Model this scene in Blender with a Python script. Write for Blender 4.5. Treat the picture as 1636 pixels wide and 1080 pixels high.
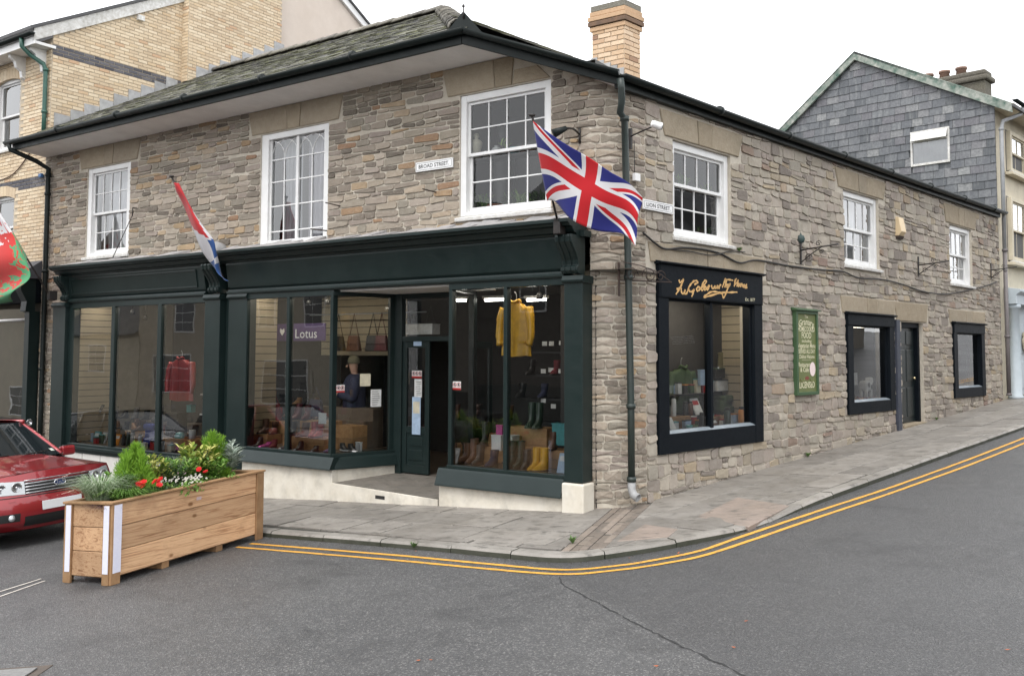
import bpy, bmesh, math, random
from mathutils import Vector, Matrix, noise as mnoise
from math import sin, cos, pi, radians, sqrt, atan2
S = bpy.context.scene
for o in list(bpy.data.objects): bpy.data.objects.remove(o)
COL = S.collection
# ------------------------------------------------------------------ camera
F_, CX, CY, TILT, ROLL, EYE = 1440.0, 818.0, 480.0, radians(3.36), radians(-0.2), 1.95
cd = bpy.data.cameras.new('camera'); cam = bpy.data.objects.new('camera', cd); COL.objects.link(cam)
cd.sensor_width = 36; cd.lens = F_ / 1636 * 36; cd.shift_y = -(540 - CY) / 1636; cd.clip_end = 2000; cd.clip_start = 0.05
cam.matrix_world = Matrix.Translation((0, 0, EYE)) @ Matrix.Rotation(pi/2 + TILT, 4, 'X') @ Matrix.Rotation(-ROLL, 4, 'Z')
S.camera = cam
# ------------------------------------------------------------------ sky and sun (bright overcast)
SUN_EL, SUN_AZ = radians(58), radians(200)
w = bpy.data.worlds.new('World'); S.world = w; w.use_nodes = True
nt = w.node_tree; bg = nt.nodes['Background']
sk = nt.nodes.new('ShaderNodeTexSky'); sk.sky_type = 'NISHITA'; sk.sun_disc = False
sk.sun_elevation = SUN_EL; sk.sun_rotation = SUN_AZ; sk.air_density = 1.0; sk.dust_density = 1.0; sk.ozone_density = 1.0; sk.altitude = 0
hs = nt.nodes.new('ShaderNodeHueSaturation'); hs.inputs['Saturation'].default_value = 0.07
mxs = nt.nodes.new('ShaderNodeMixRGB'); mxs.inputs[0].default_value = .8; mxs.inputs[2].default_value = (8.6, 8.75, 9.0, 1)   # even cloud deck over the clear sky
nt.links.new(sk.outputs[0], hs.inputs['Color']); nt.links.new(hs.outputs[0], mxs.inputs[1]); nt.links.new(mxs.outputs[0], bg.inputs['Color'])
bg.inputs['Strength'].default_value = 0.12
sl = bpy.data.lights.new('sun', 'SUN'); sl.energy = 0.9; sl.angle = radians(25); sl.color = (1.0, 0.97, 0.93)
so = bpy.data.objects.new('sun', sl); COL.objects.link(so); so.location = (0, -10, 30)
sdir = Vector((sin(SUN_AZ)*cos(SUN_EL), cos(SUN_AZ)*cos(SUN_EL), sin(SUN_EL)))
so.rotation_euler = (-sdir).to_track_quat('-Z', 'Y').to_euler()
S.render.engine = 'CYCLES'
S.view_settings.view_transform = 'Standard'; S.view_settings.look = 'None'; S.view_settings.gamma = 1
S.view_settings.exposure = 1.17
S.cycles.max_bounces = 8; S.cycles.transparent_max_bounces = 16; S.cycles.glossy_bounces = 3; S.cycles.diffuse_bounces = 4
S.cycles.caustics_reflective = False; S.cycles.caustics_refractive = False
# ------------------------------------------------------------------ survey: pixels of the photograph to points on known planes
YB, YL = radians(34.08), radians(45.25)
V = Vector
def ray(px, py):
    x, y = (px - CX) / F_, -(py - CY) / F_
    c, s = cos(-ROLL), sin(-ROLL); x, y = c*x - s*y, s*x + c*y
    return V((x, cos(TILT) - y*sin(TILT), sin(TILT) + y*cos(TILT)))
CAM = V((0, 0, EYE))
dB = V((-cos(YB), sin(YB), 0)); dL = V((cos(YL), sin(YL), 0))
nB = V((-sin(YB), -cos(YB), 0)); nL = V((sin(YL), -cos(YL), 0))
_r = ray(985, 812); CN = CAM + _r * (11.2 / _r.y); CN.z = 0
def hit(px, py, P, n):
    r = ray(px, py); return CAM + r * ((P - CAM).dot(n) / r.dot(n))
class Fr:
    def __init__(s, O, d, n): s.O = O.copy(); s.O.z = 0; s.d = d; s.n = n
    def P(s, u, o, z): q = s.O + s.d*u + s.n*o; return V((q.x, q.y, z))
    def on(s, px, py, off=0):
        p = hit(px, py, s.O + s.n*off, s.n); q = p - s.O; return q.dot(s.d), p.z
    def u(s, px, py, off=0): return s.on(px, py, off)[0]
    def uv(s, p): q = p - s.O; return q.dot(s.d), q.dot(s.n)
FB, FL = Fr(CN, dB, nB), Fr(CN, dL, nL)
def zp(x, y):                                   # pavement plane; rises to the right
    x = max(-30, min(45, x)); y = max(-40, min(60, y))
    return .03 + .0747*(x - 1.29) + .0034*(y - 11.2)
KH = 0.072
def zr(x, y): return zp(x, y) - KH
def onP(px, py, dz=0.0):
    return hit(px, py, V((1.29, 11.2, .03 + dz)), V((-.0747, -.0034, 1)))
def onR(px, py): return onP(px, py, -KH)
# ------------------------------------------------------------------ object helpers
def tag(o, label=None, cat=None, group=None, kind=None):
    if label: o['label'] = label
    if cat: o['category'] = cat
    if group: o['group'] = group
    if kind: o['kind'] = kind
    return o
def thing(name, label, cat, loc=(0, 0, 0), group=None, rot=None):
    o = bpy.data.objects.new(name, None); COL.objects.link(o); o.empty_display_size = .1
    o.location = loc
    if rot: o.rotation_euler = rot
    return tag(o, label, cat, group)
def world_mat(o):
    m = o.matrix_basis.copy()
    if o.parent: m = world_mat(o.parent) @ o.matrix_parent_inverse @ m
    return m
def link(name, me, mats, parent=None, center=True):
    if center and len(me.vertices):
        n = len(me.vertices); c = V((0, 0, 0))
        lo = V((1e9,)*3); hi = V((-1e9,)*3)
        for v in me.vertices:
            for k in range(3):
                lo[k] = min(lo[k], v.co[k]); hi[k] = max(hi[k], v.co[k])
        c = (lo + hi)/2; c.z = lo.z
        me.transform(Matrix.Translation(-c))
    else: c = V((0, 0, 0))
    o = bpy.data.objects.new(name, me); COL.objects.link(o); o.location = c
    for m in (mats if isinstance(mats, (list, tuple)) else [mats]): me.materials.append(m)
    if parent:
        o.parent = parent; o.matrix_parent_inverse = world_mat(parent).inverted()
    return o
class MB:
    """collects faces in world space, then links them as one mesh object"""
    def __init__(s): s.v = []; s.f = []; s.r = []; s.m = []; s.cr = 0.0; s.cm = 0; s.sm = []; s.smooth = False
    def add(s, vs, fs):
        b = len(s.v); s.v += [tuple(v) for v in vs]; s.r += [s.cr]*len(vs)
        s.f += [tuple(b + i for i in f) for f in fs]; s.m += [s.cm]*len(fs); s.sm += [s.smooth]*len(fs)
        return s
    def quad(s, a, b, c, d): return s.add([a, b, c, d], [(0, 1, 2, 3)])
    def poly(s, pts): return s.add(pts, [tuple(range(len(pts)))])
    def hexa(s, p):      # 8 points: bottom 4 round, top 4 round
        return s.add(p, [(3, 2, 1, 0), (4, 5, 6, 7), (0, 1, 5, 4), (1, 2, 6, 5), (2, 3, 7, 6), (3, 0, 4, 7)])
    def box(s, fr, u0, u1, o0, o1, z0, z1, z0b=None, z1b=None):
        P = fr.P; zb0 = z0 if z0b is None else z0b; zb1 = z1 if z1b is None else z1b   # z*b: heights at the u1 end
        return s.hexa([P(u0, o0, z0), P(u1, o0, zb0), P(u1, o1, zb0), P(u0, o1, z0), P(u0, o0, z1), P(u1, o0, zb1), P(u1, o1, zb1), P(u0, o1, z1)])
    def obox(s, c, ax, ay, az):     # centre and three half axes
        c = V(c); ax, ay, az = V(ax), V(ay), V(az)
        return s.hexa([c-ax-ay-az, c+ax-ay-az, c+ax+ay-az, c-ax+ay-az, c-ax-ay+az, c+ax-ay+az, c+ax+ay+az, c-ax+ay+az])
    def prism(s, fr, prof, u0, u1):  # (off, z) profile swept along u
        n = len(prof); a = [fr.P(u0, o, z) for o, z in prof]; b = [fr.P(u1, o, z) for o, z in prof]
        return s.add(a + b, [(i, (i+1) % n, n + (i+1) % n, n + i) for i in range(n)] + [tuple(range(n))[::-1], tuple(range(n, 2*n))])
    def extr(s, pts, d):             # planar polygon given a thickness vector
        n = len(pts); pts = [V(p) for p in pts]; d = V(d)
        return s.add(pts + [p + d for p in pts], [tuple(range(n))[::-1], tuple(range(n, 2*n))] + [(i, (i+1) % n, n + (i+1) % n, n + i) for i in range(n)])
    def tube(s, pts, r, seg=8, cap=True, flat=None):
        pts = [V(p) for p in pts]; n = len(pts); rr = r if isinstance(r, (list, tuple)) else [r]*n
        vs = []; prev = None
        for i, p in enumerate(pts):
            t = (pts[min(i+1, n-1)] - pts[max(i-1, 0)])
            if t.length < 1e-9: t = V((0, 0, 1))
            t.normalize()
            if prev is None: a = t.orthogonal().normalized()
            else:
                a = prev - t*prev.dot(t)
                a = a.normalized() if a.length > 1e-6 else t.orthogonal().normalized()
            prev = a; b = t.cross(a)
            for k in range(seg):
                q = 2*pi*k/seg; vs.append(p + a*cos(q)*rr[i] + b*sin(q)*rr[i]*(flat or 1))
        fs = [(i*seg + k, i*seg + (k+1) % seg, (i+1)*seg + (k+1) % seg, (i+1)*seg + k) for i in range(n-1) for k in range(seg)]
        if cap: fs += [tuple(range(seg))[::-1], tuple(range((n-1)*seg, n*seg))]
        sm = s.smooth; s.smooth = True; s.add(vs, fs); s.smooth = sm; return s
    def lathe(s, c, prof, seg=14, ax=None, sx=1, sy=1):   # (r, h) profile about an upright axis at c
        c = V(c); vs = []; n = len(prof)
        M3 = (V(ax).normalized().to_track_quat('Z', 'Y').to_matrix() if ax else None)
        for r, h in prof:
            for k in range(seg):
                q = 2*pi*k/seg; p = V((r*cos(q)*sx, r*sin(q)*sy, h))
                vs.append(c + (M3 @ p if M3 else p))
        fs = [(i*seg + k, i*seg + (k+1) % seg, (i+1)*seg + (k+1) % seg, (i+1)*seg + k) for i in range(n-1) for k in range(seg)]
        fs += [tuple(range(seg))[::-1], tuple(range((n-1)*seg, n*seg))]
        sm = s.smooth; s.smooth = True; s.add(vs, fs); s.smooth = sm; return s
    def grid(s, fn, nu, nv):
        vs = [fn(i/nu, j/nv) for j in range(nv+1) for i in range(nu+1)]
        fs = [(j*(nu+1)+i, j*(nu+1)+i+1, (j+1)*(nu+1)+i+1, (j+1)*(nu+1)+i) for j in range(nv) for i in range(nu)]
        sm = s.smooth; s.smooth = True; s.add(vs, fs); s.smooth = sm; return s
    def build(s, name, mats, parent=None, bev=0, recalc=True, center=True, solid=0, sub=0):
        me = bpy.data.meshes.new(name); me.from_pydata(s.v, [], s.f)
        at = me.attributes.new('rnd', 'FLOAT', 'POINT'); at.data.foreach_set('value', s.r)
        me.polygons.foreach_set('material_index', s.m); me.polygons.foreach_set('use_smooth', s.sm)
        if recalc:
            bm = bmesh.new(); bm.from_mesh(me); bmesh.ops.recalc_face_normals(bm, faces=bm.faces); bm.to_mesh(me); bm.free()
        o = link(name, me, mats, parent, center)
        if solid: md = o.modifiers.new('solid', 'SOLIDIFY'); md.thickness = solid; md.offset = 0
        if sub: md = o.modifiers.new('sub', 'SUBSURF'); md.levels = sub; md.render_levels = sub
        if bev: md = o.modifiers.new('bevel', 'BEVEL'); md.width = bev; md.segments = 2; md.limit_method = 'ANGLE'; md.angle_limit = radians(40)
        return o
def pieces(name, plist, mat, parent, limit=300):
    """plist: (verts, faces, rnd). The pieces that show largest become objects, the rest one joined part."""
    def sz(p):
        a = p[0]; c = sum((V(q) for q in a), V((0, 0, 0)))/len(a)
        ext = max((V(q) - c).length for q in a)
        d = c - CAM
        if d.y < .1: return 0
        px, py = CX + F_*d.x/d.y, 565 - F_*d.z/d.y
        vis = 1 if (-40 < px < 1680 and -40 < py < 1120) else .05
        return ext/d.length*vis
    plist = sorted(plist, key=sz, reverse=True)
    for v, f, r in plist[:limit]:
        b = MB(); b.cr = r; b.add(v, f); b.build(name, mat, parent, recalc=False)
    if len(plist) > limit:
        b = MB()
        for v, f, r in plist[limit:]: b.cr = r; b.add(v, f)
        o = b.build(name, mat, parent, recalc=False); o['kind'] = 'stuff'
rng = random.Random(7)
def U(a, b): return rng.uniform(a, b)
def copy_tree(o, parent=None):
    c = o.copy(); COL.objects.link(c)
    if parent: c.parent = parent
    for ch in [x for x in bpy.data.objects if x.parent == o]: copy_tree(ch, c)
    return c
# ------------------------------------------------------------------ materials
class N:
    def __init__(s, name):
        s.mat = bpy.data.materials.new(name); s.mat.use_nodes = True; s.nt = s.mat.node_tree
        s.b = s.nt.nodes['Principled BSDF']; s.out = s.nt.nodes['Material Output']
    def new(s, t, **kw):
        n = s.nt.nodes.new('ShaderNode' + t)
        for k, v in kw.items(): setattr(n, k, v)
        return n
    def L(s, a, b): s.nt.links.new(a, b)
    def inp(s, sock, v):
        if hasattr(v, 'is_linked') or isinstance(v, bpy.types.NodeSocket): s.L(v, sock)
        else: sock.default_value = v
    def pos(s):
        if not hasattr(s, '_pos'): s._pos = s.new('NewGeometry').outputs['Position']
        return s._pos
    def uv(s): return s.new('UVMap').outputs[0]
    def noise(s, scale, detail=4, rough=.55, vec=None, dist=0):
        n = s.new('TexNoise'); n.inputs['Scale'].default_value = scale; n.inputs['Detail'].default_value = detail
        n.inputs['Roughness'].default_value = rough; n.inputs['Distortion'].default_value = dist
        s.L(vec or s.pos(), n.inputs['Vector']); return n.outputs[0]
    def scalev(s, v, sc):
        n = s.new('Mapping'); n.inputs['Scale'].default_value = sc; s.L(v or s.pos(), n.inputs['Vector']); return n.outputs[0]
    def math(s, op, a, b=0.0, clamp=False):
        n = s.new('Math', operation=op, use_clamp=clamp); s.inp(n.inputs[0], a); s.inp(n.inputs[1], b); return n.outputs[0]
    def ramp(s, fac, stops, interp='LINEAR'):
        n = s.new('ValToRGB'); cr = n.color_ramp; cr.interpolation = interp
        while len(cr.elements) < len(stops): cr.elements.new(.5)
        for e, (p, c) in zip(cr.elements, stops):
            e.position = p; e.color = (c if len(c) == 4 else tuple(c) + (1,)) if isinstance(c, tuple) else (c, c, c, 1)
        s.L(fac, n.inputs[0]); return n.outputs[0]
    def mix(s, fac, a, b, mode='MIX'):
        n = s.new('MixRGB', blend_type=mode); s.inp(n.inputs[0], fac)
        for i, c in ((1, a), (2, b)):
            if isinstance(c, tuple): n.inputs[i].default_value = c if len(c) == 4 else c + (1,)
            elif isinstance(c, (int, float)): n.inputs[i].default_value = (c, c, c, 1)
            else: s.L(c, n.inputs[i])
        return n.outputs[0]
    def attr(s, name='rnd'): return s.new('Attribute', attribute_name=name).outputs['Fac']
    def bump(s, h, strength=.3, dist=.01):
        n = s.new('Bump'); n.inputs['Strength'].default_value = strength; n.inputs['Distance'].default_value = dist
        s.L(h, n.inputs['Height']); s.L(n.outputs[0], s.b.inputs['Normal']); return n.outputs[0]
    def col(s, c): s.inp(s.b.inputs['Base Color'], c if not isinstance(c, tuple) else (c if len(c) == 4 else c + (1,)))
    def set(s, rough=None, metal=None, spec=None):
        if rough is not None: s.inp(s.b.inputs['Roughness'], rough)
        if metal is not None: s.inp(s.b.inputs['Metallic'], metal)
        if spec is not None: s.inp(s.b.inputs['Specular IOR Level'], spec)
        return s
MATS = {}
def pm(name, c1, c2=None, scale=6, rough=.6, bump=.15, bscale=60, metal=0, var=0, dirt=0, spec=.5, bdist=.004):
    """paint / wood / metal: two tones in noise, per-piece variation from 'rnd', fine bump, some grime"""
    if name in MATS: return MATS[name]
    n = N(name); c2 = c2 or tuple(x*.8 for x in c1)
    c = n.mix(n.ramp(n.noise(scale, 6, .6), [(.3, 0.0), (.7, 1.0)]), c1, c2)
    if var:
        k = n.math('MULTIPLY_ADD', n.attr(), var); n.nt.nodes[-1].inputs[2].default_value = 1 - var/2
        c = n.mix(1.0, c, k, 'MULTIPLY')
    if dirt: c = n.mix(n.math('MULTIPLY', n.ramp(n.noise(2.3, 8, .7), [(.45, 0.0), (.75, 1.0)]), dirt), c, (.05, .045, .035))
    n.col(c); n.set(n.math('MULTIPLY_ADD', n.noise(scale*3, 3), .25), metal, spec)
    n.b.inputs['Roughness'].links[0].from_node.inputs[2].default_value = rough - .12
    if bump: n.bump(n.noise(bscale, 4), bump, bdist)
    MATS[name] = n.mat; return n.mat
def flat(name, c, rough=.5, metal=0):
    if name in MATS: return MATS[name]
    return pm(name, c, tuple(x*.86 for x in c), 9, rough, .05, 80, metal)
def emit(name, c, st):
    if name in MATS: return MATS[name]
    n = N(name); n.col((.8, .8, .8)); n.b.inputs['Emission Color'].default_value = c + (1,); n.b.inputs['Emission Strength'].default_value = st
    MATS[name] = n.mat; return n.mat
def glass(name, tint=(.9, .93, .93), boost=1.0, rough=0.0, wav=.02):
    n = N(name); n.nt.nodes.remove(n.b)
    tr = n.new('BsdfTransparent'); tr.inputs[0].default_value = tint + (1,)
    gl = n.new('BsdfGlossy'); gl.inputs['Roughness'].default_value = rough; gl.inputs['Color'].default_value = (1, 1, 1, 1)
    fr = n.new('Fresnel'); fr.inputs['IOR'].default_value = 1.52
    bp = n.new('Bump'); bp.inputs['Strength'].default_value = wav; bp.inputs['Distance'].default_value = .05
    n.L(n.noise(1.6, 1), bp.inputs['Height']); n.L(bp.outputs[0], gl.inputs['Normal'])
    f = n.math('MULTIPLY', fr.outputs[0], boost, True)
    mx = n.new('MixShader'); n.L(f, mx.inputs[0]); n.L(tr.outputs[0], mx.inputs[1]); n.L(gl.outputs[0], mx.inputs[2])
    n.L(mx.outputs[0], n.out.inputs['Surface']); MATS[name] = n.mat; return n.mat
# ------------------------------------------------------------------ surface materials
def stone_mat(name, stops, moss=.25, pale=.3):
    n = N(name); r = n.attr()
    c = n.ramp(r, stops)
    c = n.mix(n.ramp(n.noise(9, 6, .65), [(.3, 0.0), (.75, .55)]), c, n.mix(1.0, c, (.62, .58, .55), 'MULTIPLY'))
    c = n.mix(n.ramp(n.noise(38, 5, .7), [(.5, 0.0), (.72, pale)]), c, (.50, .47, .42))
    c = n.mix(n.ramp(n.noise(1.1, 7, .65), [(.52, 0.0), (.72, moss)]), c, (.13, .125, .085))
    c = n.mix(n.ramp(n.noise(55, 4, .8), [(.58, 0.0), (.75, .6)]), c, n.mix(1.0, c, (.45, .43, .42), 'MULTIPLY'))
    n.col(c); n.set(.86, 0, .25)
    h = n.math('ADD', n.noise(22, 6, .7), n.math('MULTIPLY', n.noise(90, 3), .35)); n.bump(h, .7, .02); return n.mat
STN = [(0.0, (0.148, 0.126, 0.103)), (.15, (0.249, 0.211, 0.173)), (.3, (0.336, 0.286, 0.234)), (.45, (0.261, 0.234, 0.191)), (.58, (0.387, 0.328, 0.259)), (.7, (0.285, 0.239, 0.209)), (.84, (0.424, 0.367, 0.304)), (.95, (0.377, 0.271, 0.163)), (1.0, (0.295, 0.180, 0.114))]
STL = [(0.0, (0.200, 0.173, 0.151)), (.2, (0.314, 0.275, 0.239)), (.4, (0.425, 0.381, 0.322)), (.55, (0.347, 0.293, 0.256)), (.7, (0.466, 0.417, 0.346)), (.85, (0.337, 0.309, 0.260)), (.96, (0.426, 0.348, 0.245)), (1.0, (0.273, 0.194, 0.164))]
m_stone = stone_mat('rubble_stone_broad', STN); m_stoneL = stone_mat('rubble_stone_lion', STL, .2)
m_lintel = stone_mat('lintel_sandstone', [(0.0, (0.307, 0.254, 0.181)), (.5, (0.389, 0.326, 0.240)), (1.0, (0.338, 0.287, 0.217))], .3, .2)
n = N('lime_mortar'); c = n.mix(n.ramp(n.noise(5, 8, .7), [(.3, 0.0), (.7, 1.0)]), (.57, .52, .44), (.44, .395, .325))
c = n.mix(n.ramp(n.noise(.9, 6, .6), [(.55, 0.0), (.8, .5)]), c, (.30, .275, .22)); n.col(c); n.set(.92, 0, .2)
n.bump(n.noise(60, 6, .75), .8, .015); m_mortar = n.mat
n = N('roof_slate_mossy'); r = n.attr()
c = n.ramp(r, [(0.0, (.055, .055, .052)), (.3, (.105, .105, .095)), (.6, (.16, .155, .13)), (.85, (.12, .115, .12)), (1.0, (.24, .23, .20))])
c = n.mix(n.ramp(n.noise(3.2, 7, .7), [(.46, 0.0), (.68, .85)]), c, (.17, .175, .075))
c = n.mix(n.ramp(n.noise(14, 5, .75), [(.55, 0.0), (.72, .7)]), c, (.36, .35, .29)); n.col(c); n.set(.8, 0, .25); n.bump(n.noise(40, 5, .7), .6, .012); m_slate = n.mat
n = N('wall_slate'); r = n.attr()
c = n.ramp(r, [(0.0, (.085, .092, .10)), (.3, (.125, .132, .145)), (.6, (.165, .172, .182)), (.85, (.145, .14, .155)), (1.0, (.27, .275, .275))])
sv = n.scalev(None, (3, 3, .5)); c = n.mix(n.ramp(n.noise(4, 6, .7, sv), [(.5, 0.0), (.75, .55)]), c, (.33, .335, .33))
c = n.mix(n.ramp(n.noise(18, 6, .7), [(.35, .55), (.6, 0.0)]), c, (.07, .075, .085)); n.col(c); n.set(.6, 0, .4); n.bump(n.noise(30, 5, .7), .4, .008); m_wslate = n.mat
def brick_mat(name, stops, dirt=.4):
    n = N(name); r = n.attr(); c = n.ramp(r, stops)
    c = n.mix(n.ramp(n.noise(25, 5, .7), [(.45, 0.0), (.75, .4)]), c, n.mix(1.0, c, (.6, .52, .45), 'MULTIPLY'))
    c = n.mix(n.ramp(n.noise(1.3, 7, .7), [(.55, 0.0), (.8, dirt)]), c, (.12, .10, .07)); n.col(c); n.set(.8, 0, .3); n.bump(n.noise(90, 4), .4, .006); return n.mat
m_ybrick = brick_mat('yellow_brick', [(0.0, (0.550, 0.431, 0.297)), (.4, (0.660, 0.536, 0.379)), (.75, (0.720, 0.609, 0.452)), (.93, (0.620, 0.484, 0.320)), (1.0, (0.550, 0.367, 0.237))], .18)
m_cbrick = brick_mat('chimney_brick', [(0.0, (0.504, 0.340, 0.212)), (.4, (0.621, 0.453, 0.307)), (.75, (0.679, 0.525, 0.378)), (.92, (0.504, 0.330, 0.212)), (1.0, (0.272, 0.165, 0.118))], .6)
m_bbrick = brick_mat('blue_brick', [(0.0, (.075, .075, .09)), (.6, (.11, .11, .125)), (1.0, (.16, .155, .165))], .2)
m_bmortar = pm('brick_mortar', (.50, .43, .34), (.40, .34, .26), 8, .9, .3, 80)
# asphalt: aggregate specks, tyre polish and damp patches; the Lion Street lane is a smoother, darker lay on the far side of the joint
n = N('asphalt'); vo = n.new('TexVoronoi'); vo.inputs['Scale'].default_value = 88; n.L(n.pos(), vo.inputs['Vector'])
v2 = n.new('TexVoronoi'); v2.inputs['Scale'].default_value = 170; n.L(n.pos(), v2.inputs['Vector'])
j0, j1 = onR(893, 921), onR(1190, 1080); jd = (j1 - j0).normalized(); jn = V((-jd.y, jd.x, 0)); jn = jn if jn.x > 0 else -jn
dt = n.new('VectorMath', operation='DOT_PRODUCT'); n.L(n.pos(), dt.inputs[0]); dt.inputs[1].default_value = jn
side = n.math('SUBTRACT', dt.outputs['Value'], j0.dot(jn)); side = n.ramp(n.math('ADD', side, n.math('MULTIPLY', n.noise(3, 4), .06)), [(.0, 0.0), (.06, 1.0)])
spk = n.ramp(vo.outputs['Color'], [(.0, 0.0), (.70, 0.0), (.80, .5), (1.0, 1.0)]); sp2 = n.ramp(v2.outputs['Color'], [(.55, 0.0), (.85, 1.0)])
big = n.ramp(n.noise(.45, 6, .6), [(.32, 0.0), (.68, 1.0)])
c = n.mix(big, (.066, .066, .068), (.100, .100, .101)); c = n.mix(n.math('MULTIPLY', side, .45), c, (.050, .051, .055))
c = n.mix(n.ramp(n.noise(38, 5, .75), [(.36, .6), (.58, 0.0)]), c, (.028, .028, .030))
c = n.mix(n.math('MULTIPLY', sp2, .28), c, (.22, .215, .205))
c = n.mix(n.math('MULTIPLY', spk, n.math('SUBTRACT', .62, n.math('MULTIPLY', side, .30))), c, (.36, .35, .335))
c = n.mix(n.ramp(n.noise(.9, 7, .7, None, .8), [(.52, 0.0), (.70, .65)]), c, (.040, .040, .042)); n.col(c)
n.set(n.math('ADD', n.math('SUBTRACT', n.ramp(n.noise(.7, 5, .6), [(.3, .29), (.7, .48)]), n.math('MULTIPLY', side, .08)), n.math('MULTIPLY', n.noise(60, 3), .16)), 0, .5)
n.bump(n.math('ADD', vo.outputs['Distance'], n.math('MULTIPLY', n.noise(70, 4, .7), 1.4)), .75, .014); m_road = n.mat
def flag_mat(name, c1, c2, var=.35, algae=False):
    n = N(name); c = n.mix(n.ramp(n.noise(3.5, 7, .65), [(.3, 0.0), (.7, 1.0)]), c1, c2)
    k = n.math('MULTIPLY_ADD', n.attr(), var); n.nt.nodes[-1].inputs[2].default_value = 1 - var/2; c = n.mix(1.0, c, k, 'MULTIPLY')
    st = n.scalev(None, (1, 1.6, 1)); c = n.mix(n.ramp(n.noise(5.5, 4, .55, st, .6), [(.55, 0.0), (.68, .72)]), c, (.072, .068, .060)); c = n.mix(n.ramp(n.noise(1.2, 7, .7), [(.45, 0.0), (.75, .5)]), c, (.115, .10, .08))
    c = n.mix(n.ramp(n.noise(75, 4, .8), [(.55, 0.0), (.75, .5)]), c, (.34, .325, .30))
    if algae:      # dark algae film grown on the upright face
        sx = n.new('SeparateXYZ'); n.L(n.new('NewGeometry').outputs['Normal'], sx.inputs[0])
        c = n.mix(n.math('MULTIPLY', n.math('LESS_THAN', sx.outputs[2], .5), n.ramp(n.noise(6, 5, .7), [(.25, 1.0), (.75, .8)])), c, (.030, .034, .020))
    n.col(c); n.set(n.ramp(n.noise(4.5, 5), [(.35, .42), (.65, .72)]), 0, .45); n.bump(n.math('ADD', n.noise(50, 5, .7), n.noise(7, 4)), .35, .01); return n.mat
m_flag = flag_mat('paving_flag', (.245, .226, .204), (.175, .160, .143)); m_kerb = flag_mat('kerb_stone', (.28, .26, .235), (.21, .195, .175), .3, True)
m_pink = flag_mat('pink_concrete', (.29, .228, .19), (.22, .18, .155), .2); m_sett = flag_mat('drain_sett', (.23, .185, .15), (.165, .14, .12), .5)
m_joint = pm('paving_joint', (.055, .052, .042), (.03, .03, .025), 12, .9, .4, 70)
n = N('yellow_line_paint'); wr = n.ramp(n.noise(26, 6, .75), [(.54, 0.0), (.66, .85)])
n.col(n.mix(wr, n.mix(n.noise(4, 3), (.68, .36, .055), (.60, .30, .045)), (.10, .095, .085))); n.set(.6, 0, .4); n.bump(n.noise(95, 3), .5, .008); m_yline = n.mat
m_wline = pm('white_line_paint', (.62, .58, .52), (.42, .38, .34), 18, .7, .3, 90)
m_green = pm('dark_green_paint', (.0075, .0155, .0148), (.0120, .0215, .0205), 2.5, .36, .12, 40, 0, 0, .0, .32)
m_gutter = pm('gutter_iron_paint', (.006, .010, .0095), (.011, .015, .014), 5, .45, .2, 50, 0, 0, .05, .22)
m_navy = pm('shop_frame_black_paint', (.0035, .0055, .0085), (.0055, .008, .011), 6, .55, .2, 40, 0, 0, .0, .10)
m_white = pm('white_gloss_paint', (.78, .78, .775), (.72, .715, .70), 5, .4, .15, 50, 0, 0, .10)
m_peel = pm('white_peeling_paint', (.74, .735, .72), (.50, .48, .44), 14, .7, .4, 60, 0, 0, .35)
m_plinth = pm('cream_plinth_paint', (.68, .64, .56), (.58, .53, .44), 4, .7, .5, 30, 0, 0, .42)
m_soffit = pm('soffit_render', (.86, .845, .82), (.80, .785, .76), 3, .85, .3, 40, 0, 0, .12)
m_lead = pm('lead_sheet', (.30, .30, .305), (.44, .44, .44), 7, .6, .3, 30, 0, .3, .2)
m_iron = pm('black_iron', (.012, .012, .012), (.03, .022, .018), 12, .55, .3, 60)
m_rust = pm('rusty_iron', (.06, .035, .025), (.025, .02, .02), 20, .8, .4, 70)
m_cable = flat('black_cable', (.018, .016, .015), .6)
m_dark = flat('dark_interior', (.020, .019, .018), .9)
m_glass = glass('window_glass', (.96, .98, .98), 1.8, 0.0, .02)
m_glass_in = glass('corner_window_glass', (.95, .97, .97), 1.2, 0.0, .10)
m_glass_up = glass('old_window_glass', (.95, .97, .97), 2.3, 0.0, .10)
# ------------------------------------------------------------------ ground: road sheet, pavement, kerbs, lines
xs = [-150, -60, -30] + [-27 + 3*i for i in range(25)] + [75, 150]; ys = [-150, -70, -40] + [-36 + 4*i for i in range(24)] + [80, 160]
b = MB(); vs = [(x, y, zr(x, y)) for y in ys for x in xs]; nx = len(xs)
b.add(vs, [(j*nx+i, j*nx+i+1, (j+1)*nx+i+1, (j+1)*nx+i) for j in range(len(ys)-1) for i in range(nx-1)])
road = b.build('road', m_road, recalc=False, center=False); tag(road, 'damp grey asphalt road with fine pale aggregate', None, None, 'structure')
def cat(p, n=8):       # Catmull-Rom through points
    p = [V(q) for q in p]; p = [p[0]*2 - p[1]] + p + [p[-1]*2 - p[-2]]; out = []
    for i in range(1, len(p)-2):
        for k in range(n):
            t = k/n; a, b_, c, d = p[i-1], p[i], p[i+1], p[i+2]
            out.append(.5*((2*b_) + (c-a)*t + (2*a-5*b_+4*c-d)*t*t + (3*b_-a-3*c+d)*t**3))
    return out + [p[-2]]
def P2(v): return V((v[0], v[1], 0))
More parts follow.
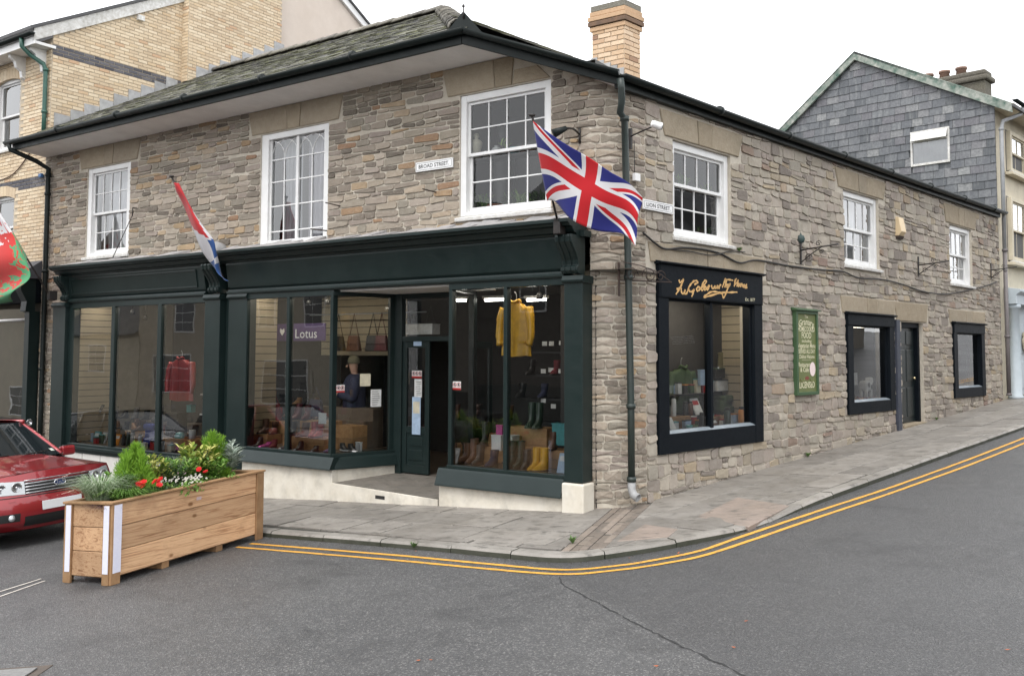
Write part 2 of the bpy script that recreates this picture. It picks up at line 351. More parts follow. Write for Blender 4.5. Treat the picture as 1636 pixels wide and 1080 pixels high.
kp = [FB.P(22, 2.2, 0), FB.P(12, 2.2, 0), FB.P(6, 2.2, 0), FB.P(3, 2.2, 0), FB.P(1.2, 2.21, 0), P2(onP(800, 880)), P2(onP(905, 887)), P2(onP(1005, 876)), P2(onP(1093, 861)), P2(onP(1178, 842)), FL.P(.9, 1.83, 0), FL.P(2.2, 1.83, 0), FL.P(5, 1.85, 0), FL.P(10, 1.9, 0), FL.P(20, 2.0, 0), FL.P(30, 2.0, 0)]
kc = cat(kp, 14)
def resample(pts, step):
    out = [pts[0]]; acc = 0
    for a, b_ in zip(pts, pts[1:]):
        d = (b_-a).length
        while acc + d >= step:
            t = (step-acc)/d; a = a.lerp(b_, t); out.append(a.copy()); d = (b_-a).length; acc = 0
        acc += d
    return out
def dip(x, y):
    s, o = FL.uv(V((x, y, 0))); return .045*math.exp(-((s - .35)/.75)**2) * max(0, min(1, (o - .5)/1.1)) if s > -3 else 0
def zpv(x, y): return zp(x, y) - dip(x, y)
def left_of(a, t): return V((-t.y, t.x, 0))
kr = resample(kc, .115); kerb_inner = []
for i, p in enumerate(kr):
    t = (kr[min(i+1, len(kr)-1)] - kr[max(i-1, 0)]).normalized(); kerb_inner.append(p + V((-t.y, t.x, 0))*.16)
# pavement base
base = thing('pavement', 'worn stone flag pavement wrapping the shop corner', None, FB.P(2, 1, zp(*FB.P(2, 1, 0).xy)))
tag(base, None, None, None, 'structure')
b = MB()
wall_in = lambda p: (FB.P(max(FB.uv(p)[0], -.0), -.3, 0) if FB.uv(p)[0] > 0 else (FL.P(max(FL.uv(p)[0], 0), -.3, 0)))
for i in range(len(kr)-1):
    a, b_ = kerb_inner[i], kerb_inner[i+1]; c, d = wall_in(kr[i+1]), wall_in(kr[i])
    b.quad(*[V((q.x, q.y, zpv(q.x, q.y) - .012)) for q in (a, b_, c, d)])
b.build('pavement_bed', m_joint, base, recalc=False)
# flags
def clip(poly, a, b_):       # keep the left of a->b
    out = []; e = b_ - a; side = lambda p: e.x*(p.y-a.y) - e.y*(p.x-a.x)
    for i in range(len(poly)):
        p, q = poly[i], poly[(i+1) % len(poly)]; sp, sq = side(p), side(q)
        if sp >= 0: out.append(p)
        if sp*sq < 0: out.append(p.lerp(q, sp/(sp-sq)))
    return out
kin = resample(kerb_inner, .5)
ch0, ch1 = P2(onP(1012, 806)), P2(onP(928, 880))      # drain channel axis, wall to kerb
cht = (ch1-ch0).normalized(); chn = V((-cht.y, cht.x, 0))  # points to the right-hand (Lion) side?
if chn.x < 0: chn = -chn
CHW = .21
flags = []; pinks = []
def slab(pts, rnd, dst, gap=.008, h=.0):
    c = sum(pts, V((0, 0, 0)))/len(pts)
    q = []
    for p in pts:
        d = p - c; l = d.length; q.append(c + d*max(.5, (l - gap*1.3)/l))
    top = [V((p.x, p.y, zpv(p.x, p.y) + h)) for p in q]
    top_in = [c.lerp(p, 1 - .012/max(.05, (p-c).length)) for p in q]; top_in = [V((p.x, p.y, zpv(p.x, p.y) + h + .004)) for p in top_in]
    bot = [p - V((0, 0, .05)) for p in top]; n = len(pts)
    fs = [tuple(range(2*n, 3*n))] + [(i, (i+1) % n, 2*n + (i+1) % n, 2*n + i) for i in range(n)] + [(n+i, n+(i+1) % n, (i+1) % n, i) for i in range(n)]
    dst.append((top + bot + top_in, fs, rnd))
def kerbclip(poly):
    c = sum(poly, V((0, 0, 0)))/len(poly)
    for a, b_ in zip(kin, kin[1:]):
        if (a-c).length < 3.2:
            poly = clip(poly, a, b_)
            if len(poly) < 3: return poly
    return poly
def lay(fr, u0, u1, rows, lmin, lmax, sidefn):
    o = -.12
    for rw in rows:
        u = u0 + U(-.5, 0)
        while u < u1:
            l = U(lmin, lmax); poly = [P2(fr.P(u, o, 0)), P2(fr.P(u+l, o, 0)), P2(fr.P(u+l, o+rw, 0)), P2(fr.P(u, o+rw, 0))]
            e = poly[1]-poly[0]; g = poly[2]-poly[1]
            if e.x*g.y - e.y*g.x < 0: poly = poly[::-1]
            poly = kerbclip(poly)
            if len(poly) >= 3:
                for a, b_ in sidefn:
                    poly = clip(poly, a, b_)
                    if len(poly) < 3: break
            if len(poly) >= 3:
                ar = abs(sum(poly[i].x*poly[(i+1) % len(poly)].y - poly[(i+1) % len(poly)].x*poly[i].y for i in range(len(poly))))/2
                if ar > .006: slab(poly, rng.random(), flags, U(.008, .014), U(-.005, .005))
            u += l
        o += rw
la, lb = ch0 - chn*CHW - cht*3, ch1 - chn*CHW + cht*3
ra, rb = ch0 + chn*CHW - cht*3, ch1 + chn*CHW + cht*3
def orient(a, b_, inside):
    e = b_-a; return (a, b_) if e.x*(inside.y-a.y) - e.y*(inside.x-a.x) > 0 else (b_, a)
lay(FB, -2, 21, [.74, .66, .62, .75], .55, 1.25, [orient(la, lb, ch0 - chn*2)])
lay(FL, -3, 29, [.72, .62, .60, .5], .7, 1.7, [orient(ra, rb, ch0 + chn*2)])
pieces('paving_flag', flags, m_flag, base, 300)
# pink concrete patches laid over flags: thin slabs
for quad in ([(1113, 823), (1178, 795), (1262, 806), (1196, 838)], [(985, 866), (1030, 838), (1083, 845), (1068, 858)]):
    pl = []; slab([P2(onP(*q)) for q in quad], .5, pl, .002, .006); pieces('concrete_patch', pl, m_pink, base)
st = []
L_ = (ch1-ch0).length
for k in range(5):
    t0 = -.05
    while t0 < L_ + .05:
        l = U(.35, .8); a = ch0 + cht*t0 + chn*(CHW*(-1 + 2*k/5)); b_ = ch0 + cht*min(L_+.05, t0+l) + chn*(CHW*(-1+2*k/5)); w_ = chn*(CHW*2/5)
        poly = [a, a + w_, b_ + w_, b_]
        if (poly[1]-poly[0]).cross(poly[2]-poly[1]).z < 0: poly = poly[::-1]
        slab(poly, rng.random(), st, .012, -.012 if k in (1, 3) else -.004); t0 += l
pieces('drain_sett', st, m_sett, base)
# kerb stones
ks = []; i = 0
while i < len(kr) - 10:
    n_ = rng.choice((6, 7, 8, 9)); j = min(i + n_, len(kr)-1); vs = []; fs = []; m_ = 0; r_ = rng.random(); hj = U(-.004, .004)
    for k in range(i, j+1):
        p, q = kr[k], kerb_inner[k]
        if k == i: p, q = p.lerp(kr[k+1], .045), q.lerp(kerb_inner[k+1], .045)
        if k == j: p, q = p.lerp(kr[k-1], .045), q.lerp(kerb_inner[k-1], .045)
        out = (p-q).normalized(); zt = zpv(p.x, p.y) + .005 + hj; zi = zpv(q.x, q.y) + .005 + hj; zb = zr(p.x, p.y) - .03
        zt = max(zt, zb + .05)
        pts = [V((p.x, p.y, zb)), V((p.x, p.y, zt-.028)), V((p.x, p.y, zt)) - out*.022, V((q.x, q.y, zi)), V((q.x, q.y, zb))]
        vs += pts; m_ += 1
    for k in range(m_-1):
        for a in range(4): fs.append((k*5+a, k*5+a+1, (k+1)*5+a+1, (k+1)*5+a))
    fs += [(0, 1, 2, 3, 4), tuple((m_-1)*5 + a for a in (4, 3, 2, 1, 0))]
    ks.append((vs, [f[::-1] for f in fs], r_)); i = j
pieces('kerb_stone', ks, m_kerb, base, 300)
# double yellow lines, bay mark, crack
def strip(name, pts, width, mat, parent, dz=.005, jit=.004, step=.12):
    pts = resample(pts, step); b = MB(); vs = []
    for i, p in enumerate(pts):
        t = (pts[min(i+1, len(pts)-1)] - pts[max(i-1, 0)]).normalized(); nn = V((-t.y, t.x, 0)); wv = width if not callable(width) else width(i/len(pts))
        for s_ in (-1, 1):
            q = p + nn*(s_*wv/2 + U(-jit, jit)); vs.append((q.x, q.y, zr(q.x, q.y) + dz))
    b.add(vs, [(2*i, 2*i+2, 2*i+3, 2*i+1) for i in range(len(pts)-1)])
    return b.build(name, mat, parent, recalc=False)
la_ = [(378+22, 868.5), (624, 886.5), (780, 901), (899, 910.5), (985, 904), (1045, 895), (1119, 880), (1186, 857), (1300, 819), (1460, 766), (1636, 700)]
lb_ = [(378, 874), (624, 894.5), (780, 909), (899, 917.5), (985, 911), (1045, 903), (1119, 889), (1186, 868), (1300, 829), (1460, 775), (1636, 708.5)]
for nm, l_ in (('yellow_line', la_), ('yellow_line', lb_)):
    pts = [P2(onR(*q)) for q in l_]; pts.append(pts[-1] + dL*14)
    o = strip('yellow_line', cat(pts, 10), .058, m_yline, road)
for a, b_ in (((-40, 958), (74, 922)), ((-40, 967), (79, 925.5))):
    strip('bay_line', [P2(onR(*a)), P2(onR(*b_))], .03, m_wline, road, .005, .003, .1)
m_crack = flat('crack_tar', (.026, .026, .026), .85)
cr = []
cpt = cat([P2(onR(*q)) for q in [(893, 921), (905, 937), (960, 966), (1010, 993), (1068, 1022), (1125, 1048), (1190, 1080), (1260, 1120)]], 12)
cpt = [p + V((U(-.012, .012), U(-.02, .02), 0)) for p in cpt]
strip('road_crack', cpt, lambda t: .007 + .020*abs(sin(t*23)*sin(t*61+1))*(.3+t), m_crack, road, .004, .003, .05)
# manhole cover in its frame
mc = thing('manhole_cover', 'grey metal manhole cover set in patched asphalt', 'manhole cover', onR(8, 1084))
p0 = onR(8, 1084); ex, ey = V((1, 0, .0747)).normalized(), V((0, 1, .0034)).normalized()
def rdisc(name, c, r0, r1, z, mat, par, sq=False):
    b = MB(); k = 4 if sq else 24
    pts = [c + ex*(r1*cos(2*pi*(i+.5)/k)) + ey*(r1*sin(2*pi*(i+.5)/k)) + V((0, 0, z)) for i in range(k)]
    b.extr(pts, V((0, 0, .012))); return b.build(name, mat, par, .003)
m_patch = pm('patch_asphalt', (.10, .075, .06), (.07, .06, .05), 20, .8, .5, 90); m_cover = pm('cover_steel', (.30, .30, .29), (.20, .20, .20), 25, .5, .4, 60, .5)
rdisc('patch_frame', p0, 0, .33, -.006, m_patch, mc, True); cov = rdisc('cover_plate', p0, 0, .22, .0085, m_cover, mc, True)
# grit and rotted leaf swept against the kerb
gb = MB(); g_rng = random.Random(21)
for i in range(1500):
    k = g_rng.randrange(20, len(kr)-20); p = kr[k].lerp(kr[k+1], g_rng.random()); t = (kr[k+1]-kr[k]).normalized(); q = p - V((-t.y, t.x, 0))*(.005 + abs(g_rng.gauss(0, .05))); s_ = g_rng.uniform(.004, .011); a = g_rng.uniform(0, 6.3); zz = zr(q.x, q.y); gb.cr = g_rng.random()
    gb.add([V((q.x + cos(a)*s_, q.y + sin(a)*s_, zz+.002)), V((q.x + cos(a+2.1)*s_*.7, q.y + sin(a+2.1)*s_*.7, zz+.003)), V((q.x + cos(a+4.2)*s_*.8, q.y + sin(a+4.2)*s_*.8, zz+.002)), V((q.x, q.y, zz+s_*.7))], [(0, 1, 3), (1, 2, 3), (2, 0, 3)])
tag(gb.build('kerb_grit', pm('kerb_grit', (.09, .065, .045), (.04, .035, .028), 40, .9, 0, 60, 0, .9), road, recalc=False), None, None, None, 'stuff')
# leaf litter on the road
m_lf = [flat('orange_leaf', (.55, .13, .03), .7), flat('pale_leaf', (.45, .50, .30), .7)]
lit = [(664, 881, 0), (779, 888, 0), (905, 895, 0), (785, 961, 0), (581, 908, 1), (668, 1056, 0), (688, 1055, 0), (1172, 1035, 0), (1192, 993, 0), (1048, 1065, 0), (1084, 884, 0), (1325, 797, 0), (1610, 1039, 0), (1005, 892, 0)]
for px, py, k in lit:
    p = onR(px, py); a = U(0, 6.3); l = U(.012, .022); e1 = ex*cos(a)*l + ey*sin(a)*l; e2 = (ex*-sin(a) + ey*cos(a))*l*.5
    b = MB(); b.add([p - e1 + V((0, 0, .006)), p - e2*1 + V((0, 0, .008)), p + e1 + V((0, 0, .014)), p + e2 + V((0, 0, .007))], [(0, 1, 2), (0, 2, 3)])
    o = b.build('fallen_leaf', m_lf[k], None, recalc=False); tag(o, ('small fallen orange leaf lying flat on the damp road', 'pale green leaf scrap lying on the damp road')[k], 'leaf', ('orange leaves fallen on the road', None)[k])
# ------------------------------------------------------------------ the stone shop building
bld = thing('stone_shop_building', 'two-storey grey rubble stone corner shop with dark green shopfront and slate roof', 'building', FB.P(.3, 0, 0))
RAD = .65; HALF = (pi - (YB + YL))              # interior corner angle
SW = pi - HALF; TL = RAD*math.tan(SW/2)         # turn of the wall and tangent length
KC = CN + dB*TL - nB*RAD
aB = atan2(nB.y, nB.x)
def WP(a, o, z):                                 # along the outside of the wall: a<0 Broad, a>0 Lion, rounded between
    if a <= -TL: return FB.P(-a, o, z)
    if a >= TL: return FL.P(a, o, z)
    t = (a + TL)/(2*TL); q = aB + SW*t
    return V((KC.x + cos(q)*(RAD+o), KC.y + sin(q)*(RAD+o), z))
ZE, ZL = 6.02, 5.30                              # soffit heights on the two sides
LSL = .53                                        # Lion roof pitch
def ztop(a):
    p = WP(a, 0, 0); inw = -FL.uv(p)[1]
    return min(ZE, ZL - .02 + LSL*(inw + .05))
def zbot(a): p = WP(a, .03, 0); return zpv(p.x, p.y) - .06
# openings: (a0, a1, z0, z1)
WB = [(.95, 2.46, 3.80, 5.58), (5.06, 6.65, 3.70, 5.58), (10.34, 11.79, 3.80, 5.58)]      # first floor, Broad
WL = [(1.25, 2.72, 3.50, 4.86), (6.46, 7.96, 3.50, 4.87), (11.65, 13.08, 3.47, 4.80)]      # first floor, Lion
SL = [(.84, 3.51, .64, 3.13), (6.45, 8.47, .90, 2.66), (11.66, 13.66, 1.02, 2.63)]         # shop windows, Lion
DL = (8.87, 10.02, .50, 2.59)
opB = [(-u1, -u0, z0, z1) for u0, u1, z0, z1 in WB] + [(-11.98, -.34, -1, 3.44)]
opL = [(u0+.1, u1-.1, z0+.08, z1-.06) for u0, u1, z0, z1 in SL] + list(WL) + [DL]
LEFT, RIGHT = -13.36, 14.98
def wall_mesh(a0, a1, ops, z1max, da=.6):
    ae = {a0, a1}; ze = {-1.2, z1max}
    for o in ops: ae |= {o[0], o[1]}; ze |= {o[2], o[3]}
    x = a0
    while x < a1: ae.add(x); x += (.12 if -TL-.2 < x < TL+.2 else da)
    ae = sorted(a for a in ae if a0 <= a <= a1); ze = sorted(ze); b = MB()
    for p, q in zip(ae, ae[1:]):
        if q - p < 1e-4: continue
        m = (p+q)/2
        for r, s_ in zip(ze, ze[1:]):
            if any(o[0] < m < o[1] and o[2] < (r+s_)/2 < o[3] for o in ops): continue
            zz = [max(zbot(p), min(ztop(p), r)), max(zbot(q), min(ztop(q), r)), max(zbot(q), min(ztop(q), s_)), max(zbot(p), min(ztop(p), s_))]
            if zz[3]-zz[0] < 1e-3 and zz[2]-zz[1] < 1e-3: continue
            b.quad(WP(p, 0, zz[0]), WP(q, 0, zz[1]), WP(q, 0, zz[2]), WP(p, 0, zz[3]))
    for o in ops:                                # reveals
        if o[2] < 0: continue
        A, B_, z0, z1 = o; d = -.28
        b.quad(WP(A, 0, z0), WP(A, d, z0), WP(A, d, z1), WP(A, 0, z1)); b.quad(WP(B_, 0, z0), WP(B_, 0, z1), WP(B_, d, z1), WP(B_, d, z0))
        b.quad(WP(A, 0, z1), WP(B_, 0, z1), WP(B_, d, z1), WP(A, d, z1)); b.quad(WP(A, 0, z0), WP(A, d, z0), WP(B_, d, z0), WP(B_, 0, z0))
    return b
wall = wall_mesh(LEFT, RIGHT, opB + opL, ZE).build('wall', m_mortar, bld)
# back walls so that the block is closed
b = MB(); p = [FB.P(13.36, 0, 0), FB.P(13.36, -9, 0), FL.P(14.98, -9, 0), FL.P(14.98, 0, 0)]
for a, c in zip(p, p[1:]): b.quad(V((a.x, a.y, -1.2)), V((c.x, c.y, -1.2)), V((c.x, c.y, 5.3)), V((a.x, a.y, 5.3)))
b.build('rear_wall', m_mortar, bld)
# lintel stones
lint = []
def lstone(a0, a1, z0, z1, sk0=0, sk1=0, r=None, o=.022):
    pts = [(a0, z0), (a1, z0), (a1+sk1, z1), (a0+sk0, z1)]; g = .006
    pts = [(a0+g, z0+g), (a1-g, z0+g), (a1+sk1-g, z1-g), (a0+sk0+g, z1-g)]
    v = [WP(a, -.05, z) for a, z in pts] + [WP(a, o-.01, z) for a, z in pts]; ca = sum(a for a, _ in pts)/4; cz = sum(z for _, z in pts)/4
    v += [WP(a + (ca-a)*.03, o, z + (cz-z)*.06) for a, z in pts]
    fs = [(8, 9, 10, 11)] + [(4+i, 4+(i+1) % 4, 8+(i+1) % 4, 8+i) for i in range(4)] + [(i, (i+1) % 4, 4+(i+1) % 4, 4+i) for i in range(4)]
    lint.append((v, fs, rng.random() if r is None else r))
lblk = []
for u0, u1, z0, z1 in WB:
    c = -(u0+u1)/2; zt = min(ZE - .02, ztop(c) - .01); k = .14
    lstone(-u1-.22, c-k, z1+.01, min(zt, ztop(-u1)-.02), -.10, -.03); lstone(c-k, c+k, z1+.01, zt, -.03, .03)
    rz = zt if u0 > 2 else 5.80
    lstone(c+k, -u0+(.22 if u0 > 2 else .0), z1+.01, rz, .03, .10 if u0 > 2 else -.2)
    lblk.append((-u1-.30, -u0+(.30 if u0 > 2 else .02), z1, zt))
for u0, u1, z0, z1 in WL:
    c = (u0+u1)/2; zt = 5.23; lstone(u0-.2, c-.12, z1+.01, zt, -.12, -.03); lstone(c-.12, c+.2, z1+.01, zt, -.03, .03); lstone(c+.2, u1+.22, z1+.01, zt, .03, .12)
    lblk.append((u0-.3, u1+.3, z1, zt))
for (u0, u1, z0, z1), top in zip(SL, (3.42, 2.98, 2.94)):
    c = (u0+u1)/2; lstone(u0-.12, c-.1, z1+.02, top, -.06, -.02); lstone(c-.1, c+.3, z1+.02, top, -.02, .02); lstone(c+.3, u1+.12, z1+.02, top, .02, .06); lblk.append((u0-.2, u1+.2, z1, top+.01))
lstone(DL[0]-.18, DL[1]+.2, DL[3]+.01, 2.98, -.08, .08); lblk.append((DL[0]-.3, DL[1]+.3, DL[3], 2.99))
pieces('lintel_stone', lint, m_lintel, wall)
# rubble stones in courses
def rubble(a0, a1, z0, z1, hr, lr, blk, out, depth=(.008, .03), seed=1, wobamp=.022):
    R = random.Random(seed); bounds = [z0]
    while bounds[-1] < z1: bounds.append(bounds[-1] + R.uniform(*hr))
    def wob(k, a): return wobamp*(sin(a*1.9 + k*1.7) + .7*sin(a*4.3 + k*2.9) + .4*sin(a*9.1 + k))*.6
    for k in range(len(bounds)-1):
        r0, r1 = bounds[k], bounds[k+1]; h = r1-r0; iv = [(a0, a1)]
        clipz = []
        for o in blk:
            ov = min(r1, o[3]) - max(r0, o[2])
            if ov <= .004: continue
            if ov < .35*h: clipz.append(o); continue
            nv = []
            for p, q in iv:
                if o[1] <= p or o[0] >= q: nv.append((p, q)); continue
                if o[0] > p: nv.append((p, o[0]))
                if o[1] < q: nv.append((o[1], q))
            iv = nv
        for p, q in iv:
            a = p
            while a < q - .02:
                l = R.uniform(*lr)*(.75 + .5*R.random()); e = a + l
                if q - e < .09: e = q
                m = (a+e)/2; g = R.uniform(.005, .011)
                zl = max(r0 + wob(k, a) if k else r0, zbot(a)); zrr = max(r0 + wob(k, e) if k else r0, zbot(e))
                tl, tr = min(r1 + wob(k+1, a), ztop(a)), min(r1 + wob(k+1, e), ztop(e))
                for o in clipz:
                    if o[0] < m < o[1]:
                        if (r0+r1)/2 < o[2]: tl = min(tl, o[2]); tr = min(tr, o[2])
                        else: zl = max(zl, o[3]); zrr = max(zrr, o[3])
                if min(tl-zl, tr-zrr) > .035 and e - a > .035:
                    sub = [(zl, zrr, tl, tr)]
                    if h > .13 and R.random() < .25:
                        f = R.uniform(.4, .6); sub = [(zl, zrr, zl+(tl-zl)*f, zrr+(tr-zrr)*f), (zl+(tl-zl)*f, zrr+(tr-zrr)*f, tl, tr)]
                    for s0, s1, t0, t1 in sub:
                        hh = min(t0-s0, t1-s1); c = min(hh*.26, .025); j = lambda s_=.006: R.uniform(-s_, s_)
                        A, E_ = a+g, e-g; s0 += g; s1 += g; t0 -= g; t1 -= g
                        ring = [(A, s0+c*R.uniform(.4, 1.2)), (A+c*R.uniform(.4, 1.4), s0+j()), (E_-c*R.uniform(.4, 1.4), s1+j()), (E_, s1+c*R.uniform(.4, 1.2)), (E_, t1-c*R.uniform(.4, 1.2)), (E_-c*R.uniform(.4, 1.4), t1+j()), (A+c*R.uniform(.4, 1.4), t0+j()), (A, t0-c*R.uniform(.4, 1.2))]
                        o1 = R.uniform(*depth); tx, tz = R.uniform(-.01, .01), R.uniform(-.012, .006)
                        ca, cz = (A+E_)/2, (s0+t0)/2; ins = R.uniform(.004, .009)
                        v = [WP(x, -.03, z) for x, z in ring] + [WP(x, o1*.45, z) for x, z in ring]
                        fr = []
                        for x, z in ring:
                            dx, dz = ca-x, cz-z; ll = sqrt(dx*dx+dz*dz)+1e-6; kx = ins/ll
                            fx, fz = x+dx*kx, z+dz*kx; fr.append(WP(fx, max(.003, o1 + tx*(fx-ca)/(E_-A) + tz*(fz-cz)/hh + R.uniform(-.003, .003)), fz))
                        v += fr; v.append(WP(ca, o1 + R.uniform(-.002, .005), cz))
                        fs = [(i, (i+1) % 8, 8+(i+1) % 8, 8+i) for i in range(8)] + [(8+i, 8+(i+1) % 8, 16+(i+1) % 8, 16+i) for i in range(8)] + [(16+i, 16+(i+1) % 8, 24) for i in range(8)]
                        rr = R.random(); rr = rr*.9 if R.random() < .9 else .9 + .1*rr
                        out.append((v, fs, rr))
                a = e
stB, stL = [], []
rubble(LEFT, .62, -.4, ZE, (.060, .108), (.15, .44), opB + lblk, stB, (.005, .022), seed=3, wobamp=.020)
rubble(.62, RIGHT, -.1, 5.3, (.095, .165), (.13, .36), opL + lblk + [(o[0]-.1, o[1]+.1, o[2]-.08, o[3]+.06) for o in opL[:3]], stL, (.006, .030), 5, .028)
# wall stones share one count of 300 single pieces: those that show largest
allst = [(p, 0) for p in stB] + [(p, 1) for p in stL]
pieces('wall_stone', stB, m_stone, wall, 150); pieces('wall_stone', stL, m_stoneL, wall, 150)
# ------------------------------------------------------------------ roof
RF = dict(e=.72, ze=6.20, rz=8.87, rw=4.05)
E0, E1 = FB.P(13.34, .72, 6.20), FB.P(1.86, .72, 6.20)
E2, E3 = FL.P(-.02, .12, ZL + .10), FL.P(14.96, .12, ZL + .10)
R0, R1 = FB.P(13.34, -RF['rw'], RF['rz']), FB.P(6.0, -RF['rw'], RF['rz'])
R2 = FL.P(14.96, -(-FL.uv(R1)[1]), RF['rz'])
b = MB()
b.quad(E0, E1, R1, R0); b.poly([E1, E2, E3, R2, R1])
bk0, bk1 = FB.P(13.34, -9.2, 5.4), FL.P(14.96, -12.5, 5.4)
b.poly([R0, R1, R2, bk1, bk0])
roof = b.build('roof', pm('roof_boarding', (.05, .05, .047), None, 6, .9), bld, recalc=False)
nBr = (E1-E0).cross(R1-E1).normalized(); nBr = nBr if nBr.z > 0 else -nBr
slates = []; du = (R0-E0); Ls = du.length; up = du.normalized(); al = (E1-E0).normalized()
row = 0; t = -.03
while t < Ls - .05:
    wd = U(.24, .32); x = -U(0, .3)
    f = t/Ls; xr = (E1-E0).length + ((R1-R0).length - (E1-E0).length)*max(0, f)
    while x < xr:
        w_ = U(.19, .34); a0, a1 = max(x, -.0)+.003, min(x+w_, xr+.02)-.003
        if a1-a0 > .03:
            lift = .014 + U(0, .012); t1 = min(t+.36, Ls); j = U(-.012, .012)
            p = lambda a, tt, h: E0 + al*a + up*tt + nBr*h
            v = [p(a0, t+j, lift), p(a1, t+j+U(-.01, .01), lift + U(-.004, .006)), p(a1, t1, .004), p(a0, t1, .004), p(a0, t+j, lift-.010), p(a1, t+j, lift-.010)]
            slates.append((v, [(0, 1, 2, 3), (4, 5, 1, 0), (4, 0, 3), (5, 2, 1)], rng.random()))
        x += w_
    t += .205; row += 1
pieces('roof_slate', slates, m_slate, roof, 300)
# Lion slope slates: edge-on from the street, one rough course shows over the gutter
nLr = (E3-E2).cross(R2-E3).normalized(); nLr = nLr if nLr.z > 0 else -nLr
ls = []; upL = (nLr.cross(dL)).normalized(); upL = upL if upL.z > 0 else -upL
Lup = (ZL + .10); 
for k in range(26):
    t = -.02 + k*.235
    x = -3.4
    while x < 14.95:
        w_ = U(.24, .36); q = FL.P(x, .12, ZL+.10) + upL*t; c = q + dL*w_/2
        # keep right of the hip and of the raking edge
        uu, oo = FB.uv(c); pin = -FL.uv(c)[1]
        onedge = (c - E1).dot((E2-E1).cross(nLr).normalized() * (1 if (R2-E1).dot((E2-E1).cross(nLr)) > 0 else -1)) > .05
        hipok = (c - E1).dot((R1-E1).cross(nLr).normalized() * (1 if (R2-E1).dot((R1-E1).cross(nLr)) > 0 else -1)) > .05
        if onedge and hipok:
            l = .016 + U(0, .016); A, B_ = q + dL*.004, q + dL*(w_-.004)
            v = [A + nLr*l, B_ + nLr*(l + U(-.004, .006)), B_ + upL*.36 + nLr*.004, A + upL*.36 + nLr*.004, A + nLr*(l-.012), B_ + nLr*(l-.012)]
            ls.append((v, [(0, 1, 2, 3), (4, 5, 1, 0), (4, 0, 3), (5, 2, 1)], rng.random()))
        x += w_
b = MB()
for v, f, r in ls: b.cr = r; b.add(v, f)
b.build('roof_slate', m_slate, roof, recalc=False)['kind'] = 'stuff'
# hip and ridge: half round stone tiles
def ridge_tiles(name, A, B_, l, r, mat, lim=60):
    d = (B_-A); n_ = int(d.length/l); d.normalize(); sd = d.cross(V((0, 0, 1))).normalized(); upv = sd.cross(d).normalized(); upv = upv if upv.z > 0 else -upv
    for i in range(n_):
        p = A + d*(i*l); q = p + d*(l*1.06); b = MB(); b.cr = rng.random(); sc = U(.97, 1.05)
        fn = lambda s, t_: (p if t_ < .5 else q) + sd*(cos(pi*s)*r*sc*1.15) + upv*(sin(pi*s)*r*sc*.8 + (.018 if t_ < .5 else 0) - .02)
        b.grid(fn, 6, 1); b.build(name, mat, roof, recalc=True, solid=.022)
m_hip = stone_mat('hip_tile_slate', [(0.0, (.10, .10, .095)), (.5, (.20, .19, .17)), (1.0, (.33, .31, .27))], .5, .4)
ridge_tiles('hip_tile', E1 + (R1-E1).normalized()*.45, R1, .27, .15, m_hip); ridge_tiles('ridge_tile', R1, R0, .42, .14, m_hip)
b = MB(); hv = (R1-E1).normalized(); c = E1 + hv*.30 + V((0, 0, .03))
b.add([E1 + V((0, 0, .05)) + dB*.28 - nB*.02, E1 + V((0, 0, .02)) + (E2-E1).normalized()*.30, c + hv*.35 + V((0, 0, .10)), c + V((0, 0, .22)) - hv*.22], [(0, 1, 3), (1, 2, 3), (2, 0, 3)])
hc = b.build('hip_cap', m_gutter, roof); b = MB(); b.tube([c - hv*.24 + V((0, 0, .12)), c - hv*.24 + V((0, 0, .28))], [.014, .008], 6); b.lathe(c - hv*.24 + V((0, 0, .26)), [(0, 0), (.02, .015), (.02, .03), (0, .06)], 8); b.build('spike', m_iron, hc)
# soffit, fascia, gutters
b = MB()
s0, s1 = FB.P(13.34, .68, ZE + .03), FB.P(1.90, .68, ZE + .03); w0, w1 = FB.P(13.34, -.02, ZE - .02), FB.P(1.5, -.02, ZE - .02)
b.quad(s0, s1, w1, w0)
sl_e = FL.P(-.02, .09, ZL + .03)
prev = None; k_ = 14
for i in range(k_ + 1):
    t = i/k_; e = s1.lerp(sl_e, t); wa = -1.5 + 1.55*t; pw = WP(wa, -.03, ztop(wa)); 
    if prev: b.quad(prev[0], e, pw, prev[1])
    prev = (e, pw)
b.build('soffit', m_soffit, bld)
def fascia(name, A, B_, h, th, out):
    b = MB(); up_ = V((0, 0, h)); b.hexa([A, B_, B_ + out*th, A + out*th, A + up_, B_ + up_, B_ + out*th + up_, A + out*th + up_]); return b.build(name, m_gutter, roof, .004)
rk = (sl_e - s1).normalized(); rko = V((rk.y, -rk.x, 0)).normalized(); rko = rko if rko.dot(nB) > 0 else -rko
fascia('fascia', s0 - V((0, 0, .03)), s1 - V((0, 0, .03)), .20, .035, nB)
fascia('fascia', s1 - V((0, 0, .03)), sl_e - V((0, 0, .03)), .20, .035, rko)
fascia('fascia', FL.P(-.02, .0, ZL - .02), FL.P(14.96, .0, ZL - .02), .14, .08, nL)
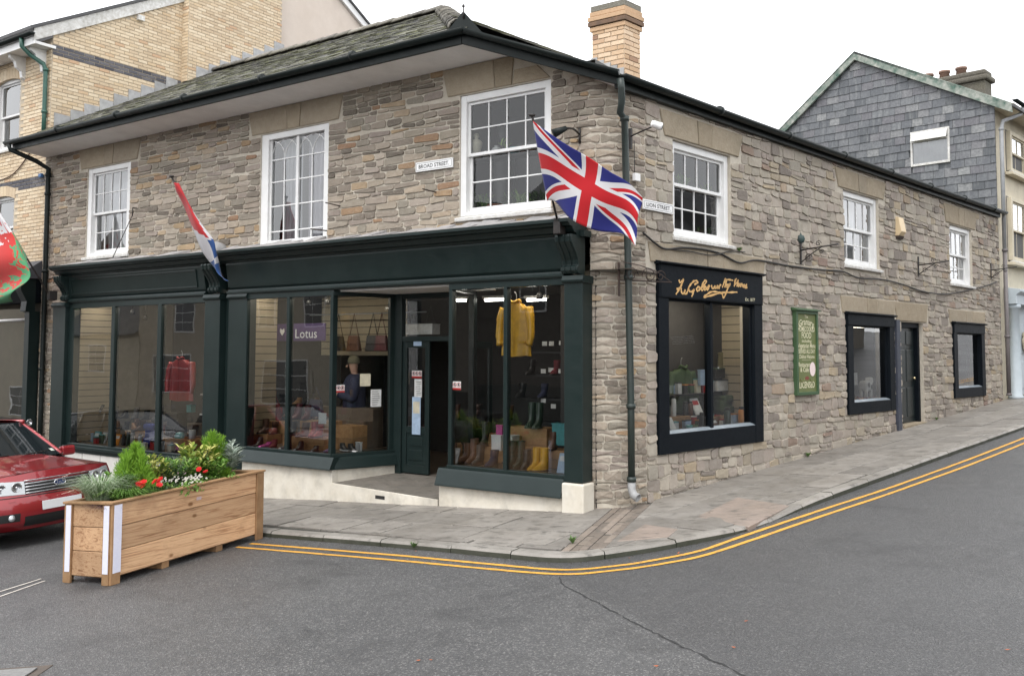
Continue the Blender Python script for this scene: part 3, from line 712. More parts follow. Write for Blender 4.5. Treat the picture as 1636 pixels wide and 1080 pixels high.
def gutter(name, pts, outs, r, parent):
    """open half-round channel hung outside the fascia"""
    b = MB(); vs = []; k = 8
    for p, o_ in zip(pts, outs):
        c_ = p + o_*r
        for ring, rr in ((0, r), (1, r - .008)):
            for i in range(k+1):
                q = pi + pi*i/k; vs.append(c_ + o_*(-cos(q))*rr*-1 + V((0, 0, sin(q)*rr)))
    m_ = 2*(k+1); fs = []
    for s_ in range(len(pts)-1):
        for i in range(k): fs.append((s_*m_+i, s_*m_+i+1, (s_+1)*m_+i+1, (s_+1)*m_+i)); fs.append((s_*m_+k+1+i, (s_+1)*m_+k+1+i, (s_+1)*m_+k+2+i, s_*m_+k+2+i))
        fs.append((s_*m_, (s_+1)*m_, (s_+1)*m_+k+1, s_*m_+k+1)); fs.append((s_*m_+k, s_*m_+2*k+1, (s_+1)*m_+2*k+1, (s_+1)*m_+k))
    e_ = (len(pts)-1)*m_
    fs += [tuple(range(0, k+1)), tuple(range(e_, e_+k+1))]
    b.smooth = True; b.add(vs, fs); return b.build(name, m_gutter, parent)
g0, g1 = FB.P(13.46, .715, 6.19), FB.P(1.86, .715, 6.19); g2 = FL.P(-.05, .11, ZL + .155)
gutter('gutter', [g0, g1 - dB*.05], [nB, nB], .068, roof)
gutter('gutter', [g1 - dB*.02, g2], [rko, rko], .068, roof)
gl = [FL.P(-.05 + 15.15*i/16, .085, ZL + .125 - .02*sin(i/16*pi)) for i in range(17)]
gutter('gutter', gl, [nL]*17, .066, roof)
for i in range(1, 6):     # gutter joints with brackets
    p = g0.lerp(g1, i/6); b = MB(); b.tube([p + nB*.075 - dB*.03, p + nB*.075 + dB*.03], .0695, 10); b.build('gutter_joint', m_gutter, roof)
for x in (2.2, 4.2, 6.2, 8.2, 10.2, 12.2, 14.2):
    p = FL.P(x, .155, ZL + .105); b = MB(); b.tube([p - dL*.03, p + dL*.03], .0675, 10); b.build('gutter_joint', m_gutter, roof)
# downpipes
def pipe(name, pts, r, mat, parent, collars=(), cr=1.3):
    b = MB(); b.tube(pts, r, 12)
    for c_, d_ in collars: b.tube([c_ - d_*.03, c_ + d_*.03], r*cr, 12)
    return b.build(name, mat, parent)
Z1 = V((0, 0, 1))
dpb = FL.on(1003, 420, .1)[0]; top = FL.on(990, 128, .15)
pa = [FL.P(top[0], .16, ZL + .06), FL.P(top[0]+.02, .16, ZL - .06), FL.P(top[0]+.08, .12, ZL - .20), FL.P(top[0]+.09, .085, ZL - .34)]
pb = [FL.P(FL.u(998, 200, .085), .085, 4.9), FL.P(FL.u(1001, 330, .085), .085, 3.9), FL.P(FL.u(1004, 450, .085), .085, 2.9), FL.P(FL.u(1008, 640, .085), .085, 1.3), FL.P(FL.u(1009, 770, .085), .085, .40)]
dp = pipe('downpipe', pa + pb, .045, pm('downpipe_green', (.016, .028, .024), (.022, .030, .027), 5, .45, .2, 50, 0, 0, .25), bld, [(q, Z1) for q in pb])
b = MB(); e = pb[-1]; b.tube([e, e - Z1*.12, e - Z1*.19 + nL*.03, e - Z1*.22 + nL*.10], [.047, .047, .050, .052], 12, cap=False); b.build('shoe', pm('grey_pvc', (.36, .36, .36), (.26, .26, .26), 9, .5), dp, solid=.006)
lp = [FB.P(13.30, .80, 6.12), FB.P(13.28, .78, 6.02), FB.P(13.16, .30, 5.85), FB.P(13.10, .085, 5.72), FB.P(13.10, .085, 5.2), FB.P(13.09, .085, 3.2), FB.P(13.08, .085, .8), FB.P(13.08, .085, -.55)]
pipe('downpipe', lp, .048, m_gutter, bld, [(FB.P(13.10, .085, z), Z1) for z in (5.6, 5.2, 3.6, 1.6, .2)])
# ------------------------------------------------------------------ sash windows
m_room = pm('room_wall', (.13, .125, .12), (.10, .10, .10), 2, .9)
m_net = pm('net_curtain', (.62, .62, .64), (.5, .5, .53), 3, .9, .2, 30)
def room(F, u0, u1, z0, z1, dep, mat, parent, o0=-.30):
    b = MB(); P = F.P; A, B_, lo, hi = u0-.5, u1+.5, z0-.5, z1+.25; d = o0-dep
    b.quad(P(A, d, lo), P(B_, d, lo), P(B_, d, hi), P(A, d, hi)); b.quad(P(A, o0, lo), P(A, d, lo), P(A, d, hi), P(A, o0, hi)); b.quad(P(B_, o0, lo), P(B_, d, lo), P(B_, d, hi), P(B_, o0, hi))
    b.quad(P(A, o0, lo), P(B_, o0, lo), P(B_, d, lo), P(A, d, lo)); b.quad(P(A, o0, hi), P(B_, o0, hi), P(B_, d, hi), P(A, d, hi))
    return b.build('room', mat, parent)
def pane(F, u0, u1, z0, z1, o, parent, mat, tilt=.004):
    b = MB(); j = [U(-tilt, tilt)*(u1-u0)*.5 for _ in range(3)]
    j.append(j[0] + j[2] - j[1])      # stays flat, slightly out of true
    q = [F.P(u0, o+j[0], z0), F.P(u1, o+j[1], z0), F.P(u1, o+j[2], z1), F.P(u0, o+j[3], z1)]
    if (q[1]-q[0]).cross(q[3]-q[0]).dot(F.n) < 0: q = q[::-1]      # glass faces outward
    b.quad(*q); return b.build('pane', mat, parent, recalc=False)
def sash(F, u0, u1, z0, z1, cols, ru, rl, parent, split=.5, of=-.035, fw=.085, gm=None, sill=True, pm_=None, top=.10):
    gm = gm or m_glass_up; pm_ = pm_ or m_white
    b = MB(); g = .002
    b.box(F, u0+g, u0+fw, of-.16, of, z0+g, z1-g); b.box(F, u1-fw, u1-g, of-.16, of, z0+g, z1-g)
    b.box(F, u0+fw, u1-fw, of-.16, of-.004, z1-top, z1-g); b.box(F, u0+fw, u1-fw, of-.16, of-.006, z0+g, z0+.06)
    win = b.build('window', pm_, parent, .006)
    zm = z0 + .06 + (z1-top-z0-.06)*split; st = .042
    for k, (a, c, o, rows) in enumerate(((zm-.022, z1-top, of-.045, ru), (z0+.06, zm+.02, of-.095, rl))):
        b = MB(); A, B_ = u0+fw, u1-fw
        b.box(F, A, A+st, o-.04, o, a, c); b.box(F, B_-st, B_, o-.04, o, a, c); b.box(F, A+st, B_-st, o-.04, o-.001, c-.04, c); b.box(F, A+st, B_-st, o-.04, o-.001, a, a+(.045 if k == 0 else .07))
        sh = b.build('sash', pm_, win, .004)
        gA, gB, ga, gc = A+st, B_-st, a+(.045 if k == 0 else .07), c-.04
        for i in range(1, cols): x = gA+(gB-gA)*i/cols; b = MB(); b.box(F, x-.010, x+.010, o-.032, o-.006, ga, gc); b.build('glazing_bar', pm_, win, .003)
        for i in range(1, rows): z = ga+(gc-ga)*i/rows; b = MB(); b.box(F, gA, gB, o-.030, o-.008, z-.010, z+.010); b.build('glazing_bar', pm_, win, .003)
        for i in range(cols):
            for r in range(rows): pane(F, gA+(gB-gA)*i/cols, gA+(gB-gA)*(i+1)/cols, ga+(gc-ga)*r/rows, ga+(gc-ga)*(r+1)/rows, o-.02, win, gm, .012)
    if sill: b = MB(); b.prism(F, [(of-.15, z0-.07), (.06, z0-.075), (.065, z0-.03), (of-.0, z0+.0)], u0-.04, u1+.04); b.build('sill', m_peel, win, .006)
    return win
wins = []
w1 = WB[0]; wins.append(sash(FB, w1[0], w1[1], w1[2]+.06, w1[3], 4, 2, 2, bld, .52, -.02, .10, m_glass_in))
w3 = WB[2]; wins.append(sash(FB, w3[0], w3[1], w3[2]+.03, w3[3], 4, 2, 2, bld, .49, -.02, .13))
for k, q in enumerate(WL): wins.append(sash(FL, q[0], q[1], q[2]+.05, q[3], 4, 1 if k == 0 else 1, 2, bld, .58 if k == 0 else .52, -.045, .09 if k else .10, m_glass_up if k else m_glass_in))
# gothic casement
u0, u1, z0, z1 = WB[1]; b = MB(); F = FB; of = -.02
b.box(F, u0+.002, u0+.12, of-.16, of, z0, z1); b.box(F, u1-.17, u1-.002, of-.16, of, z0, z1); b.box(F, u0+.12, u1-.17, of-.16, of-.003, z1-.10, z1); b.box(F, u0+.12, u1-.17, of-.16, of-.003, z0, z0+.09)
gw = b.build('window', m_white, bld, .006); b = MB(); A, B_, lo, hi = u0+.12, u1-.17, z0+.09, z1-.10; mid = (A+B_)/2; o = of-.05
b.box(F, mid-.028, mid+.028, o-.05, o+.01, lo, hi)
for x in (A, B_-.03): b.box(F, x, x+.03, o-.05, o, lo, hi)
hz = [lo + (hi-lo)*t for t in (.09, .34, .58, .80)]
for z in hz: b.box(F, A+.03, B_-.03, o-.035, o-.008, z-.010, z+.010)
for x in (A+(mid-A)*.5, mid+(B_-mid)*.5): b.box(F, x-.010, x+.010, o-.034, o-.007, lo, hz[3]+.02)
W4 = (mid-A)/2
for c0 in (A, mid):                    # interlaced pointed heads
    for s0 in (c0, c0+W4): 
        for sg in (1, -1):
            pts = []
            for i in range(9):
                t = i/8; xx = (s0 if sg > 0 else s0+W4) + sg*W4*(1-cos(t*pi/2))*.98; zz = hz[3] + (hi-hz[3]-.01)*sin(t*pi/2)
                pts.append(F.P(xx, o-.022, zz))
            if all(c0-.01 <= F.uv(p)[0] <= c0+2*W4+.01 for p in pts): b.tube(pts, .0085, 5)
b.build('glazing_bar', m_white, gw)
xs_ = [A, A+W4, mid, mid+W4, B_]; zs_ = [lo] + hz + [hi]
for i in range(4):
    for j in range(5): pane(F, xs_[i], xs_[i+1], zs_[j], zs_[j+1], o-.022, gw, m_glass_up, .012)
b = MB(); b.prism(F, [(of-.15, z0-.05), (.05, z0-.055), (.055, z0-.02), (of, z0)], u0-.03, u1+.03); b.build('sill', m_peel, gw, .005)
rooms = []
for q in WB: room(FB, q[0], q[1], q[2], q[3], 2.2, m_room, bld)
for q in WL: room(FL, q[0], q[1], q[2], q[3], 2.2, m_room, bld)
# ------------------------------------------------------------------ Broad Street shopfront
G = lambda u, o: zpv(*FB.P(u, o, 0).xy)
b = MB(); b.box(FB, .335, 11.97, .02, .20, 3.42, 3.50); sf = b.build('shopfront', m_green, bld)
# fascia boards: raked panels with mouldings
def fasc(u0, u1):
    b = MB(); b.prism(FB, [(.02, 2.99), (.17, 2.99), (.20, 3.03), (.26, 3.40), (.26, 3.43), (.02, 3.43)], u0, u1); f = b.build('fascia_board', m_green, sf, .004)
    b = MB(); b.prism(FB, [(.02, 2.905), (.215, 2.905), (.235, 2.93), (.235, 2.955), (.21, 2.965), (.205, 2.99), (.02, 2.99)], u0, u1); b.build('fascia_moulding', m_green, sf, .003)
    return f
fasc(.62, 7.16); fasc(7.75, 11.96)
b = MB(); F_o = lambda z: .20 + (z-3.03)/.37*.06 + .012
for (a, c, z0, z1) in ((7.95, 11.85, 3.065, 3.09), (7.95, 11.85, 3.345, 3.37)): b.box(FB, a, c, F_o(z0)-.03, F_o(z0)+.004, z0, z1)
for x in (7.95, 11.825): b.prism(FB, [(F_o(3.07)-.03, 3.07), (F_o(3.07)+.004, 3.07), (F_o(3.37)+.004, 3.37), (F_o(3.37)-.03, 3.37)], x, x+.025)
b.build('panel_bead', m_green, sf, .002)
cprof = [(.02, 3.43), (.27, 3.43), (.29, 3.455), (.34, 3.465), (.37, 3.50), (.39, 3.525), (.45, 3.535), (.47, 3.56), (.50, 3.575), (.50, 3.615), (.47, 3.625), (.02, 3.665)]
for a, c in ((.40, 7.33), (7.35, 12.22)):
    b = MB(); b.prism(FB, cprof, a, c); b.build('cornice', m_green, sf, .003)
b = MB()          # lead and lime fillet on the cornice
for i in range(46):
    u_ = .45 + i*.258; b.cr = rng.random(); d = U(.30, .44); h = U(.03, .08)
    b.hexa([FB.P(u_, -.01, 3.66), FB.P(u_+.262, -.01, 3.66), FB.P(u_+.262, d, 3.632), FB.P(u_, d+U(-.03, .03), 3.632), FB.P(u_, -.01, 3.70+h), FB.P(u_+.262, -.01, 3.70+h+U(-.02, .02)), FB.P(u_+.262, d, 3.638), FB.P(u_, d, 3.638)])
b.build('lead_flashing', pm('lead_lime_fillet', (.42, .40, .39), (.26, .255, .26), 9, .8, .6, 25, 0, .3, .25), sf, .004)
# console brackets
def console(u0, u1, sc=1):
    pr = [(.06, 2.93), (.24, 2.95), (.27, 2.99), (.27, 3.03), (.235, 3.06), (.245, 3.12), (.29, 3.20), (.36, 3.28), (.41, 3.34), (.42, 3.40), (.41, 3.43), (.06, 3.43)]
    b = MB(); b.prism(FB, pr, u0, u1); c = b.build('console', m_green, sf, .008)
    b = MB()
    w_ = u1-u0
    for k in range(3):
        x = u0 + w_*(k+.5)/3; b.prism(FB, [(o+.012, z) for o, z in pr[1:-1]] + [(.2, 3.43), (.2, 2.95)], x-.022, x+.022)
    b.build('console_rib', m_green, c, .004)
console(.40, .64); console(7.34, 7.62); console(11.93, 12.18)
# pilasters
def pil(u0, u1, zb0, zb1, o=.25, cap=True):
    b = MB(); b.box(FB, u0, u1, .0, o, zb0, 2.905, zb1, 2.905); p = b.build('pilaster', m_green, sf, .006)
    if cap: b = MB(); b.prism(FB, [(.0, 2.83), (o+.015, 2.83), (o+.035, 2.85), (o+.04, 2.87), (o+.025, 2.90), (o+.02, 2.925), (.0, 2.925)], u0-.02, u1+.02); b.build('pilaster_cap', m_green, p, .004)
    return p
pil(.335, .60, .36, .36); pil(7.30, 7.70, G(7.3, .25)+.02, G(7.7, .25)+.02); pil(6.68, 7.14, G(6.7, .2)+.02, G(7.1, .2)+.02, .20); pil(12.0, 12.45, G(12, .25)-.03, G(12.4, .25)-.03)
b = MB(); b.box(FB, 7.14, 7.30, .0, .12, G(7.2, .2), 2.905); b.build('jamb_board', m_green, sf, .003); b = MB(); b.box(FB, 11.82, 12.0, .0, .17, .10, 2.905); b.build('jamb_board', m_green, sf, .003)
b = MB(); b.box(FB, .305, .62, .0, .285, G(.5, .3)-.04, .35); pb_ = b.build('pilaster_plinth', m_plinth, sf, .02)
# glazing
FRO, GLO = .20, .165        # face of frame, glass
def shopwin(u0, u1, z0, z1, mull, mw=.07, post=None):
    b = MB(); b.box(FB, u0, u1, .09, FRO, z1-.06, 2.918); b.box(FB, u0, u1, .08, FRO+.015, z0-.045, z0)
    for x in mull: b.box(FB, x-mw/2, x+mw/2, .10, FRO, z0, z1-.06)
    f = b.build('window_frame', m_green, sf, .005); e = [u0] + list(mull) + [u1]
    for a, c in zip(e, e[1:]): pane(FB, a, c, z0, z1-.05, GLO, f, m_glass, .0015)
    return f
shopwin(7.70, 11.84, .19, 2.86, [9.03, 10.455], .11)
wcen = shopwin(4.70, 6.70, .43, 2.88, [5.70, 4.735], .06)
wrt = shopwin(.60, 2.48, .43, 2.88, [1.535, 2.45], .055)
# splayed entrance
SA, SB = FB.P(4.70, .19, 0), FB.P(4.34, -.82, 0); d_ = (SB-SA); Ls_ = d_.length; d_.normalize()
FS = Fr(SA, d_, V((d_.y, -d_.x, 0)) if V((d_.y, -d_.x, 0)).dot(FB.P(3, -.2, 0)-SA) > 0 else V((-d_.y, d_.x, 0)))
b = MB(); b.box(FS, .0, Ls_, -.08, .0, 2.82, 2.9); b.box(FS, 0, Ls_, -.08, .02, .385, .43); b.box(FS, Ls_-.10, Ls_, -.08, .0, .43, 2.82); f = b.build('window_frame', m_green, sf, .004); pane(FS, .02, Ls_-.10, .43, 2.82, -.04, f, m_glass, .001)
SA2, SB2 = FB.P(2.48, .19, 0), FB.P(2.86, -.82, 0); d2 = (SB2-SA2).normalized()
n2 = V((d2.y, -d2.x, 0)); n2 = n2 if n2.dot(FB.P(3.4, -.2, 0)-SA2) > 0 else -n2; FS2 = Fr(SA2, d2, n2)
b = MB(); b.box(FS2, 0, Ls_, -.08, 0, 2.82, 2.9); b.box(FS2, 0, Ls_, -.08, .02, .385, .43); b.box(FS2, Ls_-.10, Ls_, -.08, 0, .43, 2.82); f = b.build('window_frame', m_green, sf, .004); pane(FS2, .02, Ls_-.10, .43, 2.82, -.04, f, m_glass, .001)
# stall boards and plinths
def stall(u0, u1, zt, zb, gz=True, endcut=0):
    b = MB(); b.prism(FB, [(.05, zt-.045), (.225, zt-.045), (.24, zt-.07), (.31, zb+.02), (.315, zb), (.05, zb)], u0, u1); b.build('stall_board', m_green, sf, .005)
    b = MB(); b.box(FB, u0+.02, u1-.02, .05, .235, G(u0, .24)-.05, zb, G(u1, .24)-.05, zb); b.build('plinth', m_plinth, sf, .008)
stall(.62, 2.62, .43, .155); stall(4.62, 6.70, .43, .20)
b = MB(); b.box(FB, 7.72, 11.95, .05, .26, .09, .145); b.box(FB, 7.72, 11.95, .05, .22, .02, .09); b.build('stall_board', m_green, sf, .006)
b = MB(); b.box(FB, 7.74, 11.95, .05, .20, G(7.7, .2)-.05, .02, G(11.95, .2)-.05, .02); b.build('plinth', pm('white_plinth', (.72, .70, .67), (.62, .60, .56), 5, .75, .4, 30, 0, 0, .15), sf, .008)
for i in range(1, 7):   # rusticated joints on the white plinth
    x = 7.74 + i*.6; b = MB(); b.box(FB, x-.004, x+.004, .17, .2025, G(x, .2), .018); b.build('plinth_joint', m_joint, sf)
for F, s in ((FS, 1), (FS2, 1)):
    b = MB(); b.prism(F, [(-.08, .385), (.03, .385), (.05, .35), (.09, .22), (.09, .20), (-.08, .20)], .02, Ls_); b.build('stall_board', m_green, sf, .004)
    b = MB(); b.box(F, .02, Ls_, -.08, .03, -.35, .20); b.build('plinth', m_plinth, sf, .004)
# step, floor and ceiling of the recess
m_recess = flag_mat('recess_screed', (.17, .15, .13), (.12, .11, .095), .1)
b = MB(); b.hexa([FB.P(2.46, .22, -.4), FB.P(4.74, .22, -.4), FB.P(4.40, -.95, -.4), FB.P(2.8, -.95, -.4), FB.P(2.46, .22, -.055), FB.P(4.74, .22, .005), FB.P(4.40, -.95, .085), FB.P(2.8, -.95, .085)]); b.build('entrance_floor', m_recess, sf, .006)
b = MB(); b.hexa([FB.P(2.62, .215, -.5), FB.P(4.64, .215, -.5), FB.P(4.64, .24, -.5), FB.P(2.62, .24, -.5), FB.P(2.62, .215, -.05), FB.P(4.64, .215, .01), FB.P(4.64, .24, .01), FB.P(2.62, .24, -.05)]); b.build('entrance_riser', m_plinth, sf, .006)
x_, z_ = FB.on(607, 795, .24); b = MB(); b.box(FB, x_-.09, x_+.09, .20, .2425, z_-.02, z_+.03); b.build('air_vent', m_dark, sf)
b = MB(); b.box(FB, 2.46, 4.74, -.9, .09, 2.88, 2.94); b.build('entrance_ceiling', m_soffit, sf)
# door screen
DO = -.82
b = MB()
for a, c in ((4.20, 4.36), (2.80, 2.92)): b.box(FB, a, c, DO-.08, DO+.02, .05, 2.88)
b.box(FB, 2.92, 4.20, DO-.07, DO+.01, 2.13, 2.21); b.box(FB, 2.92, 4.20, DO-.07, DO+.01, 2.80, 2.88); ds = b.build('door_frame', m_green, sf, .005)
pane(FB, 2.92, 4.20, 2.21, 2.80, DO-.03, ds, m_glass)
def leaf(F, u0, u1, z0, z1, o, mat, parent, gl=m_glass):
    b = MB(); st = .085
    b.box(F, u0, u0+st, o-.045, o, z0, z1); b.box(F, u1-st, u1, o-.045, o, z0, z1); b.box(F, u0+st, u1-st, o-.045, o-.001, z1-.10, z1); b.box(F, u0+st, u1-st, o-.045, o-.001, z0, z0+.13); b.box(F, u0+st, u1-st, o-.045, o-.001, z0+.62, z0+.72)
    b.box(F, u0+st, u1-st, o-.035, o-.018, z0+.13, z0+.62)
    d = b.build('door', mat, parent, .005)
    b = MB(); b.box(F, u0+st+.05, u1-st-.05, o-.03, o-.008, z0+.20, z0+.36); b.box(F, u0+st+.05, u1-st-.05, o-.03, o-.008, z0+.42, z0+.56); b.build('panel', mat, d, .006)
    if gl: pane(F, u0+st, u1-st, z0+.72, z1-.10, o-.025, d, gl)
    return d
door = leaf(FB, 3.66, 4.20, .09, 2.13, DO-.01, m_green, sf)
# the other leaf stands open into the shop
FO = Fr(FB.P(2.93, DO-.05, 0), -nB, dB*-1 if False else dB); leaf(FO, .02, .60, .09, 2.13, .03, m_green, sf)
# ------------------------------------------------------------------ shop interior (one open sales floor behind the glass)
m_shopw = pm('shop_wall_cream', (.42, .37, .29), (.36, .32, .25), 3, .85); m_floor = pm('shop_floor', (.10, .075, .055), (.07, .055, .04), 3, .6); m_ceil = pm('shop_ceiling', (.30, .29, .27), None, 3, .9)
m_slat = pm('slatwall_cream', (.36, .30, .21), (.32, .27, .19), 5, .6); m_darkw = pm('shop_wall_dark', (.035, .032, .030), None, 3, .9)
b = MB(); b.quad(FB.P(.2, -.86, .08), FB.P(12.2, -.86, .08), FB.P(12.2, -6, .08), FB.P(.2, -6, .08)); b.build('shop_floor', m_floor, bld)
b = MB(); b.quad(FB.P(-.2, .05, 3.0), FB.P(12.4, .05, 3.0), FB.P(12.4, -6, 3.0), FB.P(-.2, -6, 3.0)); b.build('shop_ceiling', m_ceil, bld)
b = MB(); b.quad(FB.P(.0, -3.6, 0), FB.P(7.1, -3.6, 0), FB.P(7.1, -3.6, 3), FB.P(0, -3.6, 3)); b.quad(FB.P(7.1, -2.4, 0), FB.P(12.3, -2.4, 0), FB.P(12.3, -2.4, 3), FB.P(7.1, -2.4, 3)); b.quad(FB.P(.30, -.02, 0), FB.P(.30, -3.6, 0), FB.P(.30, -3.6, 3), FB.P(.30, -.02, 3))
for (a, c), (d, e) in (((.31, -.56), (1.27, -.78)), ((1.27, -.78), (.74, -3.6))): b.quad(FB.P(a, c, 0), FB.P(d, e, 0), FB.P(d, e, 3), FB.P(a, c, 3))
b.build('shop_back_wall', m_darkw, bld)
def slatwall(F, u0, u1, o, z0, z1, parent, mat=m_slat, pitch=.125, th=.018):
    z = z0
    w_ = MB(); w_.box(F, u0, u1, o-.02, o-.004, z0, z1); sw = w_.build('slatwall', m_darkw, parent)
    while z < z1:
        b = MB(); b.cr = rng.random(); b.box(F, u0, u1, o-.004, o+th-.004, z+.006, min(z+pitch-.006, z1)); b.build('slat', mat, sw); z += pitch
FW1 = Fr(FB.P(6.98, .05, 0), -nB, -dB); slatwall(FW1, 0, .75, 0, .43, 2.95, bld)     # end wall of the middle bay
FW2 = Fr(FB.P(11.80, .05, 0), -nB, -dB); slatwall(FW2, 0, .7, 0, .2, 2.95, bld)     # end wall of the left bay
FW3 = Fr(FB.P(7.55, .05, 0), -nB, dB); slatwall(FW3, 0, 1.2, 0, .2, 2.95, bld, pm('slat_grey', (.16, .15, .14), None, 5, .6))
slatwall(FB, 4.9, 6.95, -1.75, 1.9, 2.95, bld)
m_wood = pm('pale_crate_wood', (.40, .23, .10), (.28, .15, .065), 14, .6, .3, 40, 0, .4); m_plat = pm('display_platform', (.16, .12, .085), (.12, .09, .065), 8, .6)
for (u0, u1, z, dpt) in ((7.60, 11.82, .185, 1.3), (4.78, 6.96, .425, 1.2), (.34, 2.40, .425, 1.25)):
    b = MB(); b.box(FB, u0, u1, -dpt, .07, z-.10, z-.01); b.build('display_platform', m_plat, bld, .004)
# ------------------------------------------------------------------ Lion Street shop windows and door
def lionwin(k, q, head, side, bot, mull, out=.07, inner=.22, gmat=m_glass):
    u0, u1, z0, z1 = q; b = MB()
    b.box(FL, u0, u0+side, -.16, out, z0, z1-head); b.box(FL, u1-side, u1, -.16, out, z0, z1-head); b.box(FL, u0-.0, u1, -.16, out+.012, z1-head, z1); b.box(FL, u0+side, u1-side, -.16, out-.004, z0, z0+bot)
    f = b.build('shop_window', m_navy, bld, .006); e = [u0+side] + mull + [u1-side]
    b = MB(); b.prism(FL, [(-.10, z0+bot), (out-.01, z0+bot), (-.03, z0+bot+.035), (-.10, z0+bot+.035)], u0+side, u1-side); b.build('sill', pm('sill_blue_grey', (.16, .19, .22), (.22, .25, .27), 8, .4), f)
    b = MB()
    for x in mull: b.box(FL, x-.030, x+.030, -.09, .01, z0+bot+.02, z1-head)
    b.box(FL, u0+side, u0+side+.02, -.09, -.01, z0+bot, z1-head); b.box(FL, u1-side-.02, u1-side, -.09, -.01, z0+bot, z1-head); b.box(FL, u0+side+.02, u1-side-.02, -.09, -.01, z1-head-.03, z1-head); b.build('window_frame', m_navy, f, .003)
    for a, c in zip(e, e[1:]): pane(FL, a, c, z0+bot, z1-head, -.05, f, gmat, .0015)
    b = MB(); b.prism(FL, [(-.1, z1), (out+.02, z1), (out+.06, z1+.012), (out+.06, z1+.03), (-.02, z1+.06), (-.1, z1+.06)], u0-.03, u1+.03); b.build('head_moulding', m_navy, f, .003)
    return f
lw_a = lionwin(0, SL[0], .44, .23, .26, [2.16], .05); lw_b = lionwin(1, SL[1], .19, .22, .21, [], .05); lw_c = lionwin(2, SL[2], .20, .22, .21, [], .05)
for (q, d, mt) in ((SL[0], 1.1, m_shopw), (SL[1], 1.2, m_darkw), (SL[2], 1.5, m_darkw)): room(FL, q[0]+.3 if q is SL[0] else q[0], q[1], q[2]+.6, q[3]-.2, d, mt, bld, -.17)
FW4 = Fr(FL.P(3.55, -.17, 0), -nL, -dL); slatwall(FW4, 0, 1.1, 0, .85, 2.85, bld, pitch=.13); slatwall(FL, 2.2, 3.5, -1.2, .85, 2.85, bld, pitch=.13)
for q, z in ((SL[0], .86), (SL[1], 1.10), (SL[2], 1.22)): b = MB(); b.box(FL, q[0]+.1, q[1]-.1, -1.1, -.17, z-.05, z); b.build('display_platform', m_plat, bld, .004)
u0, u1, z0, z1 = DL
b = MB(); b.box(FL, u0+.03, u0+.12, -.22, -.06, z0, z1); b.box(FL, u1-.12, u1-.03, -.22, -.06, z0+.05, z1); b.box(FL, u0+.12, u1-.12, -.22, -.06, z1-.10, z1); lfz = b.build('door_frame', m_navy, bld, .005)
b = MB(); A, B_ = u0+.12, u1-.12; o = -.14; b.box(FL, A, B_, o-.045, o, z0+.10, z1-.10); ld = b.build('side_door', pm('door_black_green', (.010, .016, .017), None, 5, .35), bld, .004); b = MB()
for zz0, zz1 in ((z0+.22, z0+.80), (z0+.92, z0+1.55), (z0+1.65, z0+1.92)):
    for a, c in ((A+.07, (A+B_)/2-.04), ((A+B_)/2+.04, B_-.07)): b.box(FL, a, c, o-.02, o+.012, zz0, zz1)
b.build('panel', pm('door_black_green', (0, 0, 0)), ld, .01); b = MB(); b.lathe(FL.P(B_-.08, o+.03, z0+.98), [(0, -.02), (.028, -.015), (.028, .015), (0, .02)], 10, nL); b.build('knob', pm('brass', (.6, .5, .3), None, 6, .3, 0, 60, 1), ld)
b = MB(); b.box(FL, u0, u1, -.24, .05, z0-.15, z0+.085, z0-.1, z0+.11); b.build('door_step', m_lintel, bld, .01)
pb2 = FL.on(1436, 600, .05)[0]; b = MB(); b.box(FL, pb2-.10, pb2+.07, .01, .07, zp(*FL.P(pb2, .05, 0).xy)+.0, 2.62); o = b.build('wall_board', pm('blue_grey_board', (.045, .052, .075), (.03, .035, .05), 8, .6), None, .005); tag(o, 'tall narrow blue-grey board fixed beside the dark side door', 'board')
# ------------------------------------------------------------------ bricks
def bricks(F, inside, u0, u1, z0, z1, out, L=.235, H=.0765, o=.0, th=.010, seed=1, zcol=None):
    R = random.Random(seed); k = 0; z = z0
    while z < z1:
        u = u0 - (L/2 if k % 2 else 0); zz0, zz1 = z + .005, z + H - .005
        while u < u1:
            a, c = max(u, u0)+.005, min(u+L, u1)-.005
            if c - a > .04 and inside((a+c)/2, (zz0+zz1)/2) and inside(a, zz0) and inside(c, zz0) and inside(a, zz1) and inside(c, zz1):
                h = o + th + R.uniform(-.002, .003)
                v = [F.P(a, o-.01, zz0), F.P(c, o-.01, zz0), F.P(c, o-.01, zz1), F.P(a, o-.01, zz1), F.P(a+.003, h, zz0+.003), F.P(c-.003, h, zz0+.003), F.P(c-.003, h, zz1-.003), F.P(a+.003, h, zz1-.003)]
                fs = [(4, 5, 6, 7), (0, 1, 5, 4), (1, 2, 6, 5), (2, 3, 7, 6), (3, 0, 4, 7)]
                if (v[5]-v[4]).cross(v[6]-v[5]).dot(F.n) < 0: fs = [f[::-1] for f in fs]
                out[1 if (zcol and zcol[0] < (zz0+zz1)/2 < zcol[1]) else 0].append((v, fs, R.random()))
            u += L
        z += H; k += 1
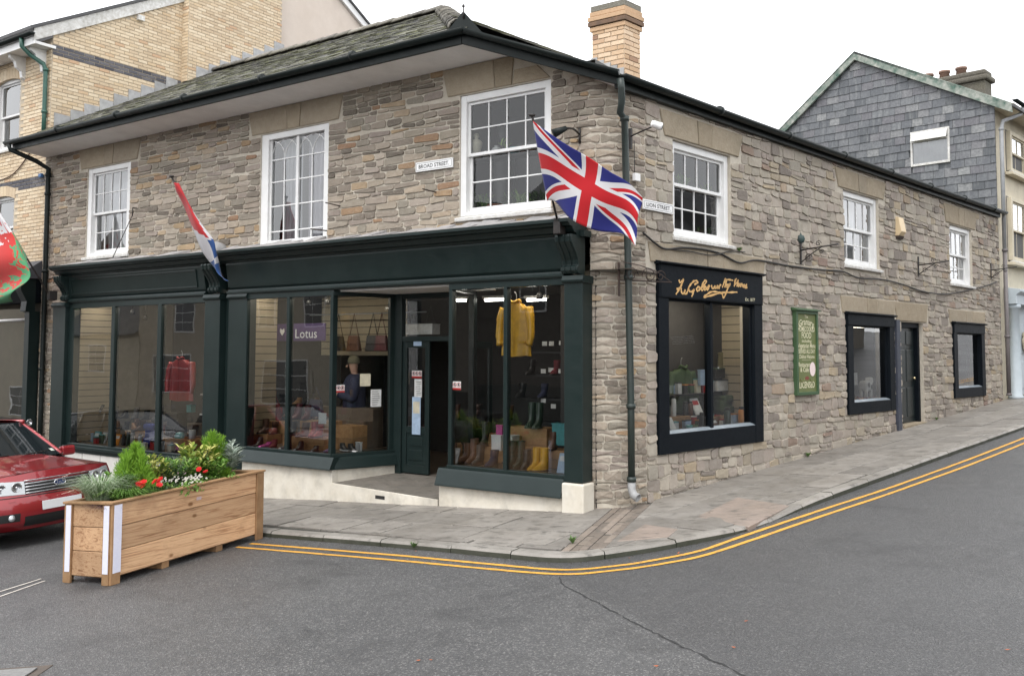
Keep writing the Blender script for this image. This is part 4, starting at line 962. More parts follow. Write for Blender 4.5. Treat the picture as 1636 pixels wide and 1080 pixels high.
# ------------------------------------------------------------------ yellow brick neighbour
yb = thing('yellow_brick_house', 'tall yellow brick house with dark brick bands and white bargeboard', 'house', FB.P(14, -.1, -.9))
FY = Fr(FB.P(13.4, 0, 0), -nB, -dB); FYF = Fr(FB.P(0, -.08, 0), dB, nB)
b = MB()
Pf = lambda d, z: FY.P(d, 0, z)
b.poly([Pf(.08, -1.5), Pf(9.0, -1.5), Pf(9.0, 8.0), Pf(4.9, 11.5), Pf(.08, 8.78)])
yw = b.build('wall', m_bmortar, yb)
ywin = [(14.66, 15.75, 6.42, 8.02), (14.76, 15.8, 4.02, 5.40)]
b = MB()       # front wall with openings
ue = sorted({13.4, 22} | {x for q in ywin for x in q[:2]}); zz = sorted({-1.6, .0, 3.3, 8.6} | {x for q in ywin for x in q[2:]})
for a, c in zip(ue, ue[1:]):
    for d, e in zip(zz, zz[1:]):
        m_, n_ = (a+c)/2, (d+e)/2
        if any(q[0] < m_ < q[1] and q[2] < n_ < q[3] for q in ywin): continue
        if 13.55 < m_ < 21 and n_ < 3.3 and 0 < n_ and a > 13.39: pass
        b.quad(FYF.P(a, 0, d), FYF.P(c, 0, d), FYF.P(c, 0, e), FYF.P(a, 0, e))
for q in ywin:
    for x in q[:2]: b.quad(FYF.P(x, 0, q[2]), FYF.P(x, -.25, q[2]), FYF.P(x, -.25, q[3]), FYF.P(x, 0, q[3]))
    for z in q[2:]: b.quad(FYF.P(q[0], 0, z), FYF.P(q[1], 0, z), FYF.P(q[1], -.25, z), FYF.P(q[0], -.25, z))
b.build('front_wall', m_bmortar, yb)
out = ([], []); barge = lambda d: 8.60 + .56*d; rline = lambda d: 6.60 + .557*d
bricks(FY, lambda d, z: d > .08 and d < 3.4 and rline(d)-.15 < z < barge(d)+.1, .08, 3.5, 6.4, 10.6, out, seed=2, zcol=(8.22, 8.50))
def fin(u, z): return z < 8.5 and not any(q[0]-.0 < u < q[1]+.0 and q[2]-.02 < z < q[3]+.12 for q in ywin)
bricks(FYF, fin, 13.42, 17.0, 3.3, 8.5, out, seed=4, zcol=(5.44, 5.66))
stk = ([], [])
bricks(Fr(FY.P(0, .25, 0), FY.d, FY.n), lambda d, z: z > rline(d)-.4, 3.23, 6.1, 8.1, 11.9, out, seed=6)
pieces('brick', out[0], m_ybrick, yw, 300); pieces('band_brick', out[1], m_bbrick, yw, 120)
b = MB(); b.box(FY, 3.23, 6.1, -.3, .2495, 7.5, 12.0); b.build('brick_stack', m_bmortar, yb)
out = ([], []); FYS = Fr(FY.P(3.23, 0, 0), FY.n, -FY.d); bricks(FYS, lambda d, z: z > 8.3, .0, .25, 8.2, 11.9, out, seed=7); pieces('brick', out[0], m_ybrick, yw, 30)
# stepped lead flashing against the gable
d = .15; k = 0
while d < 6.0:
    o = .012 if d < 3.2 else .262; st = U(.30, .36)
    if not (3.05 < d < 3.25):
        b = MB(); b.cr = rng.random(); z0 = rline(d) - .05; b.box(FY, d, d+st-.01, o, o+.014, rline(d)-.1, rline(d+st)+.11+U(-.02, .02), rline(d+st)-.1, rline(d+st)+.11); b.build('flashing_step', m_lead, yw)
    d += st
# verge, eaves, brackets, roof
b = MB()
A, B_ = FY.P(-.35, .0, barge(-.35)), FY.P(3.42, .0, barge(3.42))
b.hexa([A, B_, B_ + FY.n*.06, A + FY.n*.06, A + V((0, 0, .26)), B_ + V((0, 0, .26)), B_ + FY.n*.06 + V((0, 0, .26)), A + FY.n*.06 + V((0, 0, .26))]); b.build('bargeboard', m_peel, yb, .004)
yrm = pm('yellow_house_slate', (.06, .06, .065), (.09, .09, .09), 9, .7, .4, 30)
b = MB(); up_ = V((0, 0, .27)); A2 = FY.P(-.45, .10, barge(-.45)); b.hexa([A2 + up_, B_ + FY.n*.10 + up_, B_ - FY.n*9 + up_, A2 - FY.n*9 + up_, A2 + up_*1.25, B_ + FY.n*.1 + up_*1.25, B_ - FY.n*9 + up_*1.25, A2 - FY.n*9 + up_*1.25]); yr = b.build('roof', yrm, yb)
b = MB(); b.box(FYF, 13.36, 22, -.05, .40, 8.36, 8.42); b.build('eaves_soffit', m_white, yb); b = MB(); b.box(FYF, 13.34, 22, .40, .43, 8.34, 8.52); b.build('eaves_fascia', m_white, yb, .004)
gutter('gutter', [FYF.P(13.30, .43, 8.56), FYF.P(22, .43, 8.56)], [nB, nB], .06, yb)
def ybracket(u):
    b = MB(); b.prism(FYF, [(.0, 8.36), (.36, 8.36), (.34, 8.28), (.24, 8.22), (.20, 8.10), (.10, 8.04), (.08, 7.90), (0, 7.86)], u, u+.10); b.build('eaves_bracket', m_white, yb, .006)
for u in (13.62, 14.45, 15.9, 17.2): ybracket(u)
b = MB(); b.box(FY, 2.0, 2.16, .0, .10, barge(2.0)-.14, barge(2.0)-.02); b.build('purlin_end', m_peel, yb, .004)
gdp = pm('green_pipe_paint', (.03, .10, .075), (.025, .08, .06), 6, .4)
pts = [FYF.P(13.75, .48, 8.52), FYF.P(13.75, .47, 8.35), FYF.P(13.72, .3, 8.2), FYF.P(13.52, .12, 8.02), FYF.P(13.50, .08, 7.9), FYF.P(13.5, .08, 7.0), FYF.P(13.5, .08, 6.35)]
pipe('downpipe', pts, .045, gdp, yb, [(pts[4], Z1), (pts[5], Z1)])
for q in ywin: sash(FYF, q[0], q[1], q[2], q[3], 1, 1, 1, yb, .5, -.06, .09, m_glass_up); room(FYF, q[0], q[1], q[2], q[3], 1.5, m_room, yb, -.25)
for q in ywin:       # segmental brick heads
    b = MB(); c = (q[0]+q[1])/2; n_ = 9
    for i in range(n_):
        x0 = q[0]-.05 + (q[1]-q[0]+.1)*i/n_; x1 = q[0]-.05 + (q[1]-q[0]+.1)*(i+1)/n_-.008; h = lambda x: .10*(1-((x-c)/(q[1]-c+.05))**2)
        bb = MB(); bb.cr = rng.random(); bb.hexa([FYF.P(x0, -.05, q[3]-.12+h(x0)), FYF.P(x1, -.05, q[3]-.12+h(x1)), FYF.P(x1, .014, q[3]-.12+h(x1)), FYF.P(x0, .014, q[3]-.12+h(x0)), FYF.P(x0, -.05, q[3]+.10+h(x0)), FYF.P(x1, -.05, q[3]+.10+h(x1)), FYF.P(x1, .014, q[3]+.10+h(x1)), FYF.P(x0, .014, q[3]+.10+h(x0))]); bb.build('arch_brick', m_ybrick, yw)
b = MB(); b.tube(cat([FYF.P(*q) for q in [(16.5, .03, 5.9), (15.6, .03, 5.75), (14.8, .03, 5.82), (14.2, .03, 6.15), (13.7, .03, 6.5)]], 6), .012, 6); b.build('cable', flat('brown_cable', (.10, .05, .03)), yb)
b = MB(); b.box(FYF, 13.55, 13.66, .02, .08, 5.62, 5.70); b.build('connector', flat('blue_plastic', (.05, .14, .32)), yb, .01)
# its shopfront
b = MB(); b.prism(FB, [(-.06, 2.96), (.20, 2.96), (.24, 3.0), (.34, 3.30), (.42, 3.36), (.42, 3.42), (-.06, 3.46)], 13.42, 22); ysf = b.build('shopfront', m_navy, yb, .004)
b = MB(); b.prism(FB, [(.0, 3.46), (.50, 3.44), (.50, 3.50), (0, 3.85)], 13.36, 22); b.build('shopfront_hood', pm('slate_hood', (.05, .052, .06), (.08, .08, .09), 7, .6), ysf, .006)
b = MB(); b.prism(FB, [(.1, 2.74), (.30, 2.78), (.28, 2.98), (.40, 3.2), (.44, 3.42), (.1, 3.44)], 13.40, 13.62); b.build('console', m_green, ysf, .006)
b = MB(); b.box(FB, 13.40, 13.58, .0, .22, -1.0, 2.78); b.build('pilaster', m_green, ysf, .005); b = MB(); b.box(FB, 13.58, 22, -.05, .12, -1.4, -.25); b.build('stall_riser', m_green, ysf, .005)
pane(FB, 13.58, 22, -.25, 2.85, .06, ysf, m_glass, .0)
b = MB(); b.box(FB, 13.5, 22, -.06, -.045, -1, 3); b.build('window_blind', pm('cream_blind', (.16, .14, .11), (.12, .11, .09), 2, .9), ysf)
b = MB(); b.tube([FB.P(13.55, .1, 2.62), FB.P(16, .1, 2.60)], .03, 6); b.build('blind_roller', m_white, ysf)
# ------------------------------------------------------------------ pink rendered wing behind the ridge
pk = thing('pink_house', 'pale pink rendered house wall with white sloping bargeboard behind the slate ridge', 'house', FY.P(8, .1, 0))
m_pinkr = pm('pink_render', (.62, .54, .47), (.57, .49, .42), 2, .9, .3, 30, 0, 0, .08)
b = MB(); b.extr([FY.P(6.1, .05, 0), FY.P(11.5, .05, 0), FY.P(11.5, .05, 10.55), FY.P(7.2, .05, 12.85), FY.P(6.1, .05, 12.2)], -FY.n*4); b.build('wall', m_pinkr, pk)
b = MB(); pbz = lambda d: 11.49 - .42*(d-9.47)*1.27
A, B_ = FY.P(7.0, .05, 12.95), FY.P(12.2, .05, 10.10)
b.hexa([A, B_, B_+FY.n*.09, A+FY.n*.09, A+V((0, 0, .22)), B_+V((0, 0, .22)), B_+FY.n*.09+V((0, 0, .22)), A+FY.n*.09+V((0, 0, .22))]); b.build('bargeboard', m_white, pk, .005)
b = MB(); A = A+V((0, 0, .225)); B_ = B_+V((0, 0, .225)); b.hexa([A+FY.n*.14, B_+FY.n*.14, B_-FY.n*4, A-FY.n*4, A+FY.n*.14+V((0, 0, .06)), B_+FY.n*.14+V((0, 0, .06)), B_-FY.n*4+V((0, 0, .06)), A-FY.n*4+V((0, 0, .06))]); b.build('roof', yrm, pk)
# ------------------------------------------------------------------ yellow brick chimney on the Lion slope
chm = thing('brick_chimney', 'yellow brick chimney stack with corbelled dark top rising behind the gutter', 'chimney', FL.P(1.9, -1.5, 6.0))
cs0, cw0 = 1.92, 1.33; cW, cD = .56, .40          # along inward (Broad parallel) and along Lion
FC1 = Fr(FL.P(cs0, -cw0, 0), dB, nB); FC2 = Fr(FL.P(cs0, -cw0, 0), dL, nL)
c4 = lambda e: [FL.P(cs0, -cw0, 0) + (-dB-dL)*e*.7, FL.P(cs0, -cw0, 0) + dL*cD + (dL-dB)*e*.7, FL.P(cs0, -cw0, 0) + dL*cD + dB*cW + (dL+dB)*e*.7, FL.P(cs0, -cw0, 0) + dB*cW + (dB-dL)*e*.7]
def cblock(name, e, z0, z1, mat, par=chm): b = MB(); p = c4(e); b.hexa([V((q.x, q.y, z0)) for q in p] + [V((q.x, q.y, z1)) for q in p]); return b.build(name, mat, par, .004)
cblock('core', -.004, 5.6, 7.30, m_bmortar)
out = ([], []); bricks(FC1, lambda u, z: True, 0, cW, 5.75, 6.95, out, L=.226, seed=11); bricks(FC2, lambda u, z: True, 0, cD, 5.75, 6.95, out, L=.226, seed=12)
for i, (e, z) in enumerate(((.035, 6.95), (.065, 7.03), (.065, 7.11), (.035, 7.19))):
    cblock('corbel_course', e, z+.004, z+.072, (m_cbrick, pm('sooty_brick', (.11, .075, .055), (.20, .12, .075), 14, .9, .4, 50), m_cbrick, m_cbrick)[i])
cblock('chimney_cap', .02, 7.27, 7.36, stone_mat('chimney_mortar_cap', [(0, (.2, .19, .16)), (1, (.3, .28, .24))]))
pieces('brick', out[0], m_cbrick, chm, 200)
for i in range(5):
    x = i*.115; zr_ = ZL + .10 + LSL*(cw0 + x*.98 + .12); b = MB(); b.cr = rng.random(); b.box(FC1, x, x+.11, .012, .022, zr_-.06, zr_+.13); b.build('flashing_step', m_lead, chm)
# ------------------------------------------------------------------ slate-hung house at the top of Lion Street
rh = thing('slate_hung_house', 'tall cream house with grey slate-hung gable and peeling green bargeboards', 'house', FL.P(15.5, -.1, .9))
FR = Fr(FL.P(15.0, 0, 0), -nL, -dL)      # gable plane: d runs back from the street
m_cream = pm('cream_render', (.66, .60, .47), (.58, .52, .40), 3, .85, .35, 25, 0, 0, .25)
ap, el, er = (3.44, 10.08), (7.2, 7.15), (-.10, 8.07)
b = MB(); b.poly([FR.P(-.0, -.02, .0), FR.P(8, -.02, 0), FR.P(8, -.02, 6.6), FR.P(ap[0], -.02, ap[1]), FR.P(0, -.02, 8.12)]); rw = b.build('gable_wall', m_wslate, rh)
lim = lambda d: ap[1] - .57*(ap[0]-d) if d < ap[0] else ap[1] - .78*(d-ap[0])
gwn = (1.06, 2.03, 6.83, 7.74); sl_ = []
z = 4.6; k = 0
while z < 10.2:
    d = -.0 - (0 if k % 2 else .15)
    while d < 6.8:
        w_ = U(.26, .36); a, c = max(d, .0)+.004, d+w_-.004; zt = z + .235; zlow = z
        if d > -.2 and c - a > .08 and z < min(lim(a), lim(c)) - .02 and z > 8.43 - (d+2)*.9 + .0 - 4.2:
            in_w = (a < gwn[1] and c > gwn[0] and z < gwn[3] and zt-.03 > gwn[2])
            if in_w:
                if a < gwn[0] < c: c = gwn[0]
                elif a < gwn[1] < c: a = gwn[1]
                elif z < gwn[2]-.02: zt = min(zt, gwn[2]-.002)
                elif zt > gwn[3]+.03: zlow = gwn[3]+.006
                else: a = c
            if c - a > .05:
                h = .014 + U(0, .010); ta, tc = min(zt, lim(a)), min(zt, lim(c)); bj = U(-.008, .008)
                bj += zlow - z; v = [FR.P(a, h, z+bj), FR.P(c, h+U(-.003, .004), z+bj+U(-.006, .006)), FR.P(c, .0, tc), FR.P(a, .0, ta), FR.P(a, h-.010, z+bj), FR.P(c, h-.010, z+bj)]
                fs = [(0, 1, 2, 3), (4, 5, 1, 0), (4, 0, 3), (5, 2, 1)]
                if (v[1]-v[0]).cross(v[2]-v[1]).dot(FR.n) < 0: fs = [f[::-1] for f in fs]
                sl_.append((v, fs, rng.random()))
        d += w_
    z += .205; k += 1
pieces('slate', sl_, m_wslate, rw, 300)
# top-hung gable window
b = MB(); q = gwn
for a, c, d, e in ((q[0], q[0]+.05, q[2], q[3]), (q[1]-.05, q[1], q[2], q[3]), (q[0]+.05, q[1]-.05, q[3]-.05, q[3]), (q[0]+.05, q[1]-.05, q[2], q[2]+.06), (q[0]+.05, q[1]-.05, q[2]+.62, q[2]+.66)): b.box(FR, a, c, -.05, .035, d, e)
gwo = b.build('window', m_peel, rw, .004); pane(FR, q[0]+.05, q[1]-.05, q[2]+.06, q[2]+.62, .0, gwo, m_glass_up)
b = MB(); b.grid(lambda s, t: FR.P(q[0]+.05+(q[1]-q[0]-.1)*s, -.012+.006*sin(s*40), q[2]+.06+.56*t), 40, 1); b.build('net_curtain', m_net, gwo)
ft = V((0, 0, 0)); b = MB(); A, B_ = FR.P(q[0]+.04, .03, q[3]-.05), FR.P(q[1]-.04, .03, q[3]-.05); dn = FR.n*.10 + V((0, 0, -.22)); b.hexa([A, B_, B_+FR.n*.03, A+FR.n*.03, A+dn, B_+dn, B_+dn+FR.n*.03, A+dn+FR.n*.03]); b.build('open_fanlight', m_peel, gwo, .003)
b = MB(); b.box(FR, q[0]+.05, q[1]-.05, -.1, -.06, q[2], q[3]); b.build('dark_room', m_dark, gwo)
m_gpeel = pm('green_peeling_paint', (.02, .085, .06), (.42, .42, .38), 5, .7, .4, 30, 0, 0, .2)
def verge(A, B_, h=.24):
    b = MB(); A, B_ = V(A), V(B_); b.hexa([A, B_, B_+FR.n*.07, A+FR.n*.07, A+V((0, 0, h)), B_+V((0, 0, h)), B_+FR.n*.07+V((0, 0, h)), A+FR.n*.07+V((0, 0, h))]); return b.build('bargeboard', m_gpeel, rh, .004)
verge(FR.P(-.42, .06, er[1]-.27), FR.P(ap[0], .06, ap[1]-.10)); verge(FR.P(ap[0], .06, ap[1]-.10), FR.P(el[0], .06, el[1]-.10))
b = MB(); T_ = V((0, 0, .15)); A, P_, Q = FR.P(-.5, .13, er[1]-.31), FR.P(ap[0], .13, ap[1]-.08), FR.P(el[0], .13, el[1]-.08)
for X, Y in ((A, P_), (P_, Q)): b.hexa([X+T_, Y+T_, Y+T_+dL*7, X+T_+dL*7, X+T_*1.4, Y+T_*1.4, Y+T_*1.4+dL*7, X+T_*1.4+dL*7])
b.build('roof', yrm, rh)
# stone chimney with three pots, on the ridge
rc = thing('stone_chimney', 'weathered stone chimney with three clay pots on the slate-hung house', 'chimney', FR.P(ap[0], -5.7, ap[1]))
m_rub = stone_mat('chimney_stone', [(0, (.12, .11, .09)), (.5, (.20, .18, .15)), (1, (.26, .23, .19))], .5)

b = MB(); b.box(FR, 2.15, 3.95, -7.15, -6.5, 8.2, 10.62); b.build('stack', m_rub, rc, .03); b = MB(); b.box(FR, 2.05, 4.05, -7.25, -6.4, 10.62, 10.80); cp = b.build('cornice', m_rub, rc, .06); b = MB(); b.box(FR, 2.13, 3.97, -7.17, -6.48, 10.80, 10.98); b.build('cap', m_rub, rc, .06)
m_pot = pm('clay_pot', (.27, .16, .115), (.19, .13, .10), 6, .8, .3, 30, 0, .3)
for i in range(3):
    b = MB(); b.cr = rng.random(); b.lathe(FR.P(2.95+i*.52, -6.82, 10.92), [(.17, 0), (.15, .25), (.18, .26), (.18, .33), (.14, .33), (.13, .05)], 14); b.build('chimney_pot', m_pot, rc)
# cream street front
b = MB(); b.box(FL, 15.05, 22.5, -5, -.04, .3, 8.12); b.build('front_wall', m_cream, rh)
rws = [(15.95, 17.4, 6.60, 7.62), (15.88, 17.3, 4.32, 5.92)]
for q in rws:
    b = MB(); b.box(FL, q[0]-.05, q[1]+.05, -.06, -.036, q[2]-.05, q[3]+.03); b.build('window_back', m_room, rh); sash(Fr(FL.P(0, .07, 0), dL, nL), q[0], q[1], q[2], q[3], 2, 1, 1, rh, .5, .0, .12, m_glass_up, True, m_cream)
    b = MB(); b.prism(FL, [(-.03, q[2]-.12), (.16, q[2]-.13), (.16, q[2]-.06), (-.03, q[2]-.04)], q[0]-.15, q[1]+.15); b.build('window_sill', m_cream, rh, .006)
b = MB(); b.box(FL, 15.0, 22.5, -.04, .42, 8.00, 8.06); b.build('eaves_soffit', m_cream, rh); gutter('gutter', [FL.P(14.9, .42, 8.12), FL.P(22.5, .42, 8.12)], [nL, nL], .06, rh)
gm_ = pm('galvanised_grey', (.42, .43, .44), (.33, .34, .35), 8, .5, .2, 40, 0, 0, .15)
pts = [FL.P(15.65, .46, 8.08), FL.P(15.6, .42, 7.9), FL.P(15.2, .12, 7.7), FL.P(15.16, .09, 7.5), FL.P(15.16, .09, 4.4)]
pipe('downpipe', pts, .048, gm_, rh, [(pts[3], Z1)]); pts = [FL.P(15.16, .09, 4.5), FL.P(15.17, .09, 2.4), FL.P(15.18, .09, 1.0)]; pipe('lower_downpipe', pts, .05, pm('grey_brown_pipe', (.17, .15, .15), (.12, .11, .11), 8, .5), rh, [(p, Z1) for p in pts])
# pale blue shopfront: column, entablature, door
m_pblue = pm('pale_blue_paint', (.50, .56, .60), (.42, .48, .52), 4, .5, .2, 40, 0, 0, .1)
b = MB(); b.lathe(FL.P(15.62, .12, .88), [(.17, 0), (.17, .06), (.14, .1), (.135, 1.2), (.12, 2.2), (.16, 2.23), (.16, 2.3), (.12, 2.32)], 16); b.build('column', m_pblue, rh)
b = MB(); b.prism(FL, [(-.03, 3.2), (.24, 3.2), (.24, 3.42), (.34, 3.50), (.34, 3.56), (-.03, 3.62)], 15.42, 22.5); b.build('entablature', m_pblue, rh, .006)
b = MB(); b.box(FL, 15.80, 17.6, -.03, -.005, .85, 3.2); rd = b.build('door', m_pblue, rh); b = MB()
for z0, z1 in ((1.1, 1.8), (2.0, 2.75)): b.box(FL, 16.0, 16.7, -.01, .012, z0, z1)
b = MB(); b.box(FL, 16.0, 16.7, -.01, .012, 1.1, 1.8); b.build('panel', m_pblue, rd, .01); b = MB(); b.box(FL, 16.0, 16.7, -.01, .012, 2.0, 2.75); b.build('panel', m_pblue, rd, .01)
wr = thing('wreath', 'cream dried flower wreath hanging on the pale blue door', 'wreath', FL.P(16.75, .06, 2.2)); b = MB(); cw_ = FL.P(16.78, .06, 2.28); wp = [cw_ + dL*.16*cos(t*pi/12) + V((0, 0, .22*sin(t*pi/12))) for t in range(25)]
b.tube(wp, [.07+U(-.02, .02) for _ in wp], 7, flat=.6); b.build('ring', pm('dried_flowers', (.62, .55, .42), (.40, .33, .22), 25, .9, .8, 30), wr)
# ------------------------------------------------------------------ the far side of the two streets (seen as reflections in the glass)
DO_ = 21.0
FO_ = Fr(FB.P(0, DO_, 0), dB, -nB)
m_opw = [pm('opp_cream', (.44, .39, .30), (.38, .34, .27), 2, .9), pm('opp_buff', (.40, .35, .27), (.34, .3, .24), 2, .9), pm('opp_white', (.46, .44, .40), None, 2, .9), pm('opp_stone', (.17, .15, .125), (.11, .10, .085), 5, .9), pm('opp_dark', (.09, .08, .07), None, 4, .9)]
def opp(F, u0, u1, eave, ridge, dep, mat, rows, name, label, shop=None):
    g = min(zr(*F.P(u0, 0, 0).xy), zr(*F.P(u1, 0, 0).xy)); t = thing(name, label, 'house', F.P((u0+u1)/2, -1, g))
    b = MB(); b.box(F, u0+.02, u1-.02, -dep, 0, g-.3, eave); b.build('wall', mat, t)
    b = MB(); b.prism(F, [(.25, eave), (.25, eave+.08), (-dep/2, ridge), (-dep-.25, eave+.08), (-dep-.25, eave)], u0+.01, u1-.01); b.build('roof', yrm, t)
    for (c, z, w_, h) in rows:
        b = MB(); b.box(F, c-w_/2, c+w_/2, -.02, .05, z, z+h); f = b.build('window', m_white, t)
        for i in range(2):
            for j in range(3): b = MB(); b.box(F, c-w_/2+.06+i*(w_/2-.05), c-w_/2+.02+(i+1)*(w_/2-.06)+.02, .045, .056, z+.07+j*(h-.1)/3, z+.03+(j+1)*(h-.1)/3); b.build('pane', flat('dark_pane', (.03, .035, .04), .2), f)
    if shop: b = MB(); b.box(F, u0+.3, u1-.3, -.02, .2, g+.3, g+2.7); b.build('shopfront', shop, t)
    return t
opp(FO_, 41.2, 49.5, 2.9, 6.2, 7, m_opw[0], [(45.2, .75, 1.7, 1.6)], 'cream_cottage', 'low cream cottage with slate roof across the street')
wu, wz = FB.on(28, 664, -20.7)
opp(FO_, 49.6, 66, 6.8, 9.2, 8, m_opw[0], [(wu, wz, 2.6, 1.9), (62, 2.4, 1.5, 1.6)], 'tall_cream_house', 'tall cream house with a low white casement across the street')
opp(FO_, 32.5, 41.2, 5.6, 8.2, 8, m_opw[1], [(37.1, 3.0, 1.8, 1.65), (34, 3.0, 1.5, 1.6), (38, -.3, 3.2, 2.1)], 'buff_townhouse', 'buff rendered townhouse with white sash windows across the street')
opp(FO_, 25.5, 32.5, 6.2, 8.6, 8, m_opw[0], [(27, 3.2, 1.3, 1.7), (30.5, 3.2, 1.3, 1.7), (29, -.6, 3.4, 2.2)], 'cream_townhouse', 'cream townhouse with three white windows across the street')
opp(FO_, 17.5, 25.5, 6.6, 9.2, 8, m_opw[3], [(19.5, 3.4, 1.3, 1.7), (23, 3.4, 1.3, 1.7)], 'brown_stone_townhouse', 'brown stone townhouse with dark shopfront across the street', m_navy)
opp(FO_, 8, 17.5, 7.2, 9.8, 8, m_opw[4], [(11, 3.6, 1.3, 1.8), (14.5, 3.6, 1.3, 1.8)], 'dark_stone_townhouse', 'dark stone townhouse with green shopfront across the street', m_green)
FO2 = Fr(FL.P(0, 10.6, 0), dL, -nL)
opp(FO2, 3, 12, 5.2, 7.4, 8, m_opw[2], [(5, 3.2, 1.2, 1.5), (8.5, 3.2, 1.2, 1.5)], 'white_corner_house', 'white rendered corner house across Lion Street', m_navy)
opp(FO2, 12, 20, 5.8, 8, 8, m_opw[4], [(14, 3.8, 1.2, 1.5), (17.5, 3.8, 1.2, 1.5)], 'brown_stone_house', 'brown stone house with two sash windows across Lion Street', m_opw[4])
opp(FO2, 20, 32, 6.6, 9, 8, m_opw[3], [(23, 4.4, 1.2, 1.6), (28, 4.4, 1.2, 1.6)], 'dark_stone_house', 'dark stone house with two sash windows further up Lion Street')
# ------------------------------------------------------------------ lettering helpers
def text_mesh(s, bold=0):
    cu = bpy.data.curves.new('t', 'FONT'); cu.body = s; cu.align_x = 'CENTER'; cu.size = 1; cu.offset = bold; cu.resolution_u = 2
    o = bpy.data.objects.new('t', cu); COL.objects.link(o); bpy.context.view_layer.update()
    me = bpy.data.meshes.new_from_object(o.evaluated_get(bpy.context.evaluated_depsgraph_get())); bpy.data.objects.remove(o); return me
def lettering(s, F, right, u, z, off, h, w, mat, parent, bold=0, arc=0, shear=0, name='lettering'):
    """s set as thin raised print: u, z the middle of the base line; h cap height; w total width"""
    me = text_mesh(s, bold)
    if not len(me.vertices): return
    x0 = min(v.co.x for v in me.vertices); x1 = max(v.co.x for v in me.vertices); y1 = max(v.co.y for v in me.vertices); sc = w/(x1-x0)
    for v in me.vertices:
        x = (v.co.x - (x0+x1)/2)*sc; y = v.co.y*h/.72
        y -= arc*(x/(w/2))**2; x += shear*y
        v.co = F.P(u + right*x, off, z + y)
    if right*F.d.cross(V((0, 0, 1))).dot(F.n) < 0: me.flip_normals()
    return link(name, me, mat, parent)
m_ink = flat('black_print', (.015, .015, .017), .6); m_cprint = pm('cream_print', (.74, .70, .50), (.62, .58, .40), 15, .6); m_gold = pm('gold_print', (.66, .41, .16), (.55, .33, .12), 20, .45)
# street name plates
def plate(F, right, pts, words, label, seed):
    us = [F.on(*p, .03) for p in pts]; u0, u1 = min(q[0] for q in us), max(q[0] for q in us); z0, z1 = min(q[1] for q in us), max(q[1] for q in us)
    t = thing('street_name_plate', label, 'street sign', F.P((u0+u1)/2, .03, z0)); b = MB(); b.box(F, u0, u1, .02, .045, z0, z1); b.build('plate', pm('enamel_white', (.80, .80, .80), (.74, .74, .73), 6, .4), t, .004)
    b = MB(); g = .018
    for a in ((u0+g, u1-g, z1-g-.004, z1-g), (u0+g, u1-g, z0+g, z0+g+.004), (u0+g, u0+g+.004, z0+g, z1-g), (u1-g-.004, u1-g, z0+g, z1-g)): b.box(F, a[0], a[1], .0445, .0465, a[2], a[3])
    b.build('border_line', m_ink, t)
    lettering(words, F, right, (u0+u1)/2, z0+(z1-z0)*.32, .047, (z1-z0)*.40, (u1-u0)*.82, m_ink, t, .012)
plate(FB, -1, [(665, 261), (724, 252), (665, 276), (724, 266)], 'BROAD STREET.', 'white enamel plate reading BROAD STREET on the stone wall', 1)
plate(FL, 1, [(1027, 318), (1074, 329), (1027, 333), (1074, 343)], 'LION STREET.', 'white enamel plate reading LION STREET beside the sash window', 2)
# signwritten shop name over the Lion Street window
Z = lambda x, y: (1045 + x*.10697, 415 + y*.10697)
SGO = .0665
strokes = [[(372, 298), (380, 335), (405, 332), (440, 288)], [(440, 288), (412, 370), (375, 440), (325, 518)], [(335, 440), (370, 427), (402, 418)], [(402, 418), (406, 470), (425, 508), (452, 482), (462, 448), (457, 500), (480, 508), (505, 460), (522, 398)],
 [(600, 372), (648, 345), (640, 318), (598, 318), (552, 362), (517, 420), (524, 462), (558, 480), (600, 440)], [(600, 440), (585, 490), (560, 555)], [(664, 400), (636, 430), (641, 465), (668, 458), (683, 425), (664, 400)],
 [(680, 442), (722, 408), (777, 334), (765, 308), (735, 342), (705, 420), (712, 458), (738, 440)], [(738, 440), (768, 410), (760, 395), (742, 420), (752, 450), (778, 440)], [(778, 440), (808, 398), (826, 386), (814, 420), (802, 448), (780, 444)],
 [(855, 380), (865, 420), (888, 430), (905, 395), (915, 424), (935, 418), (942, 385)], [(956, 388), (938, 408), (946, 424), (962, 410), (956, 388)], [(966, 388), (968, 428), (984, 382), (1004, 378)],
 [(1068, 278), (1018, 415)], [(1084, 300), (1052, 412)], [(1052, 305), (1110, 298), (1180, 310)], [(1052, 412), (1086, 366), (1086, 412), (1100, 400)], [(1108, 358), (1110, 398), (1140, 352)],
 [(1140, 352), (1092, 450), (1040, 568), (1010, 505), (930, 480), (850, 482), (770, 532), (745, 560), (830, 540), (1000, 495), (1140, 488), (1242, 484)],
 [(1206, 312), (1232, 282)], [(1212, 300), (1195, 402)], [(1195, 375), (1236, 345), (1256, 302), (1234, 402)], [(1268, 352), (1250, 380), (1258, 398), (1276, 385), (1268, 352)], [(1292, 352), (1288, 402), (1308, 358), (1318, 405)], [(1332, 368), (1328, 410), (1345, 372), (1352, 412), (1362, 400)], [(1386, 372), (1366, 388), (1386, 412), (1360, 426)]]
ns = thing('shop_name_sign', 'gold handwritten shop name on the black board above the Lion Street window', 'shop sign', FL.P(2.1, SGO, 2.75))
b = MB(); b.box(FL, SL[0][0]+.03, SL[0][1]-.03, .0615, SGO-.001, 2.705, 3.115); b.build('board', m_navy, ns, .002)
